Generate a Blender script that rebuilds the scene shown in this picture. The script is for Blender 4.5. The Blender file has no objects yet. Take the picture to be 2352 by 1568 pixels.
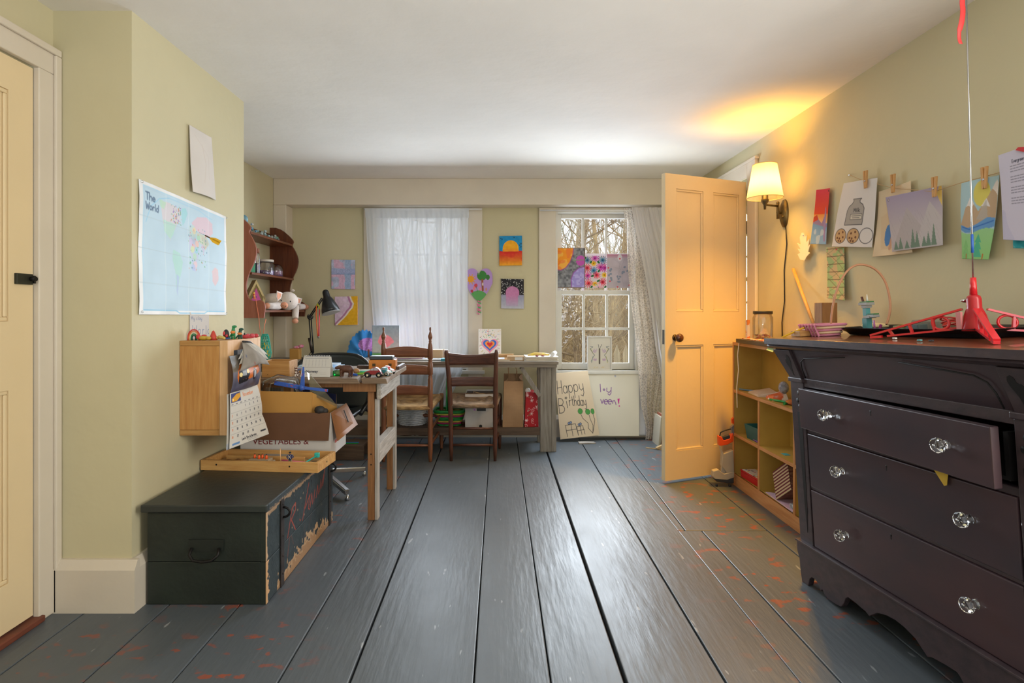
import bpy, bmesh, math, random
import numpy as np
from mathutils import Vector, Matrix

random.seed(7)
RNG = np.random.default_rng(7)
scene = bpy.context.scene
col = scene.collection

# ---------------------------------------------------------------- camera
F, CX, CY, CH = 1270.0, 1144.0, 710.0, 1.10      # focal length and principal point in pixels of the 2352x1568 frame, eye height
cam = bpy.data.cameras.new('camera')
cam.sensor_width = 36.0
cam.lens = F / 2352 * 36.0
cam.shift_x = (1176 - CX) / 2352
cam.shift_y = -(784 - CY) / 2352
cam.clip_start = 0.02
camo = bpy.data.objects.new('camera', cam)
camo.location = (0, 0, CH)
camo.rotation_euler = (math.pi / 2, 0, 0)
col.objects.link(camo)
scene.camera = camo

# ---------------------------------------------------------------- colour management
scene.view_settings.view_transform = 'Standard'
scene.view_settings.look = 'None'
scene.view_settings.gamma = 1.0
scene.view_settings.use_curve_mapping = False
scene.view_settings.exposure = 0.8
scene.cycles.use_denoising = True
scene.cycles.max_bounces = 10
scene.cycles.diffuse_bounces = 6
scene.cycles.transparent_max_bounces = 16
scene.cycles.sample_clamp_indirect = 6.0

# ---------------------------------------------------------------- sky (even overcast)
world = bpy.data.worlds.new('overcast_sky')
scene.world = world
world.use_nodes = True
bg = world.node_tree.nodes['Background']
bg.inputs['Color'].default_value = (0.86, 0.93, 1.0, 1)
bg.inputs['Strength'].default_value = 1.0

# ---------------------------------------------------------------- daylight at the windows, plus added fill from unseen rear and right openings
def area(name, loc, rot, sx, sy, power, color):
    l = bpy.data.lights.new(name, 'AREA')
    l.shape = 'RECTANGLE'; l.size = sx; l.size_y = sy
    l.energy = power; l.color = color
    o = bpy.data.objects.new(name, l)
    o.location = loc; o.rotation_euler = rot
    col.objects.link(o)
    return o
R = math.radians
DAY = (0.80, 0.90, 1.0)
area('skylight_outside_a', (-0.65, 5.05, 1.27), (R(-90), 0, 0), 0.78, 1.35, 4, DAY)
area('skylight_outside_b', (0.85, 5.05, 1.27), (R(-90), 0, 0), 0.70, 1.35, 8, DAY)
area('daylight_window_back_a', (-0.65, 4.53, 1.25), (R(-73), 0, 0), 0.76, 1.0, 11, DAY)     # daylight entering at the sheer curtain
area('daylight_window_back_b', (0.78, 4.52, 1.27), (R(-72), 0, 0), 0.52, 1.10, 21, DAY)      # daylight entering at the open window
area('fill_rear_up_a', (-0.75, -1.70, 1.0), (R(162), 0, 0), 1.2, 0.9, 12, (0.93, 0.96, 1.0))  # added fill behind the viewer, unseen, aimed up to brighten the ceiling
area('fill_rear_up_b', (0.85, -1.70, 1.0), (R(162), 0, 0), 1.2, 0.9, 12, (0.93, 0.96, 1.0))  # second added rear fill, tilted at the ceiling like the first
area('fill_right_unseen', (1.72, 0.6, 1.35), (0, R(90), 0), 1.4, 1.0, 30, (1.0, 0.94, 0.84))  # added side fill, unseen, placed to brighten the left door and chimney side
area('daylight_window_hall', (2.5, 5.30, 1.45), (R(-90), 0, 0), 0.6, 1.1, 9, DAY)

# ---------------------------------------------------------------- pixel rays onto known planes of the place
def ray(px, py): return Vector(((px - CX) / F, 1.0, (CY - py) / F))
def at(px, py, Y):
    r = ray(px, py); return Vector((r.x * Y, Y, CH + r.z * Y))
def onX(X, px, py): return at(px, py, X * F / (px - CX))
def onZ(Z, px, py): return at(px, py, (CH - Z) * F / (py - CY))
def onP(px, py, P0, N):
    r = ray(px, py); o = Vector((0, 0, CH))
    return o + r * ((Vector(P0) - o).dot(N) / r.dot(N))

# ---------------------------------------------------------------- colour and materials
def lin1(c):
    c /= 255.0
    return c / 12.92 if c <= 0.04045 else ((c + 0.055) / 1.055) ** 2.4
def L(rgb): return tuple(lin1(c) for c in rgb) + (1.0,)

MATS = {}
def _base(name):
    m = bpy.data.materials.new(name); m.use_nodes = True
    nt = m.node_tree; b = nt.nodes['Principled BSDF']
    return m, nt, b, nt.nodes, nt.links
def _coord(nt, space, scale, stretch):
    n, l = nt.nodes, nt.links
    mp = n.new('ShaderNodeMapping'); mp.inputs['Scale'].default_value = [scale * s for s in stretch]
    if space == 'W':
        g = n.new('ShaderNodeNewGeometry'); l.new(g.outputs['Position'], mp.inputs['Vector'])
    else:
        g = n.new('ShaderNodeTexCoord'); l.new(g.outputs['Object'], mp.inputs['Vector'])
    return mp.outputs['Vector']
def mat(name, rgb, rough=0.6, metal=0.0, var=0.06, scale=6.0, stretch=(1, 1, 1), rgb2=None, bump=0.0, bscale=60.0,
        bstretch=(1, 1, 1), spec=0.5, space='O', coat=0.0, mix=0.5, detail=4, lo=0.35, hi=0.65, trans=0.0):
    if name in MATS: return MATS[name]
    m, nt, b, n, l = _base(name)
    b.inputs['Roughness'].default_value = rough
    b.inputs['Metallic'].default_value = metal
    b.inputs['Specular IOR Level'].default_value = spec
    b.inputs['Coat Weight'].default_value = coat
    c = L(rgb)
    if rgb2 is None:
        c2 = tuple(min(1, x * (1 - var * 2)) for x in c[:3]) + (1,)
    else:
        c2 = L(rgb2)
    nz = n.new('ShaderNodeTexNoise'); nz.inputs['Scale'].default_value = 1.0; nz.inputs['Detail'].default_value = detail
    l.new(_coord(nt, space, scale, stretch), nz.inputs['Vector'])
    rp = n.new('ShaderNodeValToRGB')
    rp.color_ramp.elements[0].position = lo; rp.color_ramp.elements[1].position = hi
    rp.color_ramp.elements[0].color = c; rp.color_ramp.elements[1].color = c2
    l.new(nz.outputs['Fac'], rp.inputs['Fac']); l.new(rp.outputs['Color'], b.inputs['Base Color'])
    if bump:
        nb = n.new('ShaderNodeTexNoise'); nb.inputs['Scale'].default_value = 1.0; nb.inputs['Detail'].default_value = 3
        l.new(_coord(nt, space, bscale, bstretch), nb.inputs['Vector'])
        bp = n.new('ShaderNodeBump'); bp.inputs['Strength'].default_value = bump; bp.inputs['Distance'].default_value = 0.01
        l.new(nb.outputs['Fac'], bp.inputs['Height']); l.new(bp.outputs['Normal'], b.inputs['Normal'])
    if trans:
        t = n.new('ShaderNodeBsdfTranslucent'); l.new(rp.outputs['Color'], t.inputs['Color'])
        mx = n.new('ShaderNodeMixShader'); mx.inputs['Fac'].default_value = trans
        l.new(b.outputs[0], mx.inputs[1]); l.new(t.outputs[0], mx.inputs[2])
        l.new(mx.outputs[0], n['Material Output'].inputs['Surface'])
    MATS[name] = m
    return m
def wood(name, rgb, rgb2, rough=0.5, stretch=(1, 1, 1), scale=4.0, bump=0.15, spec=0.4, space='O', coat=0.0):
    """grain: noise pulled long along the axis whose stretch is small"""
    return mat(name, rgb, rough=rough, rgb2=rgb2, scale=scale, stretch=stretch, bump=bump, bscale=scale * 3,
               bstretch=stretch, spec=spec, space=space, detail=8, lo=0.3, hi=0.7, coat=coat)
GX, GY, GZ = (1.2, 14, 14), (14, 1.2, 14), (14, 14, 1.2)
def glass(name, rgb=(255, 255, 255), rough=0.02, gloss=0.08, wavy=0.0, tint=0.97):
    if name in MATS: return MATS[name]
    m, nt, b, n, l = _base(name)
    t = n.new('ShaderNodeBsdfTransparent'); c = L(rgb); t.inputs['Color'].default_value = tuple(x * tint for x in c[:3]) + (1,)
    g = n.new('ShaderNodeBsdfGlossy'); g.inputs['Roughness'].default_value = rough
    lw = n.new('ShaderNodeLayerWeight'); lw.inputs['Blend'].default_value = 0.25
    mm = n.new('ShaderNodeMath'); mm.operation = 'MULTIPLY_ADD'; mm.inputs[1].default_value = 0.7; mm.inputs[2].default_value = gloss
    l.new(lw.outputs['Fresnel'], mm.inputs[0])
    mx = n.new('ShaderNodeMixShader'); l.new(mm.outputs[0], mx.inputs['Fac'])
    l.new(t.outputs[0], mx.inputs[1]); l.new(g.outputs[0], mx.inputs[2])
    l.new(mx.outputs[0], n['Material Output'].inputs['Surface'])
    if wavy:
        nb = n.new('ShaderNodeTexNoise'); nb.inputs['Scale'].default_value = 14
        tc = n.new('ShaderNodeTexCoord'); l.new(tc.outputs['Object'], nb.inputs['Vector'])
        bp = n.new('ShaderNodeBump'); bp.inputs['Strength'].default_value = wavy; bp.inputs['Distance'].default_value = 0.02
        l.new(nb.outputs['Fac'], bp.inputs['Height']); l.new(bp.outputs['Normal'], g.inputs['Normal'])
    MATS[name] = m
    return m
def art_mat(name, rough=0.8, bump=0.0, bscale=300, trans=0.0, spec=0.3):
    if name in MATS: return MATS[name]
    m, nt, b, n, l = _base(name)
    a = n.new('ShaderNodeVertexColor'); a.layer_name = 'Col'
    l.new(a.outputs['Color'], b.inputs['Base Color'])
    b.inputs['Roughness'].default_value = rough; b.inputs['Specular IOR Level'].default_value = spec
    if bump:
        nb = n.new('ShaderNodeTexNoise'); l.new(_coord(nt, 'O', bscale, (1, 1, 1)), nb.inputs['Vector']); nb.inputs['Scale'].default_value = 1
        bp = n.new('ShaderNodeBump'); bp.inputs['Strength'].default_value = bump; bp.inputs['Distance'].default_value = 0.005
        l.new(nb.outputs['Fac'], bp.inputs['Height']); l.new(bp.outputs['Normal'], b.inputs['Normal'])
    if trans:
        t = n.new('ShaderNodeBsdfTranslucent'); l.new(a.outputs['Color'], t.inputs['Color'])
        mx = n.new('ShaderNodeMixShader'); mx.inputs['Fac'].default_value = trans
        l.new(b.outputs[0], mx.inputs[1]); l.new(t.outputs[0], mx.inputs[2])
        l.new(mx.outputs[0], n['Material Output'].inputs['Surface'])
    MATS[name] = m
    return m

# ---------------------------------------------------------------- objects
def tag(o, label=None, cat=None, group=None, kind=None):
    if label: o['label'] = label
    if cat: o['category'] = cat
    if group: o['group'] = group
    if kind: o['kind'] = kind
    return o
def thing(name, label, cat, loc, group=None, kind=None):
    o = bpy.data.objects.new(name, None); o.empty_display_size = 0.05
    o.location = loc; col.objects.link(o)
    return tag(o, label, cat, group, kind)
def origin_of(o):
    p = Vector((0, 0, 0))
    while o is not None:
        p = p + o.location; o = o.parent
    return p

class MB:
    def __init__(s): s.v = []; s.f = []; s.sm = []
    def add(s, verts, faces, smooth=False, M=None):
        k = len(s.v)
        if M is not None: verts = [M @ Vector(p) for p in verts]
        s.v += [tuple(p) for p in verts]
        s.f += [tuple(i + k for i in f) for f in faces]
        s.sm += [smooth] * len(faces)
        return s
    def box(s, x0, x1, y0, y1, z0, z1, M=None):
        v = [(x0, y0, z0), (x1, y0, z0), (x1, y1, z0), (x0, y1, z0), (x0, y0, z1), (x1, y0, z1), (x1, y1, z1), (x0, y1, z1)]
        f = [(3, 2, 1, 0), (4, 5, 6, 7), (0, 1, 5, 4), (1, 2, 6, 5), (2, 3, 7, 6), (3, 0, 4, 7)]
        return s.add(v, f, False, M)
    def hexa(s, p):       # eight corners: bottom four, top four
        return s.add(p, [(3, 2, 1, 0), (4, 5, 6, 7), (0, 1, 5, 4), (1, 2, 6, 5), (2, 3, 7, 6), (3, 0, 4, 7)])
    def beam(s, p0, p1, w, h, up=(0, 0, 1)):
        p0, p1 = Vector(p0), Vector(p1); d = (p1 - p0).normalized()
        up = Vector(up)
        if abs(d.dot(up)) > 0.98: up = Vector((0, 1, 0))
        a = d.cross(up).normalized(); b = a.cross(d).normalized()
        c = []
        for p in (p0, p1):
            for sa, sb in ((-1, -1), (1, -1), (1, 1), (-1, 1)):
                c.append(p + a * (sa * w / 2) + b * (sb * h / 2))
        return s.add(c, [(0, 1, 2, 3), (7, 6, 5, 4), (4, 5, 1, 0), (5, 6, 2, 1), (6, 7, 3, 2), (7, 4, 0, 3)])
    def tube(s, pts, r, n=8, caps=True, smooth=True, closed=False):
        pts = [Vector(p) for p in pts]; m = len(pts)
        rr = r if hasattr(r, '__len__') else [r] * m
        T = []
        for i in range(m):
            if closed: d = pts[(i + 1) % m] - pts[i - 1]
            else: d = pts[min(i + 1, m - 1)] - pts[max(i - 1, 0)]
            T.append(d.normalized() if d.length > 1e-9 else Vector((0, 0, 1)))
        a = T[0].cross(Vector((0, 0, 1)))
        if a.length < 1e-3: a = T[0].cross(Vector((1, 0, 0)))
        a.normalize()
        vs = []
        for i in range(m):
            a = (a - T[i] * a.dot(T[i]))
            if a.length < 1e-6: a = T[i].orthogonal()
            a.normalize(); b = T[i].cross(a)
            for k in range(n):
                t = 2 * math.pi * k / n
                vs.append(pts[i] + (a * math.cos(t) + b * math.sin(t)) * rr[i])
        fs = []
        for i in range(m if closed else m - 1):
            j = (i + 1) % m
            for k in range(n):
                fs.append((i * n + k, i * n + (k + 1) % n, j * n + (k + 1) % n, j * n + k))
        s.add(vs, fs, smooth)
        if caps and not closed:
            k0 = len(s.v) - len(vs)
            s.f += [tuple(k0 + k for k in reversed(range(n))), tuple(k0 + (m - 1) * n + k for k in range(n))]; s.sm += [False, False]
        return s
    def cyl(s, p0, p1, r0, r1=None, n=16, smooth=True):
        return s.tube([p0, p1], [r0, r0 if r1 is None else r1], n, True, smooth)
    def lathe(s, prof, c=(0, 0, 0), n=24, M=None, smooth=True):
        vs = []; fs = []; m = len(prof)
        for r, z in prof:
            for k in range(n):
                t = 2 * math.pi * k / n
                vs.append(Vector((c[0] + r * math.cos(t), c[1] + r * math.sin(t), c[2] + z)))
        for i in range(m - 1):
            for k in range(n):
                fs.append((i * n + k, i * n + (k + 1) % n, (i + 1) * n + (k + 1) % n, (i + 1) * n + k))
        k0 = len(s.v)
        s.add(vs, fs, smooth, M)
        if prof[0][0] > 1e-6: s.f.append(tuple(k0 + k for k in reversed(range(n)))); s.sm.append(False)
        if prof[-1][0] > 1e-6: s.f.append(tuple(k0 + (m - 1) * n + k for k in range(n))); s.sm.append(False)
        return s
    def prism(s, poly, d0, d1, M=None):
        ar = sum(poly[i - 1][0] * poly[i][1] - poly[i][0] * poly[i - 1][1] for i in range(len(poly)))
        if ar < 0: poly = poly[::-1]
        n = len(poly)
        v = [(x, y, d0) for x, y in poly] + [(x, y, d1) for x, y in poly]
        f = [tuple(reversed(range(n))), tuple(range(n, 2 * n))] + [(i, (i + 1) % n, n + (i + 1) % n, n + i) for i in range(n)]
        return s.add(v, f, False, M)
    def ell(s, c, r, n=14, m=9, M=None):
        c = Vector(c); vs = []; fs = []
        for i in range(1, m):
            t = math.pi * i / m
            for k in range(n):
                p = 2 * math.pi * k / n
                vs.append(c + Vector((r[0] * math.sin(t) * math.cos(p), r[1] * math.sin(t) * math.sin(p), -r[2] * math.cos(t))))
        for i in range(m - 2):
            for k in range(n):
                fs.append((i * n + k, i * n + (k + 1) % n, (i + 1) * n + (k + 1) % n, (i + 1) * n + k))
        b = len(vs); vs += [c - Vector((0, 0, r[2])), c + Vector((0, 0, r[2]))]
        for k in range(n):
            fs.append((b, (k + 1) % n, k)); fs.append((b + 1, (m - 2) * n + k, (m - 2) * n + (k + 1) % n))
        return s.add(vs, fs, True, M)
    def grid(s, fn, nu, nv, smooth=True):
        vs = [fn(i / (nu - 1), j / (nv - 1)) for j in range(nv) for i in range(nu)]
        fs = [(j * nu + i, j * nu + i + 1, (j + 1) * nu + i + 1, (j + 1) * nu + i) for j in range(nv - 1) for i in range(nu - 1)]
        return s.add(vs, fs, smooth)
    def build(s, name, material, parent=None, bevel=0.0, subsurf=0, solid=0.0, remesh=0.0, label=None, smooth=None, segs=2):
        me = bpy.data.meshes.new(name)
        V = np.array(s.v, dtype=float)
        if parent is not None: o0 = np.array(origin_of(parent)); loc = Vector((0, 0, 0))
        else:
            lo, hi = V.min(0), V.max(0); o0 = np.array([(lo[0] + hi[0]) / 2, (lo[1] + hi[1]) / 2, lo[2]]); loc = Vector(o0)
        me.from_pydata((V - o0).tolist(), [], s.f)
        me.polygons.foreach_set('use_smooth', [bool(x) if smooth is None else smooth for x in s.sm])
        me.update()
        if material is not None: me.materials.append(material)
        o = bpy.data.objects.new(name, me); col.objects.link(o); o.location = loc
        if parent is not None: o.parent = parent
        if remesh:
            md = o.modifiers.new('r', 'REMESH'); md.mode = 'VOXEL'; md.voxel_size = remesh; md.use_smooth_shade = True
            sm = o.modifiers.new('s', 'SMOOTH'); sm.iterations = 4
        if solid:
            md = o.modifiers.new('t', 'SOLIDIFY'); md.thickness = solid; md.offset = 0
        if bevel:
            md = o.modifiers.new('b', 'BEVEL'); md.width = bevel; md.segments = segs; md.limit_method = 'ANGLE'; md.angle_limit = R(40)
            md.harden_normals = False
        if subsurf:
            md = o.modifiers.new('u', 'SUBSURF'); md.levels = subsurf; md.render_levels = subsurf
        if label: o['label'] = label
        return o
def single(mb, name, material, label, cat, group=None, kind=None, **kw):
    return tag(mb.build(name, material, None, **kw), label, cat, group, kind)
def copy_tree(o, loc=None, parent=None):
    c = o.copy(); col.objects.link(c)
    if parent is not None: c.parent = parent
    if loc is not None: c.location = loc
    for ch in [x for x in bpy.data.objects if x.parent == o]: copy_tree(ch, None, c)
    return c
def frame(o, x, y=None, z=None):
    """matrix with origin o and axes x, y, z"""
    x = Vector(x).normalized(); y = Vector(y).normalized()
    z = x.cross(y).normalized() if z is None else Vector(z).normalized()
    M = Matrix(((x.x, y.x, z.x, o[0]), (x.y, y.y, z.y, o[1]), (x.z, y.z, z.z, o[2]), (0, 0, 0, 1)))
    return M
def rotz(o, a): return Matrix.Translation(Vector(o)) @ Matrix.Rotation(a, 4, 'Z')

# ---------------------------------------------------------------- drawn and printed sheets: colour per vertex of a fine grid
class Art:
    """u to the right, v downwards, both 0..1; asp = width / height"""
    def __init__(s, w, h, bg, res=700):
        s.w, s.h = w, h; s.asp = w / h
        s.nx = max(8, min(260, int(w * res))); s.ny = max(8, min(260, int(h * res)))
        s.U, s.V = np.meshgrid(np.linspace(0, 1, s.nx), np.linspace(0, 1, s.ny))
        s.img = np.zeros((s.ny, s.nx, 3)); s.img[:] = np.array(bg) / 255.0
    def fill(s, m, c, a=1.0):
        m = np.clip(m.astype(float), 0, 1)[..., None] * a
        s.img = s.img * (1 - m) + m * np.array(c) / 255.0
        return s
    def rect(s, u0, v0, u1, v1, c, a=1.0): return s.fill((s.U >= u0) & (s.U <= u1) & (s.V >= v0) & (s.V <= v1), c, a)
    def ell(s, u, v, ru, rv, c, a=1.0, rot=0.0):
        dx, dy = (s.U - u) * s.asp, s.V - v
        cs, sn = math.cos(rot), math.sin(rot)
        x, y = (dx * cs + dy * sn) / (ru * s.asp), (-dx * sn + dy * cs) / rv
        return s.fill(x * x + y * y <= 1, c, a)
    def pmask(s, pts):
        m = np.zeros(s.U.shape, bool); n = len(pts)
        for i in range(n):
            (x1, y1), (x2, y2) = pts[i - 1], pts[i]
            if y1 == y2: continue
            m ^= ((s.V < y1) != (s.V < y2)) & (s.U < (x2 - x1) * (s.V - y1) / (y2 - y1) + x1)
        return m
    def poly(s, pts, c, a=1.0): return s.fill(s.pmask(pts), c, a)
    def line(s, pts, w, c, a=1.0, closed=False):
        pts = list(pts) + ([pts[0]] if closed else [])
        A = s.asp; D = np.full(s.U.shape, 9.0); X, Y = s.U * A, s.V
        for (x1, y1), (x2, y2) in zip(pts[:-1], pts[1:]):
            x1, x2 = x1 * A, x2 * A; dx, dy = x2 - x1, y2 - y1; q = dx * dx + dy * dy or 1e-12
            t = np.clip(((X - x1) * dx + (Y - y1) * dy) / q, 0, 1)
            D = np.minimum(D, np.hypot(X - x1 - t * dx, Y - y1 - t * dy))
        px = 0.6 / s.ny
        return s.fill(np.clip((w / 2 + px - D) / (2 * px), 0, 1), c, a)
    def nz(s, n, seed=0):
        r = np.random.default_rng(seed); g = r.random((n + 2, int(n * s.asp) + 3))
        y = s.V * n; x = s.U * n * s.asp; i = y.astype(int); j = x.astype(int); fy = y - i; fx = x - j
        fy = fy * fy * (3 - 2 * fy); fx = fx * fx * (3 - 2 * fx)
        return (g[i, j] * (1 - fx) + g[i, j + 1] * fx) * (1 - fy) + (g[i + 1, j] * (1 - fx) + g[i + 1, j + 1] * fx) * fy
    def mottle(s, n, amt, seed=0):
        s.img = np.clip(s.img + ((s.nz(n, seed) - 0.5) * 2 * amt)[..., None], 0, 1); return s
    def vgrad(s, v0, v1, c0, c1, mask=None):
        t = np.clip((s.V - v0) / (v1 - v0), 0, 1)[..., None]
        g = np.array(c0) / 255.0 * (1 - t) + np.array(c1) / 255.0 * t
        m = ((s.V >= v0) & (s.V <= v1)) if mask is None else mask
        s.img = np.where(m[..., None], g, s.img); return s
    def specks(s, n, r, cols, seed=0, box=(0, 0, 1, 1), mask=None):
        q = np.random.default_rng(seed)
        for i in range(n):
            u = box[0] + q.random() * (box[2] - box[0]); v = box[1] + q.random() * (box[3] - box[1])
            if mask is not None and not mask(u, v): continue
            k = r * (0.6 + 0.8 * q.random())
            s.ell(u, v, k / s.asp, k, cols[i % len(cols)])
        return s
    def text(s, txt, u, v, h, w, c, slant=0.0, adv=0.75, a=1.0, rise=0.0, gw=.62):
        """stroke lettering; h = cap height in v, w = line width"""
        x = u
        for i, ch in enumerate(txt):
            if ch == ' ': x += h * adv * 0.6 / s.asp; continue
            g = GLYPH.get(ch, GLYPH.get(ch.lower(), []))
            wd = GW.get(ch, 1.0)
            for st in g:
                s.line([(x + (p[0] * gw * wd * h + slant * h * (1 - p[1])) / s.asp, v + p[1] * h + rise * i * h) for p in st], w, c, a)
            x += h * adv * wd / s.asp
        return s
def arc(cx, cy, rx, ry, a0, a1, n=10):
    return [(cx + rx * math.cos(R(a0 + (a1 - a0) * k / n)), cy + ry * math.sin(R(a0 + (a1 - a0) * k / n))) for k in range(n + 1)]
_bowl = arc(.45, .72, .42, .28, 0, 360, 14)
GLYPH = {
 'a': [_bowl, [(.87, .45), (.87, 1)]], 'b': [[(.05, 0), (.05, 1)], _bowl], 'c': [arc(.5, .72, .45, .28, -50, -310)],
 'd': [_bowl, [(.87, 0), (.87, 1)]], 'e': [[(.05, .72), (.9, .72)] + arc(.48, .72, .44, .28, 0, -310)[1:]],
 'f': [[(.8, .05), (.5, .02), (.4, .2), (.4, 1)], [(.1, .45), (.7, .45)]],
 'g': [_bowl, [(.87, .45), (.87, 1.2), (.6, 1.4), (.15, 1.3)]], 'h': [[(.08, 0), (.08, 1)], [(.08, .7), (.3, .47), (.65, .45), (.85, .6), (.87, 1)]],
 'i': [[(.3, .45), (.3, 1)], [(.3, .22), (.31, .26)]], 'k': [[(.08, 0), (.08, 1)], [(.8, .45), (.1, .76), (.85, 1)]],
 'l': [[(.3, 0), (.3, 1)]], 'm': [[(.0, .45), (.0, 1)], [(.0, .6), (.2, .45), (.45, .5), (.5, 1)], [(.5, .6), (.7, .45), (.95, .5), (1, 1)]],
 'n': [[(.08, .45), (.08, 1)], [(.08, .65), (.3, .47), (.65, .45), (.85, .6), (.87, 1)]], 'o': [_bowl],
 'p': [[(.05, .45), (.05, 1.45)], _bowl], 'r': [[(.1, .45), (.1, 1)], [(.1, .7), (.35, .48), (.7, .47)]],
 's': [[(.8, .5), (.5, .43), (.15, .52), (.2, .68), (.75, .76), (.8, .92), (.45, 1.02), (.1, .93)]],
 't': [[(.4, .1), (.4, .9), (.55, 1), (.8, .95)], [(.1, .42), (.75, .42)]], 'u': [[(.08, .45), (.1, .85), (.35, 1), (.7, .95), (.87, .75)], [(.87, .45), (.87, 1)]],
 'v': [[(.05, .45), (.45, 1), (.85, .45)]], 'w': [[(0, .45), (.25, 1), (.5, .55), (.75, 1), (1, .45)]],
 'y': [[(.08, .45), (.12, .8), (.4, .95), (.85, .8)], [(.87, .45), (.85, 1.15), (.6, 1.4), (.2, 1.3)]],
 'H': [[(.05, 0), (.0, 1)], [(.9, 0), (.9, 1)], [(.0, .55), (.9, .5)]], 'B': [[(.05, 0), (.05, 1)], [(.05, 0)] + arc(.35, .24, .45, .24, -90, 90) + [(.05, .48)], [(.05, .48)] + arc(.4, .74, .52, .26, -90, 90) + [(.05, 1)]],
 'T': [[(0, 0), (1, 0)], [(.5, 0), (.5, 1)]], 'W': [[(0, 0), (.25, 1), (.5, .3), (.75, 1), (1, 0)]], 'M': [[(0, 1), (.1, 0), (.5, .7), (.9, 0), (1, 1)]],
 'N': [[(0, 1), (0, 0), (.9, 1), (.9, 0)]], 'L': [[(.1, 0), (.1, 1), (.8, 1)]], 'S': [[(.8, .12), (.5, 0), (.15, .12), (.2, .4), (.75, .55), (.8, .85), (.45, 1), (.1, .9)]],
 'E': [[(.8, 0), (.1, 0), (.1, 1), (.8, 1)], [(.1, .5), (.7, .5)]], 'R': [[(.1, 1), (.1, 0), (.6, .02), (.8, .22), (.6, .48), (.1, .5)], [(.35, .5), (.85, 1)]],
 'F': [[(.8, 0), (.1, 0), (.1, 1)], [(.1, .5), (.7, .5)]], 'O': [arc(.45, .5, .42, .5, 0, 360, 16)], 'D': [[(.1, 0), (.1, 1)] , [(.1, 0)] + arc(.2, .5, .65, .5, -90, 90) + [(.1, 1)]],
 '!': [[(.3, 0), (.3, .7)], [(.3, .93), (.3, 1)]], '.': [[(.2, .96), (.22, 1)]], "'": [[(.3, 0), (.25, .2)]], '&': [[(.9, 1), (.2, .2), (.4, 0), (.6, .2), (.1, .75), (.4, 1), (.9, .6)]],
 '0': [arc(.45, .5, .4, .5, 0, 360, 12)], '1': [[(.2, .2), (.5, 0), (.5, 1)]], '2': [[(.1, .2), (.4, 0), (.8, .2), (.1, 1), (.9, 1)]],
 '3': [[(.1, .05), (.8, .1), (.4, .45), (.85, .75), (.5, 1), (.1, .9)]], '4': [[(.7, 1), (.7, 0), (.1, .7), (.9, .7)]], '5': [[(.8, 0), (.2, 0), (.2, .45), (.8, .6), (.6, 1), (.1, .95)]],
 '6': [[(.7, 0), (.2, .5), (.2, .9), (.7, 1), (.8, .7), (.2, .6)]], '7': [[(.1, 0), (.9, 0), (.4, 1)]], '8': [arc(.45, .25, .3, .25, 0, 360, 10), arc(.45, .75, .38, .25, 0, 360, 10)], '9': [[(.8, .4), (.3, .4), (.2, .1), (.7, 0), (.8, .4), (.6, 1)]],
}
GW = {'i': .5, 'l': .5, 'm': 1.2, 'w': 1.2, 'W': 1.3, 'M': 1.3, '.': .4, '!': .5, "'": .4, 't': .8, 'r': .8, '1': .7}

def sheet(name, a, fn, material, parent=None, thick=0.0012, smooth=True, label=None, toward=None):
    """fn(U, V) -> array (ny, nx, 3) of world points"""
    P = fn(a.U, a.V).reshape(-1, 3)
    nx, ny = a.nx, a.ny
    i = np.arange(nx - 1)[None, :] + nx * np.arange(ny - 1)[:, None]; i = i.ravel()
    q = np.stack([i, i + nx, i + nx + 1, i + 1], 1)
    c = P.mean(0); tgt = np.array([0, 0, CH]) if toward is None else np.array(toward)
    m = (ny // 2) * nx + nx // 2
    nrm = np.cross(P[m + nx] - P[m], P[m + 1] - P[m])
    if nrm.dot(tgt - c) < 0: q = q[:, ::-1]
    if parent is not None: o0 = np.array(origin_of(parent))
    else:
        lo, hi = P.min(0), P.max(0); o0 = np.array([(lo[0] + hi[0]) / 2, (lo[1] + hi[1]) / 2, lo[2]])
    me = bpy.data.meshes.new(name)
    me.from_pydata((P - o0).tolist(), [], q.tolist())
    me.polygons.foreach_set('use_smooth', [smooth] * len(q))
    at_ = me.color_attributes.new('Col', 'FLOAT_COLOR', 'POINT')
    im = a.img.reshape(-1, 3); li = np.where(im <= 0.04045, im / 12.92, ((im + 0.055) / 1.055) ** 2.4)
    at_.data.foreach_set('color', np.concatenate([li, np.ones((len(li), 1))], 1).ravel().astype(np.float32))
    me.materials.append(material); me.update()
    o = bpy.data.objects.new(name, me); col.objects.link(o)
    if parent is not None: o.parent = parent
    else: o.location = Vector(o0)
    if thick:
        md = o.modifiers.new('t', 'SOLIDIFY'); md.thickness = thick; md.offset = -1
    if label: o['label'] = label
    return o
def quad(tl, tr, bl, br=None):
    tl, tr, bl = np.array(tl), np.array(tr), np.array(bl)
    br = tr + bl - tl if br is None else np.array(br)
    def fn(U, V):
        U, V = U[..., None], V[..., None]
        return (tl * (1 - U) + tr * U) * (1 - V) + (bl * (1 - U) + br * U) * V
    return fn
def curl(fn, amp, nvec, ku=1.0, kv=1.0, ph=0.0):
    """adds gentle waves to a flat sheet along nvec"""
    nv = np.array(nvec)
    def g(U, V):
        w = amp * (np.sin(ku * 3.1 * U + ph) * 0.6 + np.sin(kv * 3.1 * V + 1.3 * ph + 2 * U) * 0.6)
        return fn(U, V) + w[..., None] * nv
    return g
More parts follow.
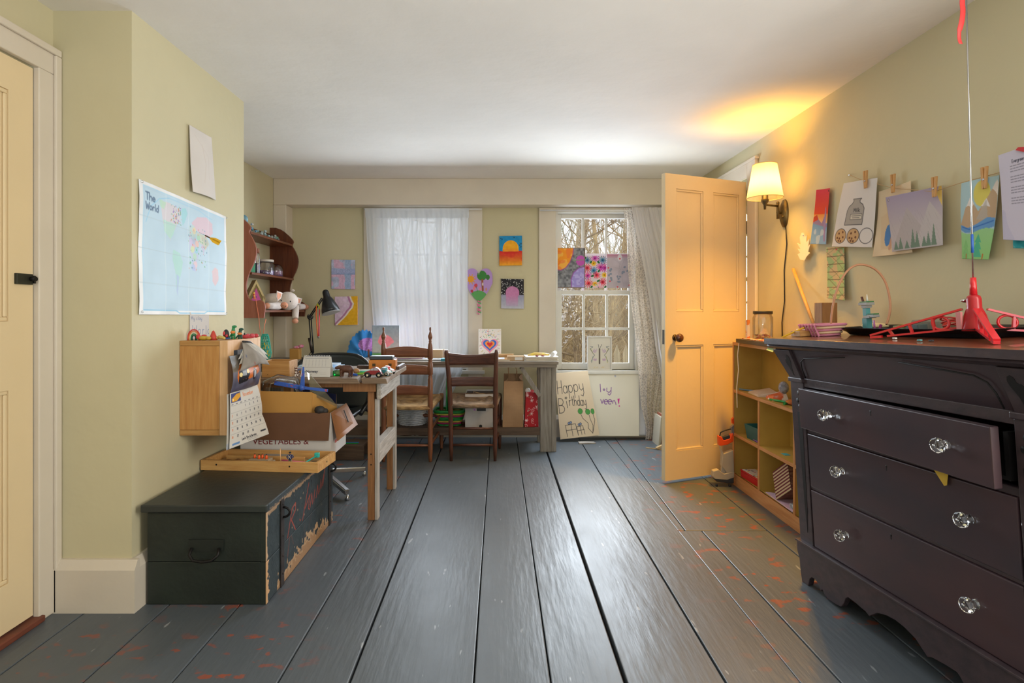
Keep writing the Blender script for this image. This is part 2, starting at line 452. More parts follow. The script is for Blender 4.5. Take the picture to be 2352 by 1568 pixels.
def font_mesh(txt, size, M, name, material, parent, depth=0.0004):
    cu = bpy.data.curves.new(name, 'FONT'); cu.body = txt; cu.size = size; cu.extrude = depth; cu.resolution_u = 3
    t = bpy.data.objects.new('tmp_text', cu); col.objects.link(t)
    dg = bpy.context.evaluated_depsgraph_get()
    me = bpy.data.meshes.new_from_object(t.evaluated_get(dg))
    bpy.data.objects.remove(t); bpy.data.curves.remove(cu)
    o0 = origin_of(parent)
    me.transform(Matrix.Translation(-o0) @ M)
    me.materials.clear(); me.materials.append(material); me.name = name
    o = bpy.data.objects.new(name, me); col.objects.link(o); o.parent = parent
    return o
PAPER = art_mat('paper_drawn', 0.85, 0.05, 60, trans=0.15)
CANVAS = art_mat('canvas_painted', 0.7, 0.25, 500)
PRINT = art_mat('glossy_print', 0.35, 0.0)
PAINTW = art_mat('painted_boards_worn', 0.5, 0.2, 90)
# ================================================================ THE ROOM
XR, XL, XC, XA = 1.69, -1.634, -1.345, -1.885     # right wall, door wall, chimney breast, alcove wall
YC0, YC1 = 2.03, 2.925                            # chimney breast front and far end
YF, YW = 4.63, 4.78                               # face of the timber frame, recessed back wall
ZC, YR = 2.195, -1.9
WALL = mat('wall_paint_pale_olive', (200, 192, 159), 0.72, var=0.03, scale=1.3, bump=0.35, bscale=9, space='W', spec=0.3)
CEIL = mat('ceiling_plaster_white', (236, 233, 228), 0.85, var=0.03, scale=2.0, bump=0.3, bscale=11, space='W', spec=0.2)
TRIM = mat('trim_paint_offwhite', (213, 203, 187), 0.45, var=0.04, scale=2.5, bump=0.12, bscale=18, space='W')
DOORP = mat('door_paint_cream', (226, 205, 165), 0.42, var=0.03, scale=2.0, bump=0.08, bscale=25, space='W')
DARKGAP = mat('subfloor_dark', (38, 34, 32), 0.95)

def floor_paint():
    m, nt, b, n, l = _base('floor_paint_grey')
    b.inputs['Specular IOR Level'].default_value = 0.42
    def noise(sc, st, det=4):
        x = n.new('ShaderNodeTexNoise'); x.inputs['Scale'].default_value = 1; x.inputs['Detail'].default_value = det
        l.new(_coord(nt, 'W', sc, st), x.inputs['Vector']); return x.outputs['Fac']
    def ramp(v, p0, p1, c0=(0, 0, 0, 1), c1=(1, 1, 1, 1)):
        r = n.new('ShaderNodeValToRGB'); e = r.color_ramp.elements
        e[0].position, e[1].position, e[0].color, e[1].color = p0, p1, c0, c1
        l.new(v, r.inputs['Fac']); return r.outputs['Color']
    def math_(op, a, c):
        x = n.new('ShaderNodeMath'); x.operation = op
        for k, v in enumerate((a, c)):
            if isinstance(v, (int, float)): x.inputs[k].default_value = v
            else: l.new(v, x.inputs[k])
        return x.outputs[0]
    basec = ramp(noise(1.4, (1, 0.5, 1)), 0.3, 0.7, L((76, 83, 90)), L((89, 96, 102)))
    # worn places where the old red paint shows: flecks, kept to the two sides of the room
    g = n.new('ShaderNodeNewGeometry'); sx = n.new('ShaderNodeSeparateXYZ'); l.new(g.outputs['Position'], sx.inputs[0])
    side = ramp(math_('ABSOLUTE', math_('ADD', sx.outputs['X'], -0.12), 0), 0.62, 0.95)
    blot = ramp(noise(2.2, (1, 1, 1), 2), 0.42, 0.56)
    fleck = ramp(noise(16, (0.8, 1.3, 1), 5), 0.59, 0.62)
    red = math_('MULTIPLY', math_('MULTIPLY', fleck, blot), side)
    mx = n.new('ShaderNodeMixRGB'); l.new(red, mx.inputs[0]); l.new(basec, mx.inputs[1]); mx.inputs[2].default_value = L((138, 74, 56))
    # pale scuffs
    sc = math_('MULTIPLY', ramp(noise(30, (1, 0.25, 1), 2), 0.71, 0.74), 0.5)
    m2 = n.new('ShaderNodeMixRGB'); l.new(sc, m2.inputs[0]); l.new(mx.outputs[0], m2.inputs[1]); m2.inputs[2].default_value = L((170, 176, 180))
    l.new(m2.outputs[0], b.inputs['Base Color'])
    rr = n.new('ShaderNodeMapRange'); l.new(noise(5, (1, 0.4, 1), 5), rr.inputs['Value']); rr.inputs['To Min'].default_value = 0.30; rr.inputs['To Max'].default_value = 0.52
    l.new(rr.outputs[0], b.inputs['Roughness'])
    h = math_('ADD', noise(45, (1, 0.12, 1), 6), math_('MULTIPLY', noise(7, (1, 0.5, 1), 3), 2.0))
    bp = n.new('ShaderNodeBump'); bp.inputs['Strength'].default_value = 0.16; bp.inputs['Distance'].default_value = 0.012
    l.new(h, bp.inputs['Height']); l.new(bp.outputs['Normal'], b.inputs['Normal'])
    return m
FLOORM = floor_paint()

# ---- floor: a dark subfloor with every wide board laid on it
fl = thing('floor', 'grey painted wide plank floor with worn red flecks', 'floor', (0, 1.4, -0.06), kind='structure')
MB().box(-2.1, 3.1, YR - 0.1, 5.4, -0.07, -0.03).build('subfloor', DARKGAP, fl)
ya, yb = YR, 4.80
LX = [(-2.0, -2.0), (-1.735, -1.735), (-1.5, -1.5), (-1.225, -1.225), (-.962, -.962), (-.652, -.648), (-.424, -.452), (-.078, -.066), (.154, .158),
      (.377, .377), (.652, .690), (.880, .905), None, (1.335, 1.345), (1.70, 1.70)]
def board(x0a, x1a, x0b, x1b, y0, y1, g0=.002, g1=.002, dz=0.0):
    MB().hexa([(x0a + g0, y0, -.03), (x1a - g1, y0, -.03), (x1b - g1, y1, -.03), (x0b + g0, y1, -.03),
               (x0a + g0, y0, dz), (x1a - g1, y0, dz), (x1b - g1, y1, dz), (x0b + g0, y1, dz)]).build('plank', FLOORM, fl, bevel=.0035)
gap = {9: .006, 6: .0035, 10: .003}
for i in range(len(LX) - 1):
    if LX[i] is None or LX[i + 1] is None: continue
    (a0, b0), (a1, b1) = LX[i], LX[i + 1]
    board(a0, a1, b0, b1, ya, yb, gap.get(i, .002), gap.get(i + 1, .002), dz=0.0)
board(.880, 1.0116, .893, 1.0116, ya, 2.748); board(1.0116, 1.335, 1.0116, 1.34, ya, 2.748)
board(.893, .931, .905, 1.0, 2.752, yb); board(.931, 1.34, 1.0, 1.345, 2.752, yb)
board(1.70, 2.05, 1.70, 2.05, 3.3, 5.2); board(2.05, 2.45, 2.05, 2.45, 3.3, 5.2); board(2.45, 2.95, 2.45, 2.95, 3.3, 5.2)

# ---- ceiling and walls
single(MB().box(-2.1, 3.1, YR - .1, 5.4, ZC, ZC + .1), 'ceiling', CEIL, 'low white plaster ceiling with fine cracks', 'ceiling', kind='structure')
single(MB().box(XL - .12, XL, YR, 1.15, 0, ZC).box(XL - .12, XL, 1.15, 1.95, 1.955, ZC).box(XL - .12, XL, 1.95, YC0, 0, ZC), 'wall_left', WALL,
       'pale olive wall around the panelled door at left', 'wall', kind='structure')
single(MB().box(XA - .1, XC, YC0, YC1, 0, ZC), 'wall_chimney', WALL, 'pale olive chimney breast carrying the world map', 'wall', kind='structure')
single(MB().box(XA - .1, XA, YC1, YW + .14, 0, ZC), 'wall_alcove', WALL, 'pale olive alcove wall behind the scrolled wall shelf', 'wall', kind='structure')
W1 = (-1.035, -0.258, 0.575, 1.955); W2 = (0.497, 1.207, 0.575, 1.955)
wb = MB()
wb.box(XA, W1[0], YW, YW + .14, 0, ZC).box(W1[1], W2[0], YW, YW + .14, 0, ZC).box(W2[1], XR + .1, YW, YW + .14, 0, ZC)
for w in (W1, W2): wb.box(w[0], w[1], YW, YW + .14, 0, w[2]).box(w[0], w[1], YW, YW + .14, w[3], ZC)
single(wb, 'wall_back', WALL, 'pale olive back wall holding the two sash windows', 'wall', kind='structure')
wr = MB()
D2 = (3.72, 4.42, 1.985)
RW = (.1, 1.1, .65, 2.05)  # unseen opening, added to let the right-hand fill in
wr.box(XR, XR + .1, YR, RW[0], 0, ZC).box(XR, XR + .1, RW[1], D2[0], 0, ZC).box(XR, XR + .1, D2[1], YW, 0, ZC).box(XR, XR + .1, D2[0], D2[1], D2[2], ZC)
wr.box(XR, XR + .1, RW[0], RW[1], 0, RW[2]).box(XR, XR + .1, RW[0], RW[1], RW[3], ZC)
single(wr, 'wall_right', WALL, 'pale olive right wall with patched plaster and pinned drawings', 'wall', kind='structure')
rw = MB(); RWA, RWB = (-1.25, -.25), (.35, 1.35)  # unseen rear openings, added to go with the rear fill lights
rw.box(XL - .12, RWA[0], YR - .1, YR, 0, ZC).box(RWA[1], RWB[0], YR - .1, YR, 0, ZC).box(RWB[1], XR + .1, YR - .1, YR, 0, ZC)
for a, b_ in (RWA, RWB): rw.box(a, b_, YR - .1, YR, 0, .65).box(a, b_, YR - .1, YR, 2.05, ZC)
single(rw, 'wall_rear', WALL, 'pale olive rear wall behind the viewer', 'wall', kind='structure')
# hall beyond the open door
hw = MB().box(2.9, 3.0, 3.3, 5.2, 0, ZC).box(XR + .1, 2.9, 3.2, 3.3, 0, ZC)
hw.box(XR + .1, 2.2, 5.1, 5.2, 0, ZC).box(2.75, 2.9, 5.1, 5.2, 0, ZC).box(2.2, 2.75, 5.1, 5.2, 0, .7).box(2.2, 2.75, 5.1, 5.2, 2.05, ZC)
single(hw, 'wall_hall', WALL, 'hall walls glimpsed through the gap behind the open door', 'wall', kind='structure')

# ---- timber frame: corner post, long beam, casings of the windows
single(MB().box(XA, -1.775, YF, YW, 0, 1.975), 'trim_1', TRIM, 'boxed corner post beside the scrolled wall shelf', 'post', kind='structure', bevel=.006)
single(MB().box(XA, XR, YF, YW, 1.975, ZC), 'trim_2', TRIM, 'boxed ceiling beam running above both windows', 'beam', kind='structure', bevel=.006)
WHITE = mat('sash_paint_white', (222, 220, 214), 0.4, var=0.04, scale=6, bump=.06, bscale=40)
PANE = glass('old_window_glass', gloss=0.03, wavy=0.25)

def sash_window(name, label, w, casing_l, casing_r, rows=2, cols=3, mid=1.245, y0=YW, pane=None):
    x0, x1, z0, z1 = w
    t = thing(name, label, 'window', ((x0 + x1) / 2, y0 + .07, z0), kind='structure')
    MB().box(x0 - casing_l, x0, y0 - .022, y0 - .001, z0 - .10, 1.974).box(x1, x1 + casing_r, y0 - .022, y0 - .001, z0 - .10, 1.974).box(x0, x1, y0 - .022, y0 - .001, z1, 1.974).build('casing', TRIM, t, bevel=.004)
    MB().box(x0 - casing_l - .02, x1 + casing_r + .02, y0 - .055, y0 + .05, z0 - .03, z0).build('sill', WHITE, t, bevel=.005)
    MB().box(x0, x0 + .018, y0, y0 + .138, z0, z1).box(x1 - .018, x1, y0, y0 + .138, z0, z1).box(x0 + .018, x1 - .018, y0, y0 + .138, z1 - .018, z1).build('jamb', WHITE, t)
    for za, zb, yy in ((z0, mid + .02, y0 + .055), (mid - .02, z1 - .018, y0 + .092)):
        xa, xb = x0 + .018, x1 - .018
        st = .042; rb = .055 if za == z0 else .04
        s = MB().box(xa, xa + st, yy, yy + .034, za, zb).box(xb - st, xb, yy, yy + .034, za, zb)
        s.box(xa + st, xb - st, yy, yy + .034, za, za + rb).box(xa + st, xb - st, yy, yy + .034, zb - .038, zb)
        so = s.build('sash', WHITE, t, bevel=.003)
        ia, ib, ja, jb = xa + st, xb - st, za + rb, zb - .038
        m = .020
        pw = ((ib - ia) - m * (cols - 1)) / cols; ph = ((jb - ja) - m * (rows - 1)) / rows
        for c in range(1, cols):
            x = ia + c * pw + (c - 1) * m; MB().box(x, x + m, yy + .006, yy + .030, ja, jb).build('muntin', WHITE, so, bevel=.004)
        for r in range(1, rows):
            z = ja + r * ph + (r - 1) * m
            for c in range(cols):
                x = ia + c * (pw + m); MB().box(x, x + pw, yy + .006, yy + .030, z, z + m).build('muntin', WHITE, so, bevel=.004)
        for c in range(cols):
            for r in range(rows):
                x = ia + c * (pw + m); z = ja + r * (ph + m)
                MB().box(x, x + pw, yy + .016, yy + .019, z, z + ph).build('pane', pane or PANE, so)
    return t
sash_window('window_1', 'white sash window behind the long sheer curtain', W1, .123, .123)
sash_window('window_2', 'white twelve-pane sash window showing bare trees', W2, .145, .123)
sash_window('window_3', 'bright hall window seen through the gap by the door hinge', (2.2, 2.75, .7, 2.05), .05, .05, rows=3, cols=2, mid=1.38, y0=5.1, pane=mat('frosted_pane', (252, 244, 214), .6, var=0, trans=.9))

# ---- baseboards
def baseboard(name, label, prof_pts):
    mb = MB()
    for (p0, p1, nrm) in prof_pts:
        p0, p1, nv = Vector(p0), Vector(p1), Vector(nrm)
        pr = [(0, 0), (.03, 0), (.03, .155), (.012, .187), (0, .187)]
        d = (p1 - p0).normalized()
        M = Matrix(((nv.x, 0, d.x, p0.x), (nv.y, 0, d.y, p0.y), (0, 1, 0, 0), (0, 0, 0, 1)))
        mb.prism(pr, 0, (p1 - p0).length, M)
    return single(mb, name, TRIM, label, 'baseboard', kind='structure')
baseboard('baseboard_chimney', 'tall off-white baseboard around the chimney breast corner', [((XL, YC0, 0), (XC + .03, YC0, 0), (0, -1, 0)), ((XC, YC0 - .0, 0), (XC, YC1, 0), (1, 0, 0))])
baseboard('baseboard_back', 'white baseboard along the back wall under the desk', [((XA, YW, 0), (XR, YW, 0), (0, -1, 0))])
baseboard('baseboard_right', 'off-white baseboard along the right wall', [((XR, -1.8, 0), (XR, 3.58, 0), (-1, 0, 0))])
baseboard('baseboard_alcove', 'off-white baseboard in the left alcove', [((XA, YC1, 0), (XA, YF, 0), (1, 0, 0))])

# ---- panelled doors
def panel_door(name, label, free, hinge, z0, z1, thick, panels, material, back=True):
    """leaf from free edge to hinge; the panelled face looks to the left-hand side of free->hinge ... n points to the viewer"""
    free, hinge = Vector(free), Vector(hinge); d = hinge - free; W = d.length; d.normalize()
    n = Vector((d.y, -d.x, 0))
    if n.dot(Vector((0, 0, 0)) - free) < 0: n = -n
    M = Matrix(((d.x, n.x, 0, free.x), (d.y, n.y, 0, free.y), (0, 0, 1, 0), (0, 0, 0, 1)))   # local x along leaf, y to viewer, z up
    t = thing(name, label, 'door', ((free.x + hinge.x) / 2, (free.y + hinge.y) / 2, z0), kind='structure')
    us = sorted({0.0, W} | {p[0] * W for p in panels} | {p[1] * W for p in panels})
    # stiles and rails: everything that is not a panel
    rows = sorted({(p[2], p[3]) for p in panels}); cols = sorted({(p[0] * W, p[1] * W) for p in panels})
    s = MB(); x = 0
    for a, b_ in cols: s.box(x, a, -thick, 0, z0, z1, M); x = b_
    s.box(x, W, -thick, 0, z0, z1, M)
    for a, b_ in cols:
        z = z0
        for c, e in rows: s.box(a, b_, -thick, 0, z, c, M); z = e
        s.box(a, b_, -thick, 0, z, z1, M)
    s.build('leaf_frame', material, t)
    for p in panels:
        a, b_, c, e = p[0] * W, p[1] * W, p[2], p[3]
        po = MB().box(a, b_, -thick + .009, -.011, c, e, M).build('panel', material, t)
        q = MB(); k = .014
        for (x0, x1, y0, y1) in ((a, b_, c, c + k), (a, b_, e - k, e), (a, a + k, c + k, e - k), (b_ - k, b_, c + k, e - k)):
            q.box(x0, x1, -.0105, -.003, y0, y1, M)
        q.build('moulding', material, po, bevel=.005)
    return t, M, W
BRASS = mat('dark_brass', (92, 74, 50), 0.35, metal=0.9)
IRON = mat('black_iron', (34, 32, 32), 0.5, metal=0.6)
KNOBW = mat('brown_porcelain_knob', (120, 68, 30), 0.15, rgb2=(60, 30, 16), scale=25, coat=.5)
d2, M2, WD2 = panel_door('door_2', 'open yellow-lit four-panel door standing into the room at right', (1.05, 3.472, 0), (1.672, 3.723, 0), .02, 1.956, .036,
    [(.126, .451, 1.083, 1.864), (.575, .904, 1.083, 1.864), (.126, .451, .201, .871), (.575, .904, .201, .871)], DOORP)
kn = MB().lathe([(.0, .062), (.012, .062), (.024, .055), (.028, .043), (.024, .031), (.012, .024), (.009, .012), (.009, 0)], n=20,
                M=M2 @ Matrix.Translation((.075, 0, .921)) @ Matrix.Rotation(R(-90), 4, 'X')).build('knob', KNOBW, d2, label='brown glazed door knob')
MB().lathe([(.0, .006), (.018, .006), (.021, 0)], n=20, M=M2 @ Matrix.Translation((.075, 0, .921)) @ Matrix.Rotation(R(-90), 4, 'X')).build('rose', BRASS, kn)
MB().box(-.002, .0005, -.026, -.010, .88, .97, M2).build('latch_plate', mat('old_steel', (90, 88, 84), .6, metal=.3), d2)
for z in (.35, 1.65): MB().cyl(M2 @ Vector((WD2 + .004, -.006, z - .045)), M2 @ Vector((WD2 + .004, -.006, z + .045)), .006).build('hinge', BRASS, d2)
cs = MB().box(XR - .022, XR - .001, D2[0] - .13, D2[0] - .012, 0, 2.085).box(XR - .022, XR - .001, D2[1], D2[1] + .11, 0, 2.085).box(XR - .022, XR - .001, D2[0] - .012, D2[1], D2[2], 2.085)
cs.box(XR - .03, XR - .001, D2[0] - .145, D2[1] + .125, 2.075, 2.095)
single(cs, 'trim_3', TRIM, 'painted casing around the doorway behind the open door', 'door casing', kind='structure', bevel=.004)
single(MB().box(XR - .0, XR + .1, D2[0] - .012, D2[0] + .012, 0, 1.985).box(XR, XR + .1, D2[1] - .012, D2[1] + .0, 0, 1.985), 'trim_4', TRIM, 'jambs lining the doorway behind the open door', 'door jamb', kind='structure')

d1, M1, WD1 = panel_door('door_1', 'cream four-panel door at the left edge with iron latch', (XL + .006, 1.935, 0), (XL + .006, 1.165, 0), .03, 1.942, .036,
    [(.125, .45, 1.06, 1.83), (.575, .89, 1.06, 1.83), (.125, .45, .19, .83), (.575, .89, .19, .83)], DOORP)
MB().box(.01, .075, -.001, .010, 1.185, 1.222, M1).build('rim_latch', mat('green_black_iron', (58, 62, 48), .5, metal=.4, rgb2=(40, 38, 34)), d1, bevel=.002, label='dark green iron rim latch')
MB().box(.012, .004, .004, .014, 1.19, 1.217, M1).cyl(M1 @ Vector((.02, .008, 1.205)), M1 @ Vector((.02, .028, 1.205)), .008).build('latch_knob', IRON, d1)
c1 = MB().box(XL + .001, XL + .024, 1.94, 2.026, 0, 1.95).box(XL + .001, XL + .024, 1.06, 1.16, 0, 1.95).box(XL + .001, XL + .024, 1.06, 2.026, 1.95, 2.03)
c1.box(XL + .024, XL + .036, 2.0, 2.028, 0, 2.019).box(XL + .024, XL + .036, 1.05, 2.028, 2.02, 2.045)
single(c1, 'trim_5', TRIM, 'off-white casing around the left door', 'door casing', kind='structure', bevel=.004)
single(MB().box(XL - .1, XL + .035, 1.16, 1.955, 0, .022), 'trim_6', mat('threshold_redbrown', (120, 62, 42), .6, rgb2=(84, 50, 38), scale=9), 'worn red-brown threshold under the left door', 'threshold', kind='structure', bevel=.004)
# ================================================================ LEFT SIDE: chimney breast, chest, cabinet
PINE = wood('pine_box', (196, 146, 84), (176, 120, 62), .5, GZ, 5)
PINEY = wood('pine_rail', (198, 150, 92), (180, 128, 74), .5, GY, 5)
PINEX = wood('pine_lengthwise', (190, 146, 88), (168, 120, 66), .5, GX, 5)
PALEWOOD = wood('pale_face_wood', (222, 182, 138), (206, 160, 112), .5, GZ, 5)
CLEAR = glass('clear_plastic', gloss=.12, tint=.93)
STEEL = mat('bright_steel', (190, 192, 196), .25, metal=.95)
CHROME = mat('chrome', (215, 217, 220), .12, metal=1.0)
BLACKP = mat('black_plastic', (24, 25, 27), .35)
def pm(name, rgb, rough=.45, **k): return mat(name, rgb, rough, **k)
RED, ORANGE, YEL = pm('red_plastic', (196, 30, 38), .3), pm('orange_plastic', (235, 92, 30), .4), pm('yellow_plastic', (226, 178, 36), .4)
GREEN, TEAL, BLUE = pm('green_plastic', (36, 150, 70), .4), pm('teal_plastic', (52, 176, 164), .4), pm('blue_plastic', (40, 92, 180), .4)
PINK, PURPLE, WHITEP = pm('pink_plastic', (226, 108, 146), .5), pm('purple_plastic', (120, 60, 150), .5), pm('white_plastic', (228, 226, 222), .5)

# ---- world map
wm = Art(.663, .505, (228, 230, 232), res=380)
wm.rect(.035, .03, .975, .965, (182, 208, 226)); wm.mottle(5, .03, 3).mottle(14, .015, 4)
wm.rect(.05, .05, .96, .945, (188, 212, 226), .5)
land = lambda pts, c, a=.75: wm.poly(pts, c, a)
land([(.21, .10), (.27, .09), (.33, .10), (.39, .12), (.40, .20), (.37, .24), (.35, .29), (.32, .33), (.30, .39), (.28, .36), (.25, .33), (.22, .24), (.20, .16)], (214, 200, 204))
land([(.23, .24), (.36, .25), (.33, .34), (.30, .38), (.24, .33)], (170, 218, 204))
land([(.18, .09), (.25, .10), (.23, .16), (.19, .15)], (178, 216, 190))
land([(.41, .10), (.46, .08), (.485, .12), (.46, .20), (.435, .24), (.415, .17)], (150, 208, 216))
land([(.33, .46), (.40, .48), (.43, .55), (.41, .63), (.385, .72), (.37, .82), (.355, .78), (.345, .66), (.32, .54)], (168, 214, 204))
land([(.355, .66), (.385, .68), (.372, .84), (.358, .80)], (172, 190, 226))
land([(.535, .19), (.60, .12), (.72, .09), (.80, .13), (.81, .22), (.76, .27), (.70, .25), (.64, .26), (.60, .24)], (222, 184, 196))
land([(.51, .22), (.56, .20), (.60, .25), (.58, .31), (.52, .30)], (190, 210, 206))
land([(.60, .26), (.72, .26), (.76, .33), (.70, .40), (.66, .36), (.61, .33)], (206, 204, 176))
land([(.66, .34), (.70, .38), (.68, .44), (.65, .38)], (196, 186, 214))
land([(.515, .32), (.60, .33), (.625, .42), (.60, .52), (.575, .62), (.555, .60), (.545, .50), (.51, .44)], (190, 196, 224))
for k, (u, v, c) in enumerate([(.53, .36, (206, 196, 228)), (.56, .40, (228, 186, 190)), (.59, .42, (150, 206, 222)), (.57, .48, (178, 216, 190)), (.575, .55, (226, 196, 204)), (.545, .42, (206, 222, 170)), (.60, .36, (232, 190, 176)), (.62, .30, (160, 208, 180)), (.57, .25, (228, 206, 160)), (.55, .58, (172, 190, 230))]):
    wm.ell(u, v, .022, .03, c, .8)
land([(.79, .58), (.83, .54), (.87, .56), (.88, .66), (.84, .72), (.80, .68)], (226, 186, 190))
wm.line([(.06, .30), (.10, .17), (.18, .09), (.28, .055)], .006, (140, 196, 226)); wm.line([(.28, .055), (.62, .055), (.70, .075), (.80, .09)], .005, (150, 200, 228))
wm.line([(.04, .965), (.36, .965), (.40, .985), (.70, .985), (.74, .965), (.97, .965)], .008, (120, 188, 224))
wm.line([(.035, .03), (.035, .965)], .004, (150, 200, 228)); wm.line([(.035, .03), (.975, .03)], .004, (150, 200, 228))
wm.text('The', .055, .075, .055, .011, (88, 112, 140), adv=.7); wm.text('World', .055, .15, .05, .011, (88, 112, 140), adv=.7)
wm.specks(60, .006, [(196, 150, 120), (120, 170, 150), (150, 130, 190)], 5, (.3, .1, .42, .24)); wm.specks(60, .006, [(120, 160, 190), (210, 150, 150), (110, 180, 130)], 6, (.5, .2, .72, .6))
for f in (.25, .5, .75): wm.line([(f, 0), (f, 1)], .004, (232, 238, 240), .7)
for f in (.26, .5, .76): wm.line([(0, f), (1, f)], .004, (170, 190, 200), .8)
def map_pos(U, V):
    p = quad((XC + .004, 2.063, 1.587), (XC + .004, 2.726, 1.557), (XC + .004, 2.063, 1.080), (XC + .004, 2.726, 1.071))(U, V)
    crease = np.abs(((U * 4 + .5) % 1) - .5) ; cv = np.abs(((V * 3.9 + .5) % 1) - .5)
    p[..., 0] += .004 * crease + .003 * cv + .002 * np.sin(9 * V + 4 * U)
    return p
wmt = thing('world_map', 'creased pale blue world map poster pinned to the chimney breast', 'map', (XC, 2.39, 1.07))
sheet('map_sheet', wm, map_pos, art_mat('map_paper', .55), wmt, .0006)
for (y, z) in ((2.072, 1.578), (2.716, 1.548), (2.072, 1.09), (2.716, 1.080)):
    MB().ell((XC + .012, y, z), (.004, .005, .005)).build('push_pin', CLEAR, wmt)
dt = thing('dart', 'yellow flighted dart stuck into the world map', 'dart', (XC + .03, 2.47, 1.36))
p0, p1 = Vector((XC + .006, 2.475, 1.445)), Vector((XC + .075, 2.50, 1.405))
MB().tube([p0, p0.lerp(p1, .35)], [.0006, .001], 6).build('point', STEEL, dt)
MB().tube([p0.lerp(p1, .32), p0.lerp(p1, .45), p0.lerp(p1, .62)], [.002, .0035, .002], 8).build('barrel', BRASS, dt)
fd = (p1 - p0).normalized(); fu = Vector((0, .35, .94)); fs = fd.cross(fu)
for up in (fu, fs):
    up = (up - fd * up.dot(fd)).normalized()
    q = MB(); c0, c1 = p0.lerp(p1, .6), p0.lerp(p1, 1.15); tv = fd.cross(up) * .0005
    pts = [c0 + up * .003, c0.lerp(c1, .4) + up * .013, c1 + up * .013, c1 - up * .013, c0.lerp(c1, .4) - up * .013, c0 - up * .003]
    q.add([p + tv for p in pts] + [p - tv for p in pts], [(0, 1, 2, 3, 4, 5), (11, 10, 9, 8, 7, 6)] + [(i, (i + 1) % 6, 6 + (i + 1) % 6, 6 + i) for i in range(6)])
    q.build('flight', YEL, dt)

# ---- curled blank paper above the map
bp_ = Art(.14, .285, (222, 216, 210), 320).mottle(4, .02, 2)
bp_.line([(.5, .2), (.6, .5), (.45, .8)], .01, (214, 204, 194)); bp_.line([(.2, .1), (.75, .35), (.7, .7)], .008, (212, 202, 196), .7)
tl, tr, bl = onX(XC + .004, 433, 286), onX(XC + .006, 484, 316), onX(XC + .012, 438, 440); br = onX(XC + .004, 494, 460)
f0 = quad(tl, tr, bl, br)
def paper_pos(U, V):
    p = f0(U, V); p[..., 0] += .012 * np.sin(math.pi * U) * V + .015 * (1 - U) * np.maximum(V - .6, 0) + .004
    return p
tag(sheet('blank_paper', bp_, paper_pos, PAPER), 'blank curled white paper stuck above the world map', 'paper')
# ---- "my clay world" note under the map
nt_ = Art(.105, .09, (212, 208, 204), 1200)
nt_.text('My clay', .06, .16, .13, .018, (128, 140, 170), adv=.82); nt_.text('World', .13, .5, .3, .026, (128, 142, 172), adv=.86)
tag(sheet('clay_world_note', nt_, quad(onX(XC + .003, 436, 716), onX(XC + .003, 480, 716), onX(XC + .003, 436, 779), onX(XC + .003, 480, 779)), PAPER),
    'small white handwritten note hanging below the world map', 'note')

# ---- wall cabinet
CX0, CX1, CY0, CY1, CZ0, CZ1 = XC, -1.141, 2.333, 2.656, .567, .967
cb = thing('wall_cabinet', 'honey pine box cabinet hung on the chimney breast with a calendar on its front', 'cabinet', (-1.25, 2.49, CZ0))
MB().box(CX0 + .001, CX1 - .036, CY0, CY0 + .012, CZ0 + .024, CZ1 - .022).build('side_panel', PINE, cb, bevel=.0015)
MB().box(CX0 + .001, CX1 - .036, CY1 - .012, CY1, CZ0 + .024, CZ1 - .022).build('side_panel', PINE, cb, bevel=.0015)
MB().box(CX0 + .001, CX1 - .036, CY0 + .0, CY1, CZ1 - .021, CZ1).build('top_board', PINEX, cb, bevel=.0015)
MB().box(CX0 + .001, CX1 - .036, CY0 + .0, CY1, CZ0, CZ0 + .023).build('bottom_board', PINEX, cb, bevel=.0015)
MB().box(CX0 + .001, CX0 + .006, CY0 + .012, CY1 - .012, CZ0 + .023, CZ1 - .021).build('back_panel', PINE, cb)
dr = MB()
fw = .055
dr.box(CX1 - .035, CX1, CY0, CY0 + fw, CZ0, CZ1).box(CX1 - .035, CX1, CY1 - .035, CY1, CZ0, CZ1)
dr.box(CX1 - .035, CX1, CY0 + fw, CY1 - .035, CZ0, CZ0 + .055).box(CX1 - .035, CX1, CY0 + fw, CY1 - .035, CZ1 - .045, CZ1)
fro = dr.build('front_frame', PALEWOOD, cb, bevel=.0015)
ck = Art(.23, .3, (228, 226, 222), 300)
for i in range(7):
    for j in range(7):
        if (i + j) % 2: ck.rect(i / 7, j / 7, (i + 1) / 7, (j + 1) / 7, (42, 42, 46))
sheet('checkered_inset', ck, quad((CX1 - .016, CY0 + fw, CZ1 - .045), (CX1 - .016, CY1 - .035, CZ1 - .045), (CX1 - .016, CY0 + fw, CZ0 + .055)), PRINT, fro, .003)

# ---- hanging calendar
cal = thing('wall_calendar', 'ragged wall calendar with an orange car picture hanging on the pine cabinet', 'calendar', (-1.10, 2.44, .52))
top = Art(.27, .155, (96, 92, 100), 520)
top.vgrad(0, .45, (70, 66, 60), (120, 112, 100)); top.vgrad(.45, 1, (112, 110, 122), (70, 70, 92)); top.mottle(9, .05, 8)
top.poly([(.10, .42), (.20, .22), (.42, .10), (.66, .06), (.90, .14), (.97, .30), (.97, .46), (.78, .56), (.50, .66), (.30, .72), (.12, .74), (.08, .6)], (198, 104, 38))
top.poly([(.22, .22), (.44, .10), (.66, .07), (.80, .14), (.52, .24), (.30, .32)], (206, 150, 48))
top.poly([(.30, .22), (.5, .13), (.64, .12), (.58, .2), (.4, .27)], (44, 46, 50))
top.poly([(.12, .44), (.34, .34), (.38, .55), (.34, .66), (.12, .70)], (34, 34, 38)); top.ell(.16, .54, .035, .06, (236, 216, 150)); top.ell(.33, .47, .035, .06, (236, 206, 130))
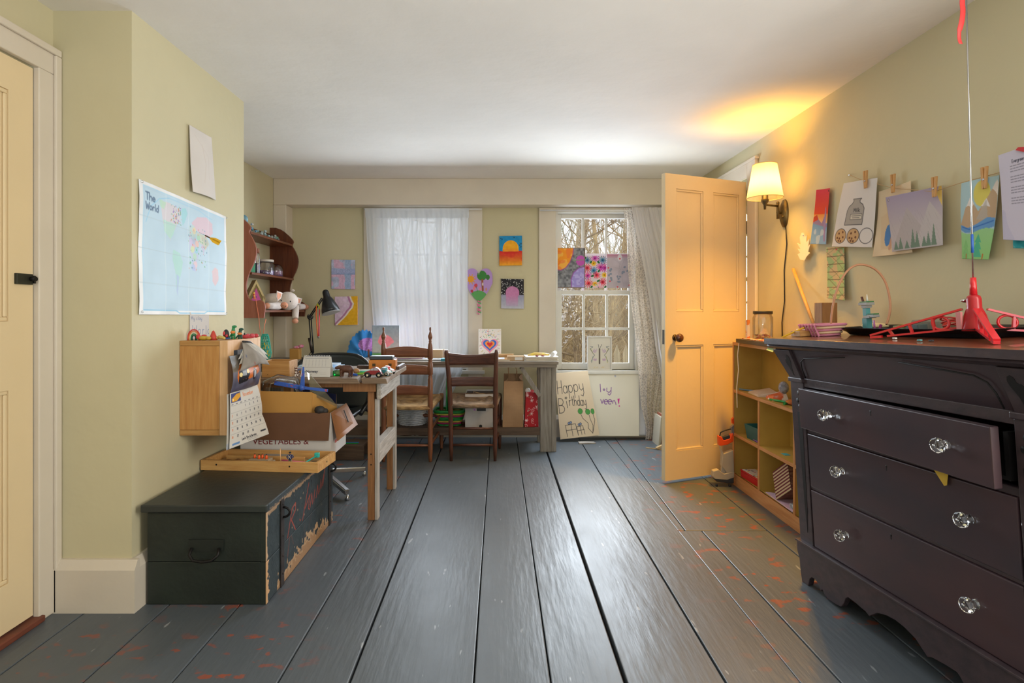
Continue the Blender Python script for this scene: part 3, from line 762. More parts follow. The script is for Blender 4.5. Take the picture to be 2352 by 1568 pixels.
top.rect(.20, .44, .29, .58, (150, 154, 158)); top.ell(.55, .58, .075, .17, (28, 28, 32)); top.ell(.56, .58, .045, .11, (170, 172, 178)); top.ell(.86, .40, .05, .13, (28, 28, 32)); top.ell(.865, .40, .03, .085, (160, 162, 170))
top.poly([(.12, .70), (.36, .66), (.34, .74), (.14, .80)], (26, 26, 30)); top.line([(.42, .5), (.8, .38)], .012, (240, 180, 90))
def leaf(y0, y1, z0, z1, x0, x1, bow):
    """page between heights z1 (top) and z0, bulging into the room"""
    def fn(U, V):
        p = np.zeros(U.shape + (3,))
        p[..., 1] = y0 + (y1 - y0) * U
        p[..., 2] = z1 + (z0 - z1) * V
        p[..., 0] = x0 + (x1 - x0) * V + bow(U, V)
        return p
    return fn
sheet('car_picture', top, leaf(2.30, 2.565, .752, .905, CX1 + .022, CX1 + .022, lambda U, V: .045 * np.sin(math.pi * V * .9) * (.4 + .6 * np.sin(math.pi * U)) - .0 * U), PRINT, cal, .001)
mp = Art(.27, .23, (222, 218, 210), 700)
mp.rect(.03, .02, .34, .19, (70, 84, 140)); mp.poly([(.05, .12), (.2, .05), (.33, .04), (.33, .12), (.2, .18), (.06, .18)], (230, 170, 60)); mp.ell(.09, .14, .02, .02, (250, 230, 160))
mp.text('November', .42, .055, .075, .014, (226, 150, 110), adv=.72)
day = 0
for r in range(5):
    v = .285 + r * .128
    mp.line([(.02, v - .035), (.97, v - .035)], .003, (150, 148, 146))
    for c in range(7):
        if r == 0 and c < 3: continue
        day += 1
        if day > 30: break
        mp.text(str(day), .05 + c * .135, v, .035, .009, (226, 130, 84) if c == 0 else (60, 62, 74), adv=.62)
for c in range(7): mp.line([(.04 + c * .135, .225), (.09 + c * .135, .225)], .010, (70, 72, 86))
mp.text("Lee's Tire & Service", .30, .885, .04, .009, (46, 46, 54), adv=.66); mp.rect(.06, .93, .24, .965, (110, 150, 200)); mp.rect(.80, .875, .95, .905, (60, 62, 70))
mp.line([(.42, .945), (.72, .945)], .004, (90, 90, 96)); mp.line([(.45, .97), (.70, .97)], .004, (120, 120, 126))
def page_pos(U, V):
    p = leaf(2.305, 2.565, .522, .75, CX1 + .024, CX1 + .03, lambda U, V: .02 * np.sin(math.pi * V) * U + .055 * np.maximum(V - .6, 0) * U * 2.2)(U, V)
    p[..., 1] -= .03 * V * V * (1 - U) * .6; return p
sheet('month_page', mp, page_pos, PAPER, cal, .001)
def under_pos(U, V):
    p = page_pos(U, V); p[..., 0] -= .010; p[..., 1] -= .006; p[..., 2] -= .004; return p
sheet('under_page', Art(.27, .23, (206, 202, 194), 150).rect(0, .9, 1, 1, (180, 186, 196)), under_pos, PAPER, cal, .001)
for k, (dx, dz, c) in enumerate(((.034, .0, (198, 194, 184)), (.050, -.012, (186, 180, 168)), (.066, -.030, (150, 142, 132)))):
    fa = Art(.27, .11, c, 120).mottle(5, .05, k); fa.specks(10, .02, [(150, 90, 80), (90, 100, 130)], k)
    def flap(U, V, dx=dx, dz=dz, k=k):
        p = np.zeros(U.shape + (3,)); w = .10 + .9 * V
        p[..., 1] = 2.475 + (U - .5) * .30 * w - .015 * k + .02
        p[..., 2] = .955 - (.05 + .008 * k) * V ** 1.4 + dz * V - .025 * V * np.abs(U - .45) * 1.6
        p[..., 0] = CX1 + .006 + (dx + .012) * np.sin(V * 1.5) * (.7 + .3 * np.sin(math.pi * U))
        return p
    sheet('folded_page', fa, flap, PAPER, cal, .001)
MB().tube([(CX1 + .012, 2.445, .958), (CX1 + .02, 2.50, .952), (CX1 + .03, 2.60, .90)], .004, 8).build('binding', mat('black_binding', (44, 44, 48), .5), cal)

# ---- clay toys on the cabinet
def clay(name, rgb): return mat('clay_' + name, rgb, .5, var=.08, scale=30, bump=.1, bscale=120)
TZ = CZ1
rb = thing('clay_rainbow', 'small clay rainbow arch in red orange green on the pine cabinet', 'toy', (-1.31, 2.385, TZ))
for k, (c, rgb) in enumerate((('red', (206, 62, 66)), ('orange', (232, 134, 66)), ('cream', (226, 206, 170)), ('green', (46, 140, 84)), ('darkgreen', (40, 84, 70)))):
    rr_ = .026 - k * .0047
    MB().tube([(-1.308 + rr_, 2.378, TZ)] + [Vector((-1.308 + rr_ * math.cos(a), 2.378, TZ + 1.35 * rr_ * math.sin(a) + .0105)) for a in np.linspace(0, math.pi, 14)] + [(-1.308 - rr_, 2.378, TZ)], .0026, 7).build('arc', clay(c, rgb), rb)
def blob(name, label, pieces, loc, cat='toy', **k):
    t = thing(name, label, cat, loc, group=k.get('group'))
    for nm, m_, ells in pieces:
        q = MB()
        for e in ells:
            if len(e) == 3: q.tube(e[0], e[1], e[2])
            else: q.ell(e[0], e[1], 12, 8)
        q.build(nm, m_, t)
    return t
CR, CY_, CG, CO, CK = clay('red', (206, 62, 66)), clay('yellow', (198, 164, 60)), clay('green', (46, 140, 84)), clay('orange', (232, 134, 66)), clay('black', (40, 44, 44))
x, y = -1.262, 2.37
blob('clay_fish', 'yellow and red clay fish lying beside the clay rainbow', [('body', CY_, [((x, y, TZ + .010), (.024, .012, .010)), ((x + .02, y, TZ + .009), (.012, .012, .008))]), ('fin', CR, [((x - .020, y - .004, TZ + .015), (.011, .006, .011)), ((x + .002, y, TZ + .020), (.012, .005, .005))])], (x, y, TZ))
x, y = -1.236, 2.40
single(MB().lathe([(.0, .042), (.006, .036), (.014, .012), (.017, .0)], (x, y, TZ), 14), 'clay_cone', clay('brick', (200, 66, 50)), 'red clay cone with a pointed top on the pine cabinet', 'toy')
x, y = -1.205, 2.40
blob('clay_curl', 'crumpled pale yellow clay curl beside the red clay cone', [('coil', clay('straw', (212, 186, 104)), [([(x - .018, y, TZ + .006), (x - .008, y + .008, TZ + .013), (x + .002, y - .006, TZ + .012), (x + .010, y + .006, TZ + .009), (x + .018, y, TZ + .007)], [.006, .007, .007, .007, .005], 8)])], (x, y, TZ))
x, y = -1.205, 2.45
blob('clay_ladybird', 'black and red spotted clay ladybird standing upright before the note', [('body', CK, [((x, y, TZ + .022), (.013, .012, .022))]), ('wing', CR, [((x - .004, y - .008, TZ + .026), (.006, .006, .010)), ((x + .006, y - .008, TZ + .016), (.006, .006, .007))]), ('foot', clay('blue', (70, 110, 180)), [((x + .006, y - .004, TZ + .004), (.018, .012, .004))])], (x, y, TZ))
for k, (x, y, h, lab) in enumerate(((-1.178, 2.46, .060, 'taller green clay dinosaur with orange vest on the pine cabinet'), (-1.152, 2.47, .047, 'shorter dark green clay dinosaur with orange vest on the pine cabinet'))):
    g = CG if k == 0 else clay('darkgreen', (40, 84, 70))
    t = thing('clay_dinosaur', lab, 'toy', (x, y, TZ), 'clay dinosaurs on the cabinet')
    q = MB(); q.tube([(x, y, TZ + h * .25), (x, y, TZ + h * .5), (x + .001, y, TZ + h * .75), (x + .002, y, TZ + h * .88)], [.008, .0095, .007, .007], 9); q.ell((x + .006, y - .002, TZ + h * .93), (.011, .007, .006))
    q.tube([(x - .006, y, TZ), (x - .005, y, TZ + h * .4)], .0045, 7).tube([(x + .006, y, TZ), (x + .005, y, TZ + h * .4)], .0045, 7).tube([(x - .004, y, TZ + h * .4), (x - .014, y, TZ + h * .22), (x - .020, y, TZ + .003)], [.005, .0035, .002], 7)
    q.build('body', g, t); MB().ell((x, y - .004, TZ + h * .52), (.0105, .0085, h * .13)).build('vest', CO, t); MB().ell((x + .010, y - .005, TZ + h * .96), (.003, .003, .003)).build('eye', CK, t)
x, y = -1.137, 2.52
blob('clay_crab', 'flat red clay crab with raised pincers on the pine cabinet', [('shell', CR, [((x - .005, y, TZ + .006), (.034, .022, .006)), ((x - .018, y, TZ + .012), (.016, .014, .006))]), ('pincer', clay('rose', (214, 84, 96)), [((x + .018, y - .002, TZ + .013), (.011, .009, .008)), ((x - .004, y, TZ + .014), (.010, .008, .008))]), ('eye', CK, [((x - .016, y - .006, TZ + .021), (.004, .004, .005))])], (x, y, TZ))
x, y = -1.150, 2.585
blob('clay_tomato', 'two round red clay tomatoes at the far end of the pine cabinet', [('fruit', CR, [((x, y, TZ + .010), (.014, .012, .010)), ((x + .02, y - .004, TZ + .010), (.012, .011, .010))])], (x, y, TZ))
x, y = -1.165, 2.63
blob('clay_leaf', 'flat dark green clay leaf at the far end of the pine cabinet', [('blade', clay('leafgreen', (40, 110, 66)), [((x, y, TZ + .004), (.030, .012, .004)), ((x + .012, y, TZ + .007), (.012, .006, .004))])], (x, y, TZ))

# ---- chest
GRN = mat('chest_paint_dark_green', (36, 44, 38), .5, rgb2=(27, 33, 29), scale=5, bump=.15, bscale=50)
ch = thing('blanket_chest', 'old dark green painted wooden chest with iron straps and rope-style handle', 'chest', (-1.085, 2.47, 0))
X0, X1, Y0, Y1, ZT, ZS = -1.306, -.862, 2.058, 2.882, .342, .160
MB().box(X0, X1 - .022, Y0, Y0 + .02, .002, ZS - .001).build('end_plank', GRN, ch, bevel=.002); MB().box(X0, X1 - .022, Y0, Y0 + .02, ZS + .001, ZT).build('end_plank', GRN, ch, bevel=.002)
MB().box(X0, X1 - .022, Y1 - .02, Y1, .002, ZT).build('end_plank', GRN, ch, bevel=.002); MB().box(X0, X0 + .02, Y0 + .02, Y1 - .02, .002, ZT).build('back_plank', GRN, ch)
MB().box(X0 + .02, X1 - .022, Y0 + .02, Y1 - .02, .004, .02).build('bottom_board', GRN, ch)
for (z0, z1, low) in ((.002, ZS - .001, True), (ZS + .001, ZT, False)):
    a = Art(Y1 - Y0, z1 - z0, (50, 60, 64), 300); a.mottle(6, .02, 1).mottle(24, .02, 2)
    a.specks(18, .012, [(110, 112, 106), (90, 78, 64)], 9 if low else 10)
    rr = (168, 74, 58)
    if low:
        n1 = a.nz(10, 5); a.fill((a.V > .60 + .5 * n1 - .25 * np.sin(a.U * 3.1)) & (a.U > .12), (196, 160, 120), .85); a.fill((a.V > .8 + .35 * n1 - .25 * np.sin(a.U * 3.1)) & (a.U > .12), (150, 116, 84), .8)
        a.line([(.28, 0), (.25, .45)], .03, rr, .7); a.line([(.30, .0), (.33, .3)], .03, rr, .4); a.line([(.5, .1), (.48, .5)], .02, rr, .4); a.line([(.60, .0), (.56, .35)], .02, rr, .4)
    else:
        for st in ([(.25, 1), (.31, .42), (.36, .36), (.36, .52), (.30, .66), (.36, 1)], [(.42, .86), (.43, .9)], [(.46, .95), (.56, .18)], [(.50, .72), (.58, .5), (.55, .8), (.57, .86)],
                   [(.58, .82), (.61, .52), (.62, .80)], [(.64, .78), (.66, .5)], [(.68, .74), (.71, .46), (.72, .7)], [(.74, .68), (.77, .4)], [(.77, .62), (.87, .05)], [(.80, .6), (.83, .35)]):
            a.line(st, .03, (186, 70, 54), .95)
        a.fill((a.V < .02 + .09 * a.nz(14, 3)) & (a.U > .02) & (a.U < .75), (186, 150, 116), .8); a.specks(9, .02, [(150, 128, 108)], 12, (.3, .3, .5, .9))
        a.line([(.60, .18), (.60, .34)], .02, (16, 16, 18)); a.ell(.60, .18, .008, .03, (16, 16, 18))
    if low: a.fill((a.U < .03 * a.nz(12, 7) + .004), (200, 160, 120))
    else: a.fill((a.U < .02 * a.nz(12, 8) + .003), (190, 160, 130))
    sheet('front_plank', a, quad((X1, Y0, z1), (X1, Y1, z1), (X1, Y0, z0)), PAINTW, ch, .003)
    MB().box(X1 - .0215, X1 - .0032, Y0, Y1, z0, z1).build('front_board', GRN, ch)
lid = MB().box(-1.318, -.852, 2.036, 2.892, .350, .378).build('lid', mat('chest_lid_paint', (46, 52, 50), .42, rgb2=(38, 43, 42), scale=4, bump=.12, bscale=40), ch, bevel=.004)
a = Art(.83, .027, (58, 66, 70), 300).mottle(10, .04, 2); a.fill(a.V > .55 + .6 * a.nz(12, 4), (190, 154, 120), .7)
sheet('worn_lid_edge', a, quad((-.8512, 2.05, .377), (-.8512, 2.88, .377), (-.8512, 2.05, .350)), PAINTW, lid, .0006)
RUST = mat('strap_iron', (62, 54, 52), .6, rgb2=(44, 40, 40), scale=14, metal=.3)
for y in (2.20, 2.825):
    s = MB().box(X1 + .001, X1 + .006, y - .016, y + .016, 0, .345).build('iron_strap', RUST, ch, bevel=.0015)
    for z in (.05, .12, .2, .325): MB().ell((X1 + .007, y, z), (.003, .004, .004), 8, 6).build('rivet', RUST, s)
    MB().tube([Vector((X1 + .006 + .026 * math.sin(t), y + .004, .292 + .02 * math.cos(t) * 1.0)) for t in np.linspace(0, math.pi, 10)], .0048, 8).build('hasp_ring', IRON, s)
hd = MB().box(-1.15, -1.02, Y0 - .004, Y0 - .0005, .20, .245).build('handle_plate', mat('handle_plate_iron', (28, 34, 30), .5), ch)
MB().tube([(-1.135, Y0 - .008, .215), (-1.138, Y0 - .022, .195), (-1.12, Y0 - .030, .178), (-1.085, Y0 - .032, .174), (-1.05, Y0 - .030, .178), (-1.032, Y0 - .022, .195), (-1.035, Y0 - .008, .215)], .0055, 8).build('bail', IRON, hd)

# ---- wooden tray with toys on the chest
tray = thing('wooden_tray', 'shallow pine tray of small toys lying across the chest lid', 'tray', (-1.05, 2.53, .378))
TM = frame((-.794, 2.436, .378), (-.996, .088, 0), (.088, .996, 0), (0, 0, 1))   # local x runs left along the front rail, y away
TW, TD, TH = .545, .205, .045
TRW = wood('tray_pine', (204, 160, 98), (184, 134, 76), .5, GX, 5)
for (a0, a1, b0, b1) in ((0, TW, 0, .014), (0, TW, TD - .014, TD), (0, .014, .014, TD - .014), (TW - .014, TW, .014, TD - .014)):
    r_ = MB().box(a0, a1, b0, b1, 0, TH, TM).build('rail', TRW, tray, bevel=.0012)
    if b0 == 0 and a1 == TW:
        for xx in (.13, .47): MB().cyl(TM @ Vector((xx, .001, .026)), TM @ Vector((xx, -.0008, .026)), .004, n=12).build('peg_hole', BLACKP, r_)
MB().cyl(TM @ Vector((.001, .1, .024)), TM @ Vector((-.0008, .1, .024)), .004, n=12).build('peg_hole', BLACKP, tray)
tb = Art(TW - .028, TD - .028, (176, 146, 104), 300).mottle(8, .03, 3)
for i in range(7): tb.line([(1 - (.05 + .012 * i), .5 - .06 * i), (1 - (.12 + .02 * i), .35 - .05 * i)], .012, (36, 36, 44))
for r_ in (.06, .10, .14, .18): tb.line([(.84 + r_ * 1.0 * math.cos(t), .8 - r_ * 2.6 * math.sin(t)) for t in np.linspace(.3, 2.8, 16)], .012, (60, 52, 46))
for i in range(14): tb.line([(.80 + .012 * i, .95), (.79 + .012 * i + .01 * (i % 3), .78 - .02 * (i % 4))], .014, (44, 54, 84))
tb.rect(.45, .05, .72, .22, (44, 44, 66)); tb.rect(.05, .1, .16, .22, (36, 32, 30))
fn = lambda U, V: np.array([[TM @ Vector((TW - .014 - u * (TW - .028), TD - .014 - v * (TD - .028), .012)) for u, v in zip(ru, rv)] for ru, rv in zip(U, V)])
sheet('patterned_base', tb, fn, PAINTW, tray, .006, toward=(-1.05, 2.5, 3))
MB().box(.115, TW - .05, .118, .128, .012, .036, TM).build('divider', TRW, tray, bevel=.001)
TB = .378 + .0125
OLDW = wood('grey_driftwood', (182, 166, 140), (150, 134, 110), .7, GX, 8)
sh = thing('toy_ship', 'toy steamship whittled from pale wood with orange peg sailors', 'toy', TM @ Vector((.33, .06, .0125)))
MB().prism([(.24, .03), (.35, .03), (.385, .047), (.40, .06), (.385, .073), (.35, .09), (.24, .09)], .0125, .030, TM).build('hull', OLDW, sh, bevel=.002)
MB().box(.248, .342, .038, .082, .030, .042, TM).build('deckhouse', OLDW, sh, bevel=.002)
for k, xx in enumerate((.265, .288, .30, .325)):
    pg = MB().lathe([(.0055, 0), (.0055, .010), (.0038, .012), (.0045, .016), (.0, .0195)], tuple(TM @ Vector((xx, .055 + .008 * (k % 2), .042))), 10).build('peg_sailor', ORANGE, sh)
    MB().ell(tuple(TM @ Vector((xx, .055 + .008 * (k % 2), .0605))), (.0035, .0035, .0028), 8, 6).build('cap', mat('dark_cap', (60, 40, 34), .6), pg)
rf = thing('toy_raft', 'small pale wooden toy raft with a thin mast', 'toy', TM @ Vector((.20, .05, .0125)))
MB().box(.165, .225, .03, .07, .0125, .026, TM).box(.172, .21, .036, .064, .026, .032, TM).build('hull', OLDW, rf, bevel=.002)
MB().cyl(TM @ Vector((.196, .05, .032)), TM @ Vector((.197, .05, .092)), .002, n=8).build('mast', PALEWOOD, rf)
fg = thing('toy_soldier', 'tiny toy figure in blue jacket with white cross belts on a green base', 'toy', TM @ Vector((.15, .05, .0125)))
c = TM @ Vector((.152, .052, .0125))
MB().box(.138, .166, .040, .064, .0125, .0150, TM).build('base', GREEN, fg)
MB().tube([c + Vector((-.008, 0, .002)), c + Vector((-.003, 0, .030))], [.0035, .0045], 8).tube([c + Vector((.010, 0, .002)), c + Vector((.003, 0, .030))], [.0035, .0045], 8).build('trousers', mat('khaki', (120, 112, 84), .7), fg)
MB().tube([c + Vector((0, 0, .028)), c + Vector((0, 0, .042)), c + Vector((0, 0, .052))], [.006, .008, .006], 8).tube([c + Vector((.006, 0, .05)), c + Vector((.015, 0, .042)), c + Vector((.006, -.006, .036))], .003, 7).tube([c + Vector((-.006, 0, .05)), c + Vector((-.015, 0, .042)), c + Vector((-.006, -.006, .036))], .003, 7).build('jacket', mat('navy_jacket', (34, 44, 92), .6), fg)
MB().beam(c + Vector((-.006, -.0075, .036)), c + Vector((.006, -.0075, .051)), .0018, .001).beam(c + Vector((.006, -.0075, .036)), c + Vector((-.006, -.0075, .051)), .0018, .001).build('cross_belt', WHITEP, fg)
MB().ell(tuple(c + Vector((0, 0, .058))), (.0045, .0045, .0055), 10, 7).build('head', mat('toy_skin', (150, 110, 84), .6), fg); MB().lathe([(.0055, 0), (.0052, .004), (.0, .007)], tuple(c + Vector((0, 0, .060))), 10).build('cap', BLACKP, fg)
single(MB().cyl(TM @ Vector((.215, .105, .022)), TM @ Vector((.085, .085, .019)), .0055, n=12), 'pink_stick', PINK, 'pink chalk stick lying along the tray divider', 'stick')
hm = thing('toy_mallet', 'turquoise toy mallet leaning over the front rail of the pine tray', 'toy', TM @ Vector((.06, .09, .0125)))
MB().cyl(TM @ Vector((.095, .03, .022)), TM @ Vector((.055, .118, .045)), .0035, n=10).build('handle', TEAL, hm); MB().box(.044, .066, .112, .128, .036, .058, TM).build('head', TEAL, hm, bevel=.003)
single(MB().prism([(.43, .03), (.50, .025), (.515, .07), (.47, .10), (.44, .085), (.42, .06)], .0125, .024, TM), 'wood_offcut', wood('offcut_dark', (150, 102, 54), (96, 64, 36), .6, GX, 8), 'brown wooden offcut at the wall end of the tray', 'wood scrap', bevel=.002)
single(MB().box(.41, .428, .035, .095, .0125, .03, TM), 'wood_wedge', wood('offcut_dark', (150, 102, 54), (96, 64, 36), .6, GX, 8), 'short dark wooden wedge next to the toy steamship', 'wood scrap', bevel=.003)
single(MB().box(.20, .34, .140, .188, .0125, .030, TM), 'grey_slab', mat('grey_slab_wood', (150, 146, 140), .7, rgb2=(128, 122, 116), scale=12), 'flat grey wooden slab behind the tray divider', 'wood scrap', bevel=.003)

# ---- carton of art supplies behind the tray, on the chest
BX0, BX1, BY0, BY1, BZ0, BZ1 = -1.26, -.818, 2.705, 2.97, .3785, .592
CARDW = mat('carton_white', (200, 196, 192), .7, var=.04, scale=5); CARDB = mat('carton_brown', (104, 70, 46), .75, rgb2=(94, 62, 40), scale=6, bump=.05)
CARDT = mat('card_tan', (196, 146, 74), .75, var=.05, scale=4)
bx = thing('vegetable_carton', 'white produce carton with brown folded-out flaps standing on the chest', 'box', (-1.04, 2.81, BZ0))
t_ = .005
MB().box(BX0, BX1, BY0, BY0 + t_, BZ0, BZ1).box(BX0, BX1, BY1 - t_, BY1, BZ0, BZ1).box(BX0, BX0 + t_, BY0 + t_, BY1 - t_, BZ0, BZ1).box(BX1 - t_, BX1, BY0 + t_, BY1 - t_, BZ0, BZ1).box(BX0 + t_, BX1 - t_, BY0 + t_, BY1 - t_, BZ0, BZ0 + t_).build('carton_body', CARDW, bx)
MB().hexa([(BX0, BY0 - .012, .466), (BX1 - .008, BY0 - .016, .460), (BX1 - .008, BY0 - .011, .460), (BX0, BY0 - .007, .466), (BX0, BY0 - .005, BZ1), (BX1 - .002, BY0 - .005, BZ1), (BX1 - .002, BY0 - .0005, BZ1 + .002), (BX0, BY0 - .0005, BZ1 + .002)]).build('front_flap', CARDB, bx)
sf = MB().hexa([(BX1 + .03, BY0 + .02, .452), (BX1 + .062, BY1 + .01, .480), (BX1 + .056, BY1 + .012, .478), (BX1 + .024, BY0 + .022, .452), (BX1 + .005, BY0, BZ1), (BX1 + .005, BY1, BZ1 + .002), (BX1 + .0005, BY1, BZ1 + .004), (BX1 + .0005, BY0, BZ1 + .002)]).build('side_flap', mat('flap_tan', (168, 118, 78), .45, rgb2=(150, 100, 62), scale=4), bx)
MB().beam((BX1 + .020, 2.86, BZ1 - .012), (BX1 + .042, 2.868, .515), .006, .003, (1, 0, 0)).build('slot', BLACKP, sf)
MB().beam((BX1 - .34, BY0 - .0085, BZ1 - .01), (BX1 - .34, BY0 - .0105, BZ1 - .05), .022, .003, (0, 1, 0)).build('hand_slot', CARDW, bx)
font_mesh('VEGETABLES &', .042, frame((-1.20, BY0 - .0006, .440), (1, 0, 0), (0, 0, 1)), 'printed_lettering', mat('carton_red_ink', (116, 30, 34), .7), bx)
MB().box(BX1 + .0003, BX1 + .0012, 2.77, 2.85, .430, .446).build('printed_mark', mat('carton_red_ink2', (196, 110, 104), .7), bx)
ic = thing('tan_card_box', 'open tan cardboard box wedged upright inside the produce carton', 'box', (-1.05, 2.76, BZ0 + .006))
MB().hexa([(BX0 + .01, 2.735, BZ0 + .006), (-.925, 2.735, BZ0 + .006), (-.925, 2.739, BZ0 + .006), (BX0 + .01, 2.739, BZ0 + .006), (BX0 + .01, 2.718, .700), (-.915, 2.718, .692), (-.915, 2.722, .692), (BX0 + .01, 2.722, .700)]).build('front_flap', CARDT, ic)
MB().hexa([(-.928, 2.739, BZ0 + .006), (-.924, 2.739, BZ0 + .006), (-.848, 2.90, BZ0 + .006), (-.852, 2.90, BZ0 + .006), (-.918, 2.722, .692), (-.914, 2.722, .690), (-.845, 2.90, .60), (-.849, 2.90, .60)]).build('side_wall', CARDT, ic)
MB().box(BX0 + .012, -.93, 2.745, 2.90, BZ0 + .006, BZ0 + .01).build('bottom', CARDT, ic)
# things standing in the carton
pb = thing('toy_propeller', 'blue speckled paper windmill propeller poking out of the carton', 'toy', (-.99, 2.745, .68))
BSP = mat('blue_speckled', (52, 92, 178), .5, rgb2=(170, 70, 90), scale=60, lo=.62, hi=.66)
MB().beam((-1.110, 2.745, .735), (-.975, 2.742, .712), .012, .02, (0, 0, 1)).beam((-.975, 2.742, .712), (-.845, 2.745, .696), .012, .014, (0, 0, 1)).build('blade', BSP, pb, bevel=.002)
MB().prism([(-.011, 0), (.013, 0), (.007, .075), (.003, .115), (-.003, .115)], -.004, .004, frame((-.972, 2.739, .700), (1, 0, .03), (.07, 0, 1))).build('upright_blade', BSP, pb)
MB().lathe([(.0, .0), (.014, .001), (.014, .004), (0, .006)], n=14, M=frame((-.972, 2.733, .712), (1, 0, 0), (0, 0, 1))).build('hub', BSP, pb)
single(MB().hexa([(-.93, 2.74, .68), (-.80, 2.79, .60), (-.80, 2.792, .602), (-.93, 2.742, .682), (-.945, 2.735, .79), (-.935, 2.742, .78), (-.935, 2.744, .78), (-.945, 2.737, .79)]), 'clear_sleeve', glass('shiny_sleeve', gloss=.22, tint=.85), 'clear stiff plastic sleeve slanting out of the carton', 'plastic sleeve')
single(MB().hexa([(-1.06, 2.90, .45), (-.86, 2.93, .45), (-.86, 2.94, .45), (-1.06, 2.91, .45), (-1.04, 2.865, .70), (-.85, 2.90, .655), (-.85, 2.91, .655), (-1.04, 2.875, .70)]), 'navy_folder', mat('navy_gloss', (26, 32, 58), .15, coat=.4), 'dark navy folder leaning inside the produce carton', 'folder')
single(MB().tube([(-1.19, 2.75, .48), (-1.15, 2.75, .735), (-1.10, 2.76, .752), (-1.02, 2.78, .74), (-.97, 2.80, .60)], [.010, .022, .026, .020, .012], 10), 'plastic_wrap', CLEAR, 'rolled clear plastic wrap in the produce carton', 'plastic wrap')
single(MB().ell((-.875, 2.715, .605), (.028, .022, .022), 8, 6).ell((-.852, 2.72, .60), (.018, .018, .014), 7, 5), 'coal_lump', mat('dark_lump', (40, 38, 38), .6, bump=.3, bscale=60), 'black crumpled lump at the corner of the produce carton', 'scrap')
# ================================================================ ALCOVE: scrolled wall shelf, pig, table, desk chair
CHERRY = wood('cherry_shelf', (112, 58, 34), (84, 40, 24), .4, GZ, 5, coat=.2)
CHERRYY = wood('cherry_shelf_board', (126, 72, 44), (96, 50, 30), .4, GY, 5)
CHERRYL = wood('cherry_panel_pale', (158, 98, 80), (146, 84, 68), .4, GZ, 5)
ws = thing('wall_shelf', 'cherry-brown scroll-sided wall shelf hung in the left alcove', 'shelf', (-1.75, 4.17, 1.04))
YN, YFAR = 3.78, 4.57
def scroll(hook):
    top = 1.772
    P = [(0, 1.04), (.285, 1.04), (.297, 1.10), (.290, 1.145), (.262, 1.165), (.225, 1.155), (.185, 1.165), (.165, 1.21), (.163, 1.28), (.190, 1.36), (.220, 1.42), (.236, 1.48), (.232, 1.53), (.205, 1.59), (.185, 1.62), (.186, 1.635), (.200, 1.658), (.165, 1.70), (.10, 1.755), (.05, 1.772), (0, top)]
    # smooth the outline
    out = []
    for i in range(len(P)):
        a, b_ = Vector(P[i]), Vector(P[(i + 1) % len(P)])
        if 2 <= i <= 18: out += [tuple(a.lerp(b_, .25)), tuple(a.lerp(b_, .75))]
        else: out.append(tuple(a))
    return out
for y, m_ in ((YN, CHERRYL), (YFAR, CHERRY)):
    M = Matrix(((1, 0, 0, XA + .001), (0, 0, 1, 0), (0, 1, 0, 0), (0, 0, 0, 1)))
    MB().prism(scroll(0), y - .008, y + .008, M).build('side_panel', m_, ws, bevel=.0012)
for z, d in ((1.635, .190), (1.355, .200), (1.095, .288)):
    MB().box(XA + .001, XA + d, YN + .008, YFAR - .008, z - .016, z).build('shelf_board', CHERRYY, ws, bevel=.0015)
MB().cyl((XA + .05, YN + .008, 1.70), (XA + .05, YFAR - .008, 1.70), .006, n=10).build('rail', CHERRYY, ws)
# --- top shelf: bead strings
z = 1.635
for k, (px, py, rgb, lab) in enumerate(((578, 520, (60, 140, 176), 'blue bead necklace heaped at the near end of the top shelf'), (600, 530, (116, 170, 176), 'pale teal bead necklace trailing along the top shelf'), (618, 540, (44, 70, 84), 'dark grey bead string in the middle of the top shelf'))):
    c = onX(XA + .10, px, py); c.y = (3.90, 4.12, 4.30)[k]
    q = MB()
    for i in range(26):
        t = i * .62; r_ = .03 + .016 * math.sin(i * 1.7)
        q.ell((XA + .11 + 1.2 * r_ * math.cos(t), c.y + 1.9 * r_ * math.sin(t), z + .009 + (.075, .05, .035)[k] * (1 - abs(math.sin(t))) * (.4 + .6 * i / 26)), (.011, .011, .009), 8, 5)
    single(q, 'bead_necklace', mat('beads_%d' % k, rgb, .3, rgb2=(200, 200, 196), scale=30), lab, 'necklace', 'bead strings on the top shelf')
cb_ = thing('toy_camera', 'small green and grey toy gadget at the far end of the top shelf', 'toy', (XA + .10, 4.40, z))
MB().box(XA + .06, XA + .14, 4.36, 4.40, z, z + .04).build('body', mat('sage_plastic', (120, 170, 150), .5), cb_, bevel=.004); MB().ell((XA + .10, 4.44, z + .02), (.03, .03, .02)).build('ball', mat('slate_plastic', (60, 76, 88), .4), cb_)
single(MB().ell((XA + .11, 3.83, z + .04), (.045, .03, .04)).ell((XA + .12, 3.835, z + .085), (.03, .024, .035)), 'blue_scarf', mat('blue_cloth', (44, 118, 168), .8, rgb2=(150, 190, 200), scale=30), 'bunched blue cloth at the near end of the top shelf', 'cloth')
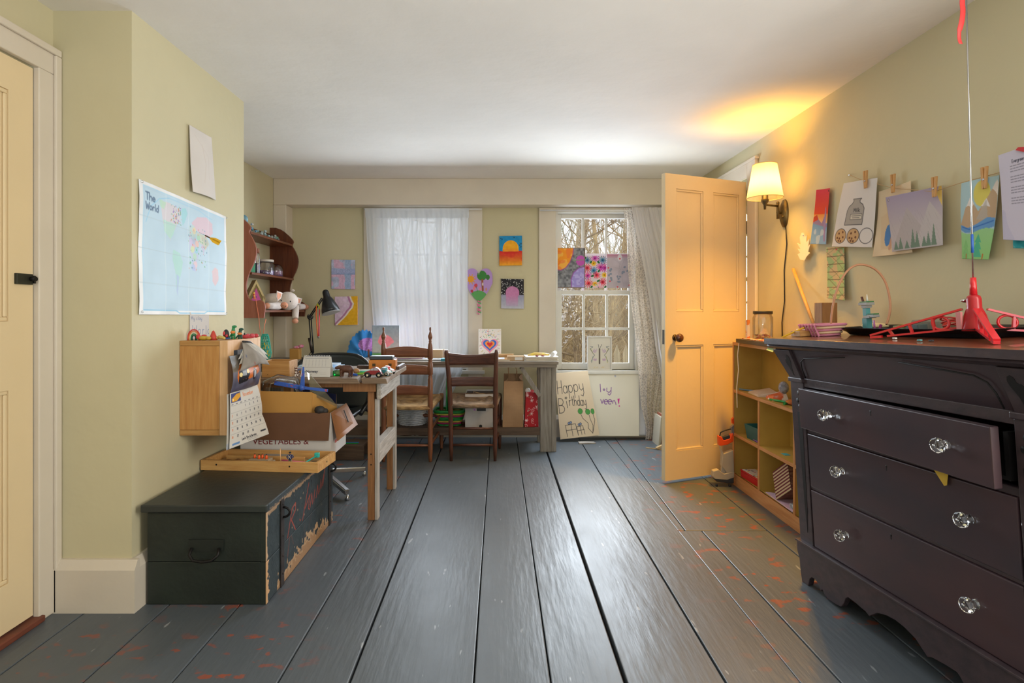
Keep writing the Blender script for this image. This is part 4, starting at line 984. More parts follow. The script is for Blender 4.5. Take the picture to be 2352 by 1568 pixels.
# --- middle shelf
z = 1.355
def jar(name, label, x, y, z, r, h, lidrgb, fill=None, fh=.4, lidh=.014, dome=False, cat='jar'):
    t = thing(name, label, cat, (x, y, z))
    if dome: MB().lathe([(r, .0), (r, h * .5), (r * .95, h * .7), (r * .7, h * .92), (r * .3, h), (0, h)], (x, y, z), 22).build('body', CLEAR, t)
    else:
        MB().lathe([(r * .96, 0), (r, .006), (r, h * .78), (r * .82, h * .9), (r * .82, h)], (x, y, z), 22).build('body', CLEAR, t)
        MB().lathe([(r * .88, 0), (r * .88, lidh), (r * .84, lidh + .002), (0, lidh + .002)], (x, y, z + h), 22).build('lid', mat('lid_%d_%d_%d' % lidrgb, lidrgb, .5), t)
    if fill: MB().lathe([(r * .92, 0), (r * .92, h * fh), (0, h * fh)], (x, y, z + .003), 18).build('contents', mat('fill_%d_%d_%d' % fill, fill, .7, rgb2=(120, 90, 150), scale=60), t)
    return t
xm = XA + .13
single(MB().prism([(xm - .03, 3.86), (xm + .03, 3.86), (xm + .03, 3.93), (xm - .03, 3.93)], z, z + .075), 'green_carton', pm('green_card', (34, 128, 84), .5), 'small green carton at the near end of the middle shelf', 'carton', bevel=.002)
jar('glue_bottle', 'slim clear bottle with brown brush cap on the middle shelf', xm + .02, 3.985, z, .017, .15, (150, 96, 70), (90, 100, 110), .5, .03, cat='bottle')
jar('pill_bottle', 'tall orange-tinted bottle with white cap at the back of the middle shelf', XA + .05, 4.12, z, .032, .17, (214, 210, 206), (214, 150, 110), .9, .022, cat='bottle')
jar('screw_jar', 'wide clear glass jar with cream lid on the middle shelf', xm - .015, 4.22, z, .062, .105, (216, 208, 196), (150, 130, 170), .35, .016)
jar('dome_tub', 'round clear domed tub of pink clay at the far end of the middle shelf', xm - .02, 4.41, z, .058, .105, (220, 220, 220), (206, 170, 190), .45, dome=True, cat='tub')
for k, (yy, lab) in enumerate(((4.07, 'left of two small clear marbles cups before the wide jar'), (4.12, 'right of two small clear marbles cups before the wide jar'))):
    jar('marble_cup', lab, xm + .045, yy, z, .019, .03, (200, 205, 215), (170, 176, 196), .6, dome=True, cat='cup')
# --- bottom shelf: birdhouse, pig
z = 1.095
GOLD = mat('olive_gold_paint', (150, 128, 72), .6, var=.08, scale=20); CREAM = mat('pale_gold_paint', (206, 186, 130), .6)
bh = thing('bird_house', 'gold steep-roofed toy birdhouse with pink dotted front on the bottom shelf', 'birdhouse', (XA + .16, 3.98, z))
M = frame((XA + .165, 3.93, z), (.80, .6, 0), (0, 0, 1))
MB().prism([(-.055, 0), (.055, 0), (.055, .10), (0, .20), (-.055, .10)], -.10, 0, M).build('house', GOLD, bh)
MB().prism([(-.066, .075), (-.052, .075), (0, .185), (.052, .075), (.066, .075), (0, .215)], -.115, .006, M).build('roof', CREAM, bh)
for s_ in (-.052, .052): MB().box(s_ - .008, s_ + .008, 0, .10, 0, .006, M).build('trim', CREAM, bh)
MB().prism([(-.042, 0), (.042, 0), (.036, .06), (0, .155), (-.036, .06)], .001, .003, M).build('dotted_front', mat('pink_dots', (204, 82, 160), .6, rgb2=(60, 70, 150), scale=45, lo=.66, hi=.68, detail=0), bh)
PLUSH = mat('plush_cream', (226, 214, 206), .95, var=.05, scale=20, bump=.4, bscale=260); PEACH = mat('plush_peach', (222, 158, 128), .9, var=.05, scale=20, bump=.3, bscale=260)
px_, py_, pz_ = -1.63, 4.19, 1.095
pig = thing('toy_pig', 'cream plush pig with peach ears sprawled over the bottom shelf edge', 'stuffed toy', (px_, py_, pz_))
def pp(px, py, dx=0.0): return onX(px_ + dx, px, py)
q = MB()
q.ell((px_ - .06, py_ - .02, pz_ + .065), (.10, .085, .062), 16, 10)
q.ell(pp(661, 691, .045), (.075, .080, .070), 18, 12)                      # head
q.tube([pp(640, 702), pp(625, 703, .01), pp(614, 702, .015)], [.03, .026, .024], 12)   # arm to the left
q.tube([pp(676, 704, .02), pp(686, 704, .03), pp(697, 704, .035)], [.03, .026, .024], 12)  # arm to the right
q.tube([pp(680, 700, .05), pp(679, 715, .06), pp(678, 731, .065)], [.026, .026, .024], 12)  # leg hanging
q.build('body', PLUSH, pig, remesh=.006)
MB().tube([pp(699, 704, .035), pp(704, 705, .035)], [.024, .02], 12).ell(pp(704, 705, .035), (.02, .012, .02)).build('hoof', PEACH, pig)
MB().ell(pp(678, 737, .066), (.024, .024, .020)).build('hoof', PEACH, pig)
MB().ell(pp(613, 702, .016), (.020, .02, .022)).build('hoof', PEACH, pig)
MB().ell(pp(653, 701, .11), (.026, .026, .024)).build('snout', PEACH, pig)
for a, b_ in ((650, 702), (656, 703)): MB().ell(pp(a, b_, .134), (.003, .003, .004), 8, 6).build('nostril', BLACKP, pig)
for a, b_ in ((667, 692),): MB().ell(pp(a, b_, .115), (.005, .005, .006), 8, 6).build('eye', BLACKP, pig)
MB().ell(pp(646, 690, .105), (.005, .005, .006), 8, 6).build('eye', BLACKP, pig)
for pts in ([(636, 668), (648, 673), (645, 684), (637, 692), (634, 680)], [(675, 681), (693, 686), (689, 698), (678, 696)]):
    P = [pp(a, b_, .08) for a, b_ in pts]; n_ = Vector((.55, -.83, 0)) * .009; k = len(P)
    e = MB().add(P + [p + n_ for p in P], [tuple(range(k)), tuple(reversed(range(k, 2 * k)))] + [(i, (i + 1) % k, k + (i + 1) % k, k + i) for i in range(k)]).build('ear', PLUSH, pig, bevel=.003)
    c_ = sum(P, Vector()) / k; Q = [c_ + (p - c_) * .74 + n_ * 1.05 for p in P]
    MB().add(Q + [p + n_ * .2 for p in Q], [tuple(range(k)), tuple(reversed(range(k, 2 * k)))] + [(i, (i + 1) % k, k + (i + 1) % k, k + i) for i in range(k)]).build('inner_ear', PEACH, e)
MB().ell(pp(672, 667, .0), (.016, .014, .012)).build('tail', PLUSH, pig)
# --- net bag on coral strings
nb = thing('net_bag', 'turquoise crocheted net bag of beads hanging on coral strings from the wall shelf', 'bag', (-1.60, 3.74, .745))
hk = Vector((-1.655, 3.768, 1.19)); bt = at(607, 765, 3.74)
MB().tube([hk, at(594, 725, 3.75), at(598, 766, 3.74)], .0022, 6).build('string', pm('coral_cord', (240, 140, 110), .7), nb)
MB().tube([at(611, 732, 3.76), at(607, 750, 3.75), at(605, 766, 3.74)], .0022, 6).build('string', pm('coral_cord', (240, 140, 110), .7), nb)
bc = at(609, 800, 3.74)
prof = [(.0, -.085), (.02, -.083), (.038, -.06), (.044, -.03), (.040, .0), (.034, .04), (.026, .08), (.018, .098)]
net = MB()
for s_ in (1, -1):
    for k in range(12):
        pts = []
        for j in range(17):
            f = j / 16; i = min(int(f * 7), 6); g = f * 7 - i
            r_ = prof[i][0] * (1 - g) + prof[i + 1][0] * g; zz = prof[i][1] * (1 - g) + prof[i + 1][1] * g
            t = 2 * math.pi * k / 12 + s_ * f * 2.2
            pts.append(bc + Vector((r_ * math.cos(t) * .9, r_ * math.sin(t) * .9, zz)))
        net.tube(pts, .0019, 4, caps=False)
tag(net.build('netting', pm('turquoise_yarn', (52, 176, 156), .8), nb), kind='stuff')
MB().lathe([(r_ * .82, z_) for r_, z_ in prof[:6]], tuple(bc), 14).build('beads', mat('mixed_beads', (50, 150, 140), .4, rgb2=(220, 190, 60), scale=70, lo=.5, hi=.55), nb)
MB().box(-1.662, -1.655, 3.752, 3.766, 1.17, 1.215).build('tag', mat('red_yellow_tag', (196, 50, 40), .5, rgb2=(220, 180, 60), scale=60, lo=.5, hi=.55), nb)

# ---- work table in front of the alcove
TTOP = .749
OLDT = wood('old_table_top', (150, 128, 104), (112, 92, 74), .6, GX, 5, bump=.25)
OLDTF = wood('table_leg_pine', (156, 108, 66), (128, 86, 50), .55, GZ, 5)
GREYP = wood('whitewashed_pine', (190, 184, 176), (152, 144, 134), .7, GY, 6, bump=.3)
GREYZ = wood('whitewashed_leg', (184, 178, 170), (150, 142, 132), .7, GZ, 6, bump=.3)
tb_ = thing('work_table', 'homemade pine work table with whitewashed side boards crowded with toys', 'table', (-.95, 3.12, 0))
ysp = [2.80, 2.935, 3.10, 3.27, 3.43]
for i in range(4):
    x1 = -.568 if i else -.568
    if i == 0:
        MB().hexa([(-1.33, 2.802, TTOP - .026), (-.70, 2.800, TTOP - .026), (-.715, 2.933, TTOP - .026), (-1.33, 2.933, TTOP - .026), (-1.33, 2.802, TTOP), (-.715, 2.800, TTOP), (-.73, 2.933, TTOP), (-1.33, 2.933, TTOP)]).build('top_plank', OLDT, tb_, bevel=.003)
        MB().hexa([(-.688, 2.80, TTOP - .026), (-.560, 2.80, TTOP - .026), (-.568, 2.933, TTOP - .026), (-.70, 2.933, TTOP - .026), (-.695, 2.80, TTOP), (-.568, 2.80, TTOP), (-.568, 2.933, TTOP), (-.71, 2.933, TTOP)]).build('top_plank', OLDT, tb_, bevel=.003)
    else: MB().box(-1.33, x1, ysp[i] + .001, ysp[i + 1] - .001, TTOP - .026, TTOP).build('top_plank', OLDT, tb_, bevel=.003)
MB().box(-1.33, -.75, 2.855, 2.878, TTOP - .052, TTOP - .027).build('front_cleat', OLDTF, tb_)
MB().box(-.80, -.632, 2.850, 2.874, TTOP - .075, TTOP - .027).build('apron', OLDTF, tb_, bevel=.002)
MB().box(-.627, -.607, 2.86, 3.42, TTOP - .115, TTOP - .027).build('side_apron', GREYP, tb_, bevel=.002)
for (ya_, yb_) in ((2.882, 2.935), (3.375, 3.425)):
    MB().box(-.680, -.645, ya_, yb_, 0, TTOP - .027).build('leg', OLDTF, tb_, bevel=.002); MB().box(-.644, -.628, ya_ + .004, yb_, 0, TTOP - .117).build('leg_facing', GREYZ, tb_, bevel=.002)
    if yb_ > 3: MB().box(-1.31, -1.265, ya_, yb_, 0, TTOP - .027).build('leg', OLDTF, tb_, bevel=.002)
MB().box(-1.31, -1.265, 2.965, 3.01, 0, TTOP - .027).build('leg', OLDTF, tb_, bevel=.002)
MB().box(-.668, -.628, 2.936, 3.374, .285, .385).build('stretcher', GREYP, tb_, bevel=.002)
for z in (.66, .69): MB().cyl((-.6068, 2.875, z), (-.6062, 2.875, z), .004, n=10).build('nail_head', IRON, tb_)
for z in (.29, .345): MB().cyl((-.662, 2.8812, z), (-.662, 2.8818, z), .004, n=10).build('nail_head', IRON, tb_)
T0 = TTOP + .0005
# wooden pencil box
wbx = thing('pencil_box', 'open pine pencil box at the left end of the work table', 'box', (-1.14, 2.90, T0))
PX0, PX1, PY0, PY1 = -1.215, -1.075, 2.845, 2.965
for (a, b_, c, d) in ((PX0, PX1, PY0, PY0 + .008), (PX0, PX1, PY1 - .008, PY1), (PX0, PX0 + .008, PY0 + .008, PY1 - .008), (PX1 - .008, PX1, PY0 + .008, PY1 - .008)):
    MB().box(a, b_, c, d, T0, T0 + .084).build('side', PINEX, wbx, bevel=.0012)
MB().box(PX0 + .008, PX1 - .008, PY0 + .008, PY1 - .008, T0, T0 + .006).build('bottom', PINEX, wbx)
MB().cyl((PX0 + .03, PY0 + .001, T0 + .014), (PX0 + .03, PY0 - .0006, T0 + .014), .002, n=8).build('nail', IRON, wbx)
# tiger
tx, ty = -1.045, 2.87
tg = thing('toy_tiger', 'tiny brown and white striped tiger figure beside the pine pencil box', 'toy', (tx, ty, T0))
TIG = mat('tiger_stripes', (226, 216, 206), .5, rgb2=(84, 48, 30), scale=110, lo=.48, hi=.52, stretch=(.4, .4, 1))
q = MB().ell((tx, ty, T0 + .022), (.011, .012, .012), 12, 8).ell((tx - .003, ty - .004, T0 + .038), (.009, .009, .009), 12, 8).tube([(tx - .006, ty - .006, T0), (tx - .006, ty - .004, T0 + .02)], .004, 7).tube([(tx + .007, ty - .006, T0), (tx + .007, ty - .002, T0 + .02)], .004, 7).tube([(tx + .008, ty + .006, T0 + .02), (tx + .016, ty + .004, T0 + .01), (tx + .016, ty, T0 + .003)], .0022, 6)
q.ell((tx - .008, ty - .004, T0 + .047), (.003, .003, .004), 7, 5).ell((tx + .003, ty - .004, T0 + .047), (.003, .003, .004), 7, 5).build('body', TIG, tg, remesh=.0018)
# desk calendar "Norway"
dc = thing('desk_calendar', 'white tent-shaped desk calendar lettered Norway on the work table', 'calendar', (-.94, 2.88, T0))
ax0, ax1 = -1.020, -.866
ca = Art(.154, .108, (212, 208, 200), 900)
ca.rect(.07, .075, .92, .092, (52, 62, 100)); ca.rect(.0, .52, 1, .535, (176, 170, 162))
for r in range(5):
    for c in range(7): ca.rect(.10 + c * .118, .16 + r * .07, .13 + c * .118, .185 + r * .07, (172, 168, 164))
ca.ell(.125, .775, .04, .055, (52, 100, 70)); ca.ell(.14, .785, .028, .038, (206, 208, 190)); ca.ell(.115, .80, .02, .03, (30, 60, 90))
ca.line([(.18, .86), (.38, .86)], .016, (96, 100, 108)); ca.line([(.62, .80), (.86, .80)], .008, (176, 172, 166)); ca.line([(.66, .86), (.86, .86)], .008, (160, 156, 150))
fc = sheet('front_leaf', ca, quad((ax0 + .006, 2.885, T0 + .103), (ax1 - .006, 2.885, T0 + .103), (ax0, 2.850, T0 + .001), (ax1, 2.850, T0 + .001)), PAPER, dc, .0012)
font_mesh('Norway', .019, frame((ax0 + .026, 2.8556, T0 + .0235), (1, 0, 0), (0, .325, .946)), 'printed_name', mat('navy_ink', (36, 42, 66), .7), dc)
MB().hexa([(ax0, 2.916, T0), (ax1, 2.916, T0), (ax1, 2.919, T0), (ax0, 2.919, T0), (ax0 + .006, 2.888, T0 + .103), (ax1 - .006, 2.888, T0 + .103), (ax1 - .006, 2.890, T0 + .103), (ax0 + .006, 2.890, T0 + .103)]).build('back_leaf', WHITEP, dc)
for k in range(16):
    x = ax0 + .012 + k * .0085
    MB().tube([Vector((x, 2.887 + .006 * math.cos(t), T0 + .104 + .006 * math.sin(t))) for t in np.linspace(0, 2 * math.pi, 9)[:-1]], .0009, 5, closed=True).build('wire_ring', WHITEP, dc)
# rhino / buffalo
rx, ry = -.79, 2.855
BRN = mat('toy_hide_brown', (92, 56, 38), .5, rgb2=(66, 38, 26), scale=18, bump=.2, bscale=90)
rh = thing('toy_buffalo', 'brown toy buffalo figure at the front of the work table', 'toy', (rx, ry, T0))
q = MB()
q.tube([(rx - .020, ry, T0 + .046), (rx - .008, ry, T0 + .044), (rx + .014, ry, T0 + .042), (rx + .030, ry, T0 + .041), (rx + .040, ry, T0 + .038)], [.014, .019, .020, .019, .010], 14)
q.tube([(rx - .018, ry, T0 + .048), (rx - .030, ry, T0 + .051), (rx - .042, ry, T0 + .048), (rx - .052, ry, T0 + .047)], [.013, .010, .0095, .006], 12)
for dx, dy in ((-.018, -.009), (-.012, .009), (.024, -.009), (.032, .009)):
    q.tube([(rx + dx, ry + dy, T0 + .034), (rx + dx + (.002 if dx > 0 else -.001), ry + dy, T0 + .016), (rx + dx - .003, ry + dy, T0 + .001)], [.0095, .0055, .0058], 10)
q.tube([(rx + .044, ry, T0 + .040), (rx + .049, ry, T0 + .028), (rx + .048, ry, T0 + .015)], [.003, .002, .0025], 7)
q.build('body', BRN, rh, remesh=.0028)
for s_ in (-1, 1): MB().tube([(rx - .034, ry + s_ * .007, T0 + .058), (rx - .030, ry + s_ * .014, T0 + .060), (rx - .024, ry + s_ * .018, T0 + .058)], [.0028, .0022, .001], 7).build('horn', mat('horn_tan', (176, 150, 120), .5), rh)
MB().ell((rx - .044, ry - .0085, T0 + .052), (.0015, .001, .0015), 7, 5).build('eye', BLACKP, rh)
# cars
def beetle(label, x, y, yaw, body, sc=1.0):
    M = rotz((x, y, T0), yaw) @ Matrix.Scale(sc, 4)
    t = thing('toy_car', label, 'toy car', (x, y, T0), 'toy cars on the work table')
    def prof(w):
        return [(-.046, .013), (-.048, .020), (-.042, .027), (-.030, .031), (-.020, .033), (-.012, .043), (-.002, .049), (.012, .050), (.024, .045), (.034, .034), (.043, .022), (.046, .013)]
    Q = Matrix(((1, 0, 0, 0), (0, 0, 1, 0), (0, 1, 0, 0), (0, 0, 0, 1)))
    MB().prism(prof(1), -.0155, .0155, M @ Q).build('shell', body, t, bevel=.005, segs=3)
    gl = MB().prism([(-.015, .035), (-.009, .044), (.003, .0475), (.003, .035)], -.0159, .0159, M @ Q).prism([(.006, .035), (.006, .0475), (.014, .0475), (.025, .040), (.027, .035)], -.0159, .0159, M @ Q).build('window', mat('car_glass', (190, 196, 204), .1, rgb2=(120, 124, 134)), t)
    for wx in (-.029, .030):
        for s_ in (-1, 1):
            f_ = MB().lathe([(.0145, -.004), (.0145, .004), (.0, .0042)], n=16, M=M @ Matrix.Translation((wx, s_ * .0165, .0115)) @ Matrix.Rotation(R(90), 4, 'X')).build('fender', BLACKP if body.name.startswith('car_red') else body, t)
            w_ = MB().lathe([(.0, -.0045), (.0105, -.0045), (.0105, .0045), (.0, .0045)], n=18, M=M @ Matrix.Translation((wx, s_ * .0205, .0105)) @ Matrix.Rotation(R(90), 4, 'X')).build('wheel', BLACKP, t)
            MB().lathe([(.0, -.0052), (.006, -.0049), (.006, .0049), (.0, .0052)], n=14, M=M @ Matrix.Translation((wx, s_ * .0205, .0105)) @ Matrix.Rotation(R(90), 4, 'X')).build('hubcap', mat('hub_cream', (214, 204, 176), .3), w_)
    MB().box(-.052, -.046, -.016, .016, .012, .016, M).box(.046, .051, -.016, .016, .012, .016, M).build('bumper', CHROME, t)
    return t
beetle('dark red toy car at the front right corner of the work table', -.645, 2.868, 0, mat('car_red', (136, 26, 38), .2, coat=.5))
beetle('teal and white toy car parked behind the dark red one', -.600, 2.935, R(150), mat('car_teal', (60, 140, 150), .2, rgb2=(214, 214, 214), scale=40, lo=.5, hi=.55, coat=.5), .85)
beetle('red and white toy car farthest behind on the work table', -.600, 3.01, R(155), mat('car_redwhite', (206, 60, 66), .2, rgb2=(226, 222, 222), scale=40, lo=.5, hi=.55, coat=.5), .85)
# orange wooden case with black pouch
oc = thing('orange_case', 'orange wooden case with small hinges at the back of the work table', 'box', (-.68, 3.24, T0))
OCM = rotz((-.675, 3.25, T0), R(4))
MB().box(-.077, .077, -.045, .045, 0, .056, OCM).build('body', mat('orange_wood', (206, 128, 40), .4, rgb2=(186, 106, 30), scale=10), oc, bevel=.002)
for xx in (-.047, .045): MB().box(xx - .009, xx + .009, -.0472, -.0452, .02, .036, OCM).build('hinge', BRASS, oc)
single(MB().box(-.075, .062, -.042, .042, .0562, .078, OCM), 'black_pouch', mat('black_cover', (52, 56, 64), .4), 'black zip pouch lying on the orange wooden case', 'pouch', bevel=.006)
DKW = wood('walnut_slat', (96, 72, 58), (76, 54, 42), .5, GX, 6)
single(MB().box(-.835, -.745, 3.27, 3.31, T0, T0 + .018), 'walnut_block', DKW, 'flat walnut block to the left of the orange case', 'wood block', bevel=.002)
single(MB().box(-.594, -.575, 3.22, 3.42, T0, T0 + .018), 'walnut_strip', DKW, 'walnut strip at the right edge behind the toy cars', 'wood strip', bevel=.002)
# loose stationery on the table
single(MB().box(-.870, -.822, 2.905, 2.955, T0, T0 + .028), 'green_case', glass('green_clear', (70, 214, 130), gloss=.15, tint=.9), 'translucent green sharpener case by the toy buffalo', 'case', bevel=.006)
single(MB().cyl((-.79, 2.93, T0 + .007), (-.74, 2.90, T0 + .007), .006, n=10), 'blue_marker', BLUE, 'short blue marker lying behind the toy buffalo', 'marker')
for k, (x, y, a, m_, lab) in enumerate(((-.72, 3.02, 25, GREEN, 'green felt pen among the scattered pens by the cars'), (-.735, 3.06, 40, TEAL, 'teal felt pen among the scattered pens by the cars'), (-.70, 2.96, 10, mat('lime_pen', (150, 206, 60), .4), 'lime felt pen nearest the front of the work table'), (-.69, 3.08, 60, BLACKP, 'black pen crossing the felt pens by the cars'), (-.745, 3.12, 15, WHITEP, 'white pen behind the felt pens on the work table'))):
    d_ = Vector((math.cos(R(a)), math.sin(R(a)), 0)) * .055
    t = thing('felt_pen', lab, 'pen', (x, y, T0), 'scattered pens on the work table')
    MB().cyl(Vector((x, y, T0 + .006)) - d_, Vector((x, y, T0 + .006)) + d_ * .5, .0055, n=10).build('barrel', m_, t); MB().cyl(Vector((x, y, T0 + .006)) + d_ * .5, Vector((x, y, T0 + .006)) + d_, .0062, n=10).build('cap', m_, t)
single(MB().ell((-.765, 2.99, T0 + .016), (.018, .016, .016)), 'wooden_ball', mat('ball_wood', (176, 130, 84), .4), 'small tan wooden ball behind the toy buffalo', 'ball')
for k, (y, rgb, lab) in enumerate(((3.00, (90, 140, 200), 'blue coloured pencil lying behind the desk calendar'), (3.03, (220, 110, 90), 'coral coloured pencil lying behind the desk calendar'), (3.06, (130, 180, 210), 'pale blue coloured pencil lying behind the desk calendar'))):
    single(MB().cyl((-1.10, y, T0 + .022), (-.94, y + .02, T0 + .024), .004, n=6, smooth=False), 'coloured_pencil', pm('pencil_%d' % k, rgb), lab, 'pencil', 'coloured pencils on the work table')
single(MB().box(-1.09, -.95, 2.985, 3.09, T0, T0 + .0175), 'pencil_tray', PINEX, 'low pine tray holding coloured pencils behind the calendar', 'tray', bevel=.003)
single(MB().box(-1.14, -.92, 3.12, 3.32, T0, T0 + .02).box(-1.13, -.94, 3.13, 3.31, T0 + .02, T0 + .032), 'paper_stack', mat('blue_white_paper', (206, 214, 222), .8, rgb2=(120, 160, 200), scale=8), 'stack of blue and white papers behind the pencil tray', 'paper')

# ---- black swivel chair behind the table
NAVY = mat('black_vinyl', (32, 40, 48), .28, var=.06, scale=4, coat=.15)
sc_ = thing('swivel_chair', 'black vinyl swivel chair with aluminium star base behind the work table', 'chair', (-1.085, 3.42, 0))
cxx, cyy = -1.085, 3.42
def shell(u, v):
    # v 0 front of the seat -> 1 top of the back, u across
    s = (u - .5) * 2
    if v < .45:
        f = v / .45; y = cyy - .22 + f * .40; z = .455 - .02 * math.sin(f * 3.1) - (.03 * (1 - f) ** 4); w = .235 + .01 * f
        x = s * w; z += .045 * s ** 4
    else:
        f = (v - .45) / .55; y = cyy + .18 + .10 * math.sin(f * 1.57); z = .44 + .36 * f; w = .262 * (1 - .06 * f ** 4)
        x = s * w; y -= .10 * s * s * (1 - .3 * f); z -= .085 * abs(s) ** 4.5 * f
    return Vector((cxx + x, y, z))
MB().grid(shell, 22, 30).build('shell', NAVY, sc_, solid=.022)
ed = [shell(0, v) for v in np.linspace(0, 1, 24)] + [shell(u, 1) for u in np.linspace(0, 1, 16)[1:]] + [shell(1, v) for v in np.linspace(1, 0, 24)[1:]] + [shell(u, 0) for u in np.linspace(1, 0, 16)[1:-1]]
MB().tube(ed, .012, 8, closed=True).build('edge_piping', BLACKP, sc_)
MB().cyl((cxx, cyy, .09), (cxx, cyy, .42), .022, n=16).build('column', STEEL, sc_); MB().box(cxx - .09, cxx + .09, cyy - .09, cyy + .09, .405, .422).build('seat_plate', BLACKP, sc_)
for dx, dy in ((.20, .24), (.215, -.23), (-.10, .2), (-.10, -.18)):
    e = Vector((cxx + dx, cyy + dy, .045)); s0 = Vector((cxx, cyy, .10))
    lg = MB().beam(s0, e, .032, .03).build('star_leg', STEEL, sc_, bevel=.006)
    MB().lathe([(.012, 0), (.016, .004), (.010, .018), (.005, .035)], (e.x, e.y, 0.0), 14).build('glide', CHROME, lg)
for s_ in (1,):
    MB().tube([(cxx + .258, cyy - .10, .47), (cxx + .285, cyy - .02, .53), (cxx + .285, cyy + .05, .60), (cxx + .258, cyy + .14, .66)], [.014, .014, .014, .012], 10).build('arm', BLACKP, sc_)
# ================================================================ BACK WALL: long desk, chairs, drawings, curtains
WEATH = wood('weathered_board', (150, 140, 128), (116, 106, 96), .7, GX, 4, bump=.3)
WEATHZ = wood('weathered_post', (156, 150, 142), (122, 114, 106), .75, GZ, 5, bump=.35)
BROWNB = wood('brown_shelf_board', (104, 84, 68), (78, 62, 50), .65, GX, 4, bump=.2)
DZ = .700
dk = thing('long_desk', 'long weathered plank desk under the windows with a low shelf', 'desk', (-.70, 4.42, 0))
for (y0, y1) in ((4.22, 4.352), (4.354, 4.488), (4.490, 4.62)):
    MB().box(-1.868, .462, y0, y1, DZ - .022, DZ).build('top_plank', WEATH, dk, bevel=.003)
MB().box(-1.86, .45, 4.226, 4.245, DZ - .045, DZ - .023).build('front_cleat', WEATH, dk)
MB().box(.325, .412, 4.265, 4.305, 0, DZ - .046).build('leg', WEATHZ, dk, bevel=.003); MB().box(.413, .450, 4.27, 4.36, 0, DZ - .046).build('leg_facing', WEATHZ, dk, bevel=.003)
MB().box(.325, .412, 4.56, 4.61, 0, DZ - .023).build('leg', WEATHZ, dk, bevel=.003)
MB().box(-1.86, -1.79, 4.27, 4.32, 0, DZ - .046).build('leg', WEATHZ, dk, bevel=.003); MB().box(-1.86, -1.79, 4.56, 4.61, 0, DZ - .023).build('leg', WEATHZ, dk, bevel=.003)
MB().beam((.18, 4.285, DZ - .05), (.322, 4.285, .43), .03, .07, (0, 1, 0)).build('brace', WEATHZ, dk)
MB().box(-1.78, .322, 4.28, 4.56, .158, .186).build('low_shelf', BROWNB, dk, bevel=.003)
MB().box(-1.78, .322, 4.262, 4.279, .128, .186).build('shelf_rail', BROWNB, dk, bevel=.003)
D0 = DZ + .0005; S0 = .1865
def book(name, label, x0, x1, y0, y1, z0, h, cover, cat='book', group=None, rot=0.0, pages=True):
    c = ((x0 + x1) / 2, (y0 + y1) / 2, z0); M = rotz(c, rot); w, d = (x1 - x0) / 2, (y1 - y0) / 2
    t = thing(name, label, cat, c, group)
    ct = min(.002, h * .15)
    MB().box(-w, w, -d, d, 0, ct, M).box(-w, w, -d, d, h - ct, h, M).box(-w, -w + .002, -d, d, ct, h - ct, M).build('cover', cover, t)
    MB().box(-w + .002, w - .003, -d + .003, d - .003, ct, h - ct, M).build('pages', mat('page_block', (222, 216, 202), .85), t)
    return t
# leaning pictures on the desk
fa = Art(.24, .25, (54, 130, 196), 330).mottle(7, .05, 2)
for k in range(9): fa.line([(.5 + .5 * math.cos(R(200 + k * 17)), .95 + .95 * math.sin(R(200 + k * 17))), (.5, .95)], .008, (40, 110, 180), .6)
fa.ell(.62, .52, .30, .24, (176, 120, 190)); fa.fill(((fa.U - .62) / .30) ** 2 + ((fa.V - .52) / .24) ** 2 < 1.05 * fa.nz(9, 3) + .3, (184, 128, 198)); fa.specks(90, .012, [(206, 160, 214), (160, 96, 176), (214, 176, 222)], 4, (.34, .3, .9, .74)); fa.line([(.62, .72), (.64, 1)], .05, (130, 80, 60))
c0 = at(832, 822, 4.52); wv = .285 / 2
def fan_pos(U, V):
    # half disc with a scalloped rim, standing on the desk
    th = math.pi * (1 - U); r = (1 - V)
    sc = 1 + .025 * np.cos(th * 30) * (r > .93)
    x = c0[0] + wv * r * np.cos(th) * sc; z = D0 + .225 * r * np.sin(th) * sc + .001
    y = 4.575 + (z - D0) * .10 + .012 * r * np.cos(th * 9)
    return np.stack([x, y, z], -1)
fa2 = Art(.45, .225, (54, 130, 196), 330)
# resample the picture onto the half disc
th = math.pi * (1 - fa2.U); rr_ = 1 - fa2.V; su = np.clip(.5 + .5 * rr_ * np.cos(th), 0, 1); sv = np.clip(1 - rr_ * np.sin(th), 0, 1)
fa2.img = fa.img[(sv * (fa.ny - 1)).astype(int), (su * (fa.nx - 1)).astype(int)]
tag(sheet('fan_painting', fa2, fan_pos, CANVAS, thick=.003), 'scalloped blue half-disc painting of a lilac tree leaning on the desk', 'painting')
pt = Art(.222, .285, (150, 158, 164), 420); pt.vgrad(0, .8, (134, 148, 160), (190, 190, 182)); pt.vgrad(.83, 1, (120, 170, 110), (88, 150, 80))
pt.fill(((pt.U - .48) / .34) ** 2 + ((pt.V - .46) / .24) ** 2 < .35 + .65 * pt.nz(8, 6), (236, 140, 150)); pt.mottle(18, .03, 3); pt.line([(.47, .66), (.46, .86)], .03, (130, 90, 80)); pt.specks(40, .03, [(110, 160, 96), (136, 182, 120)], 3, (0, .86, 1, 1))
def canvas(name, label, a, px0, py0, px1, py1, Y, thick=.016, lean=0.0, skew=0.0, mtl=None, cat='painting', group=None, zbase=None):
    tl, tr, bl, br = at(px0, py0, Y + lean), at(px1, py0 + skew, Y + lean), at(px0, py1, Y), at(px1, py1 + skew, Y)
    return tag(sheet(name, a, quad(tl, tr, bl, br), mtl or CANVAS, thick=thick), label, cat, group)
canvas('tree_painting', 'canvas of a pink tree on grey sky leaning against the curtain', pt, 855, 747, 917, 824, 4.485, .014, .05)
hc = Art(.19, .255, (232, 226, 222), 520)
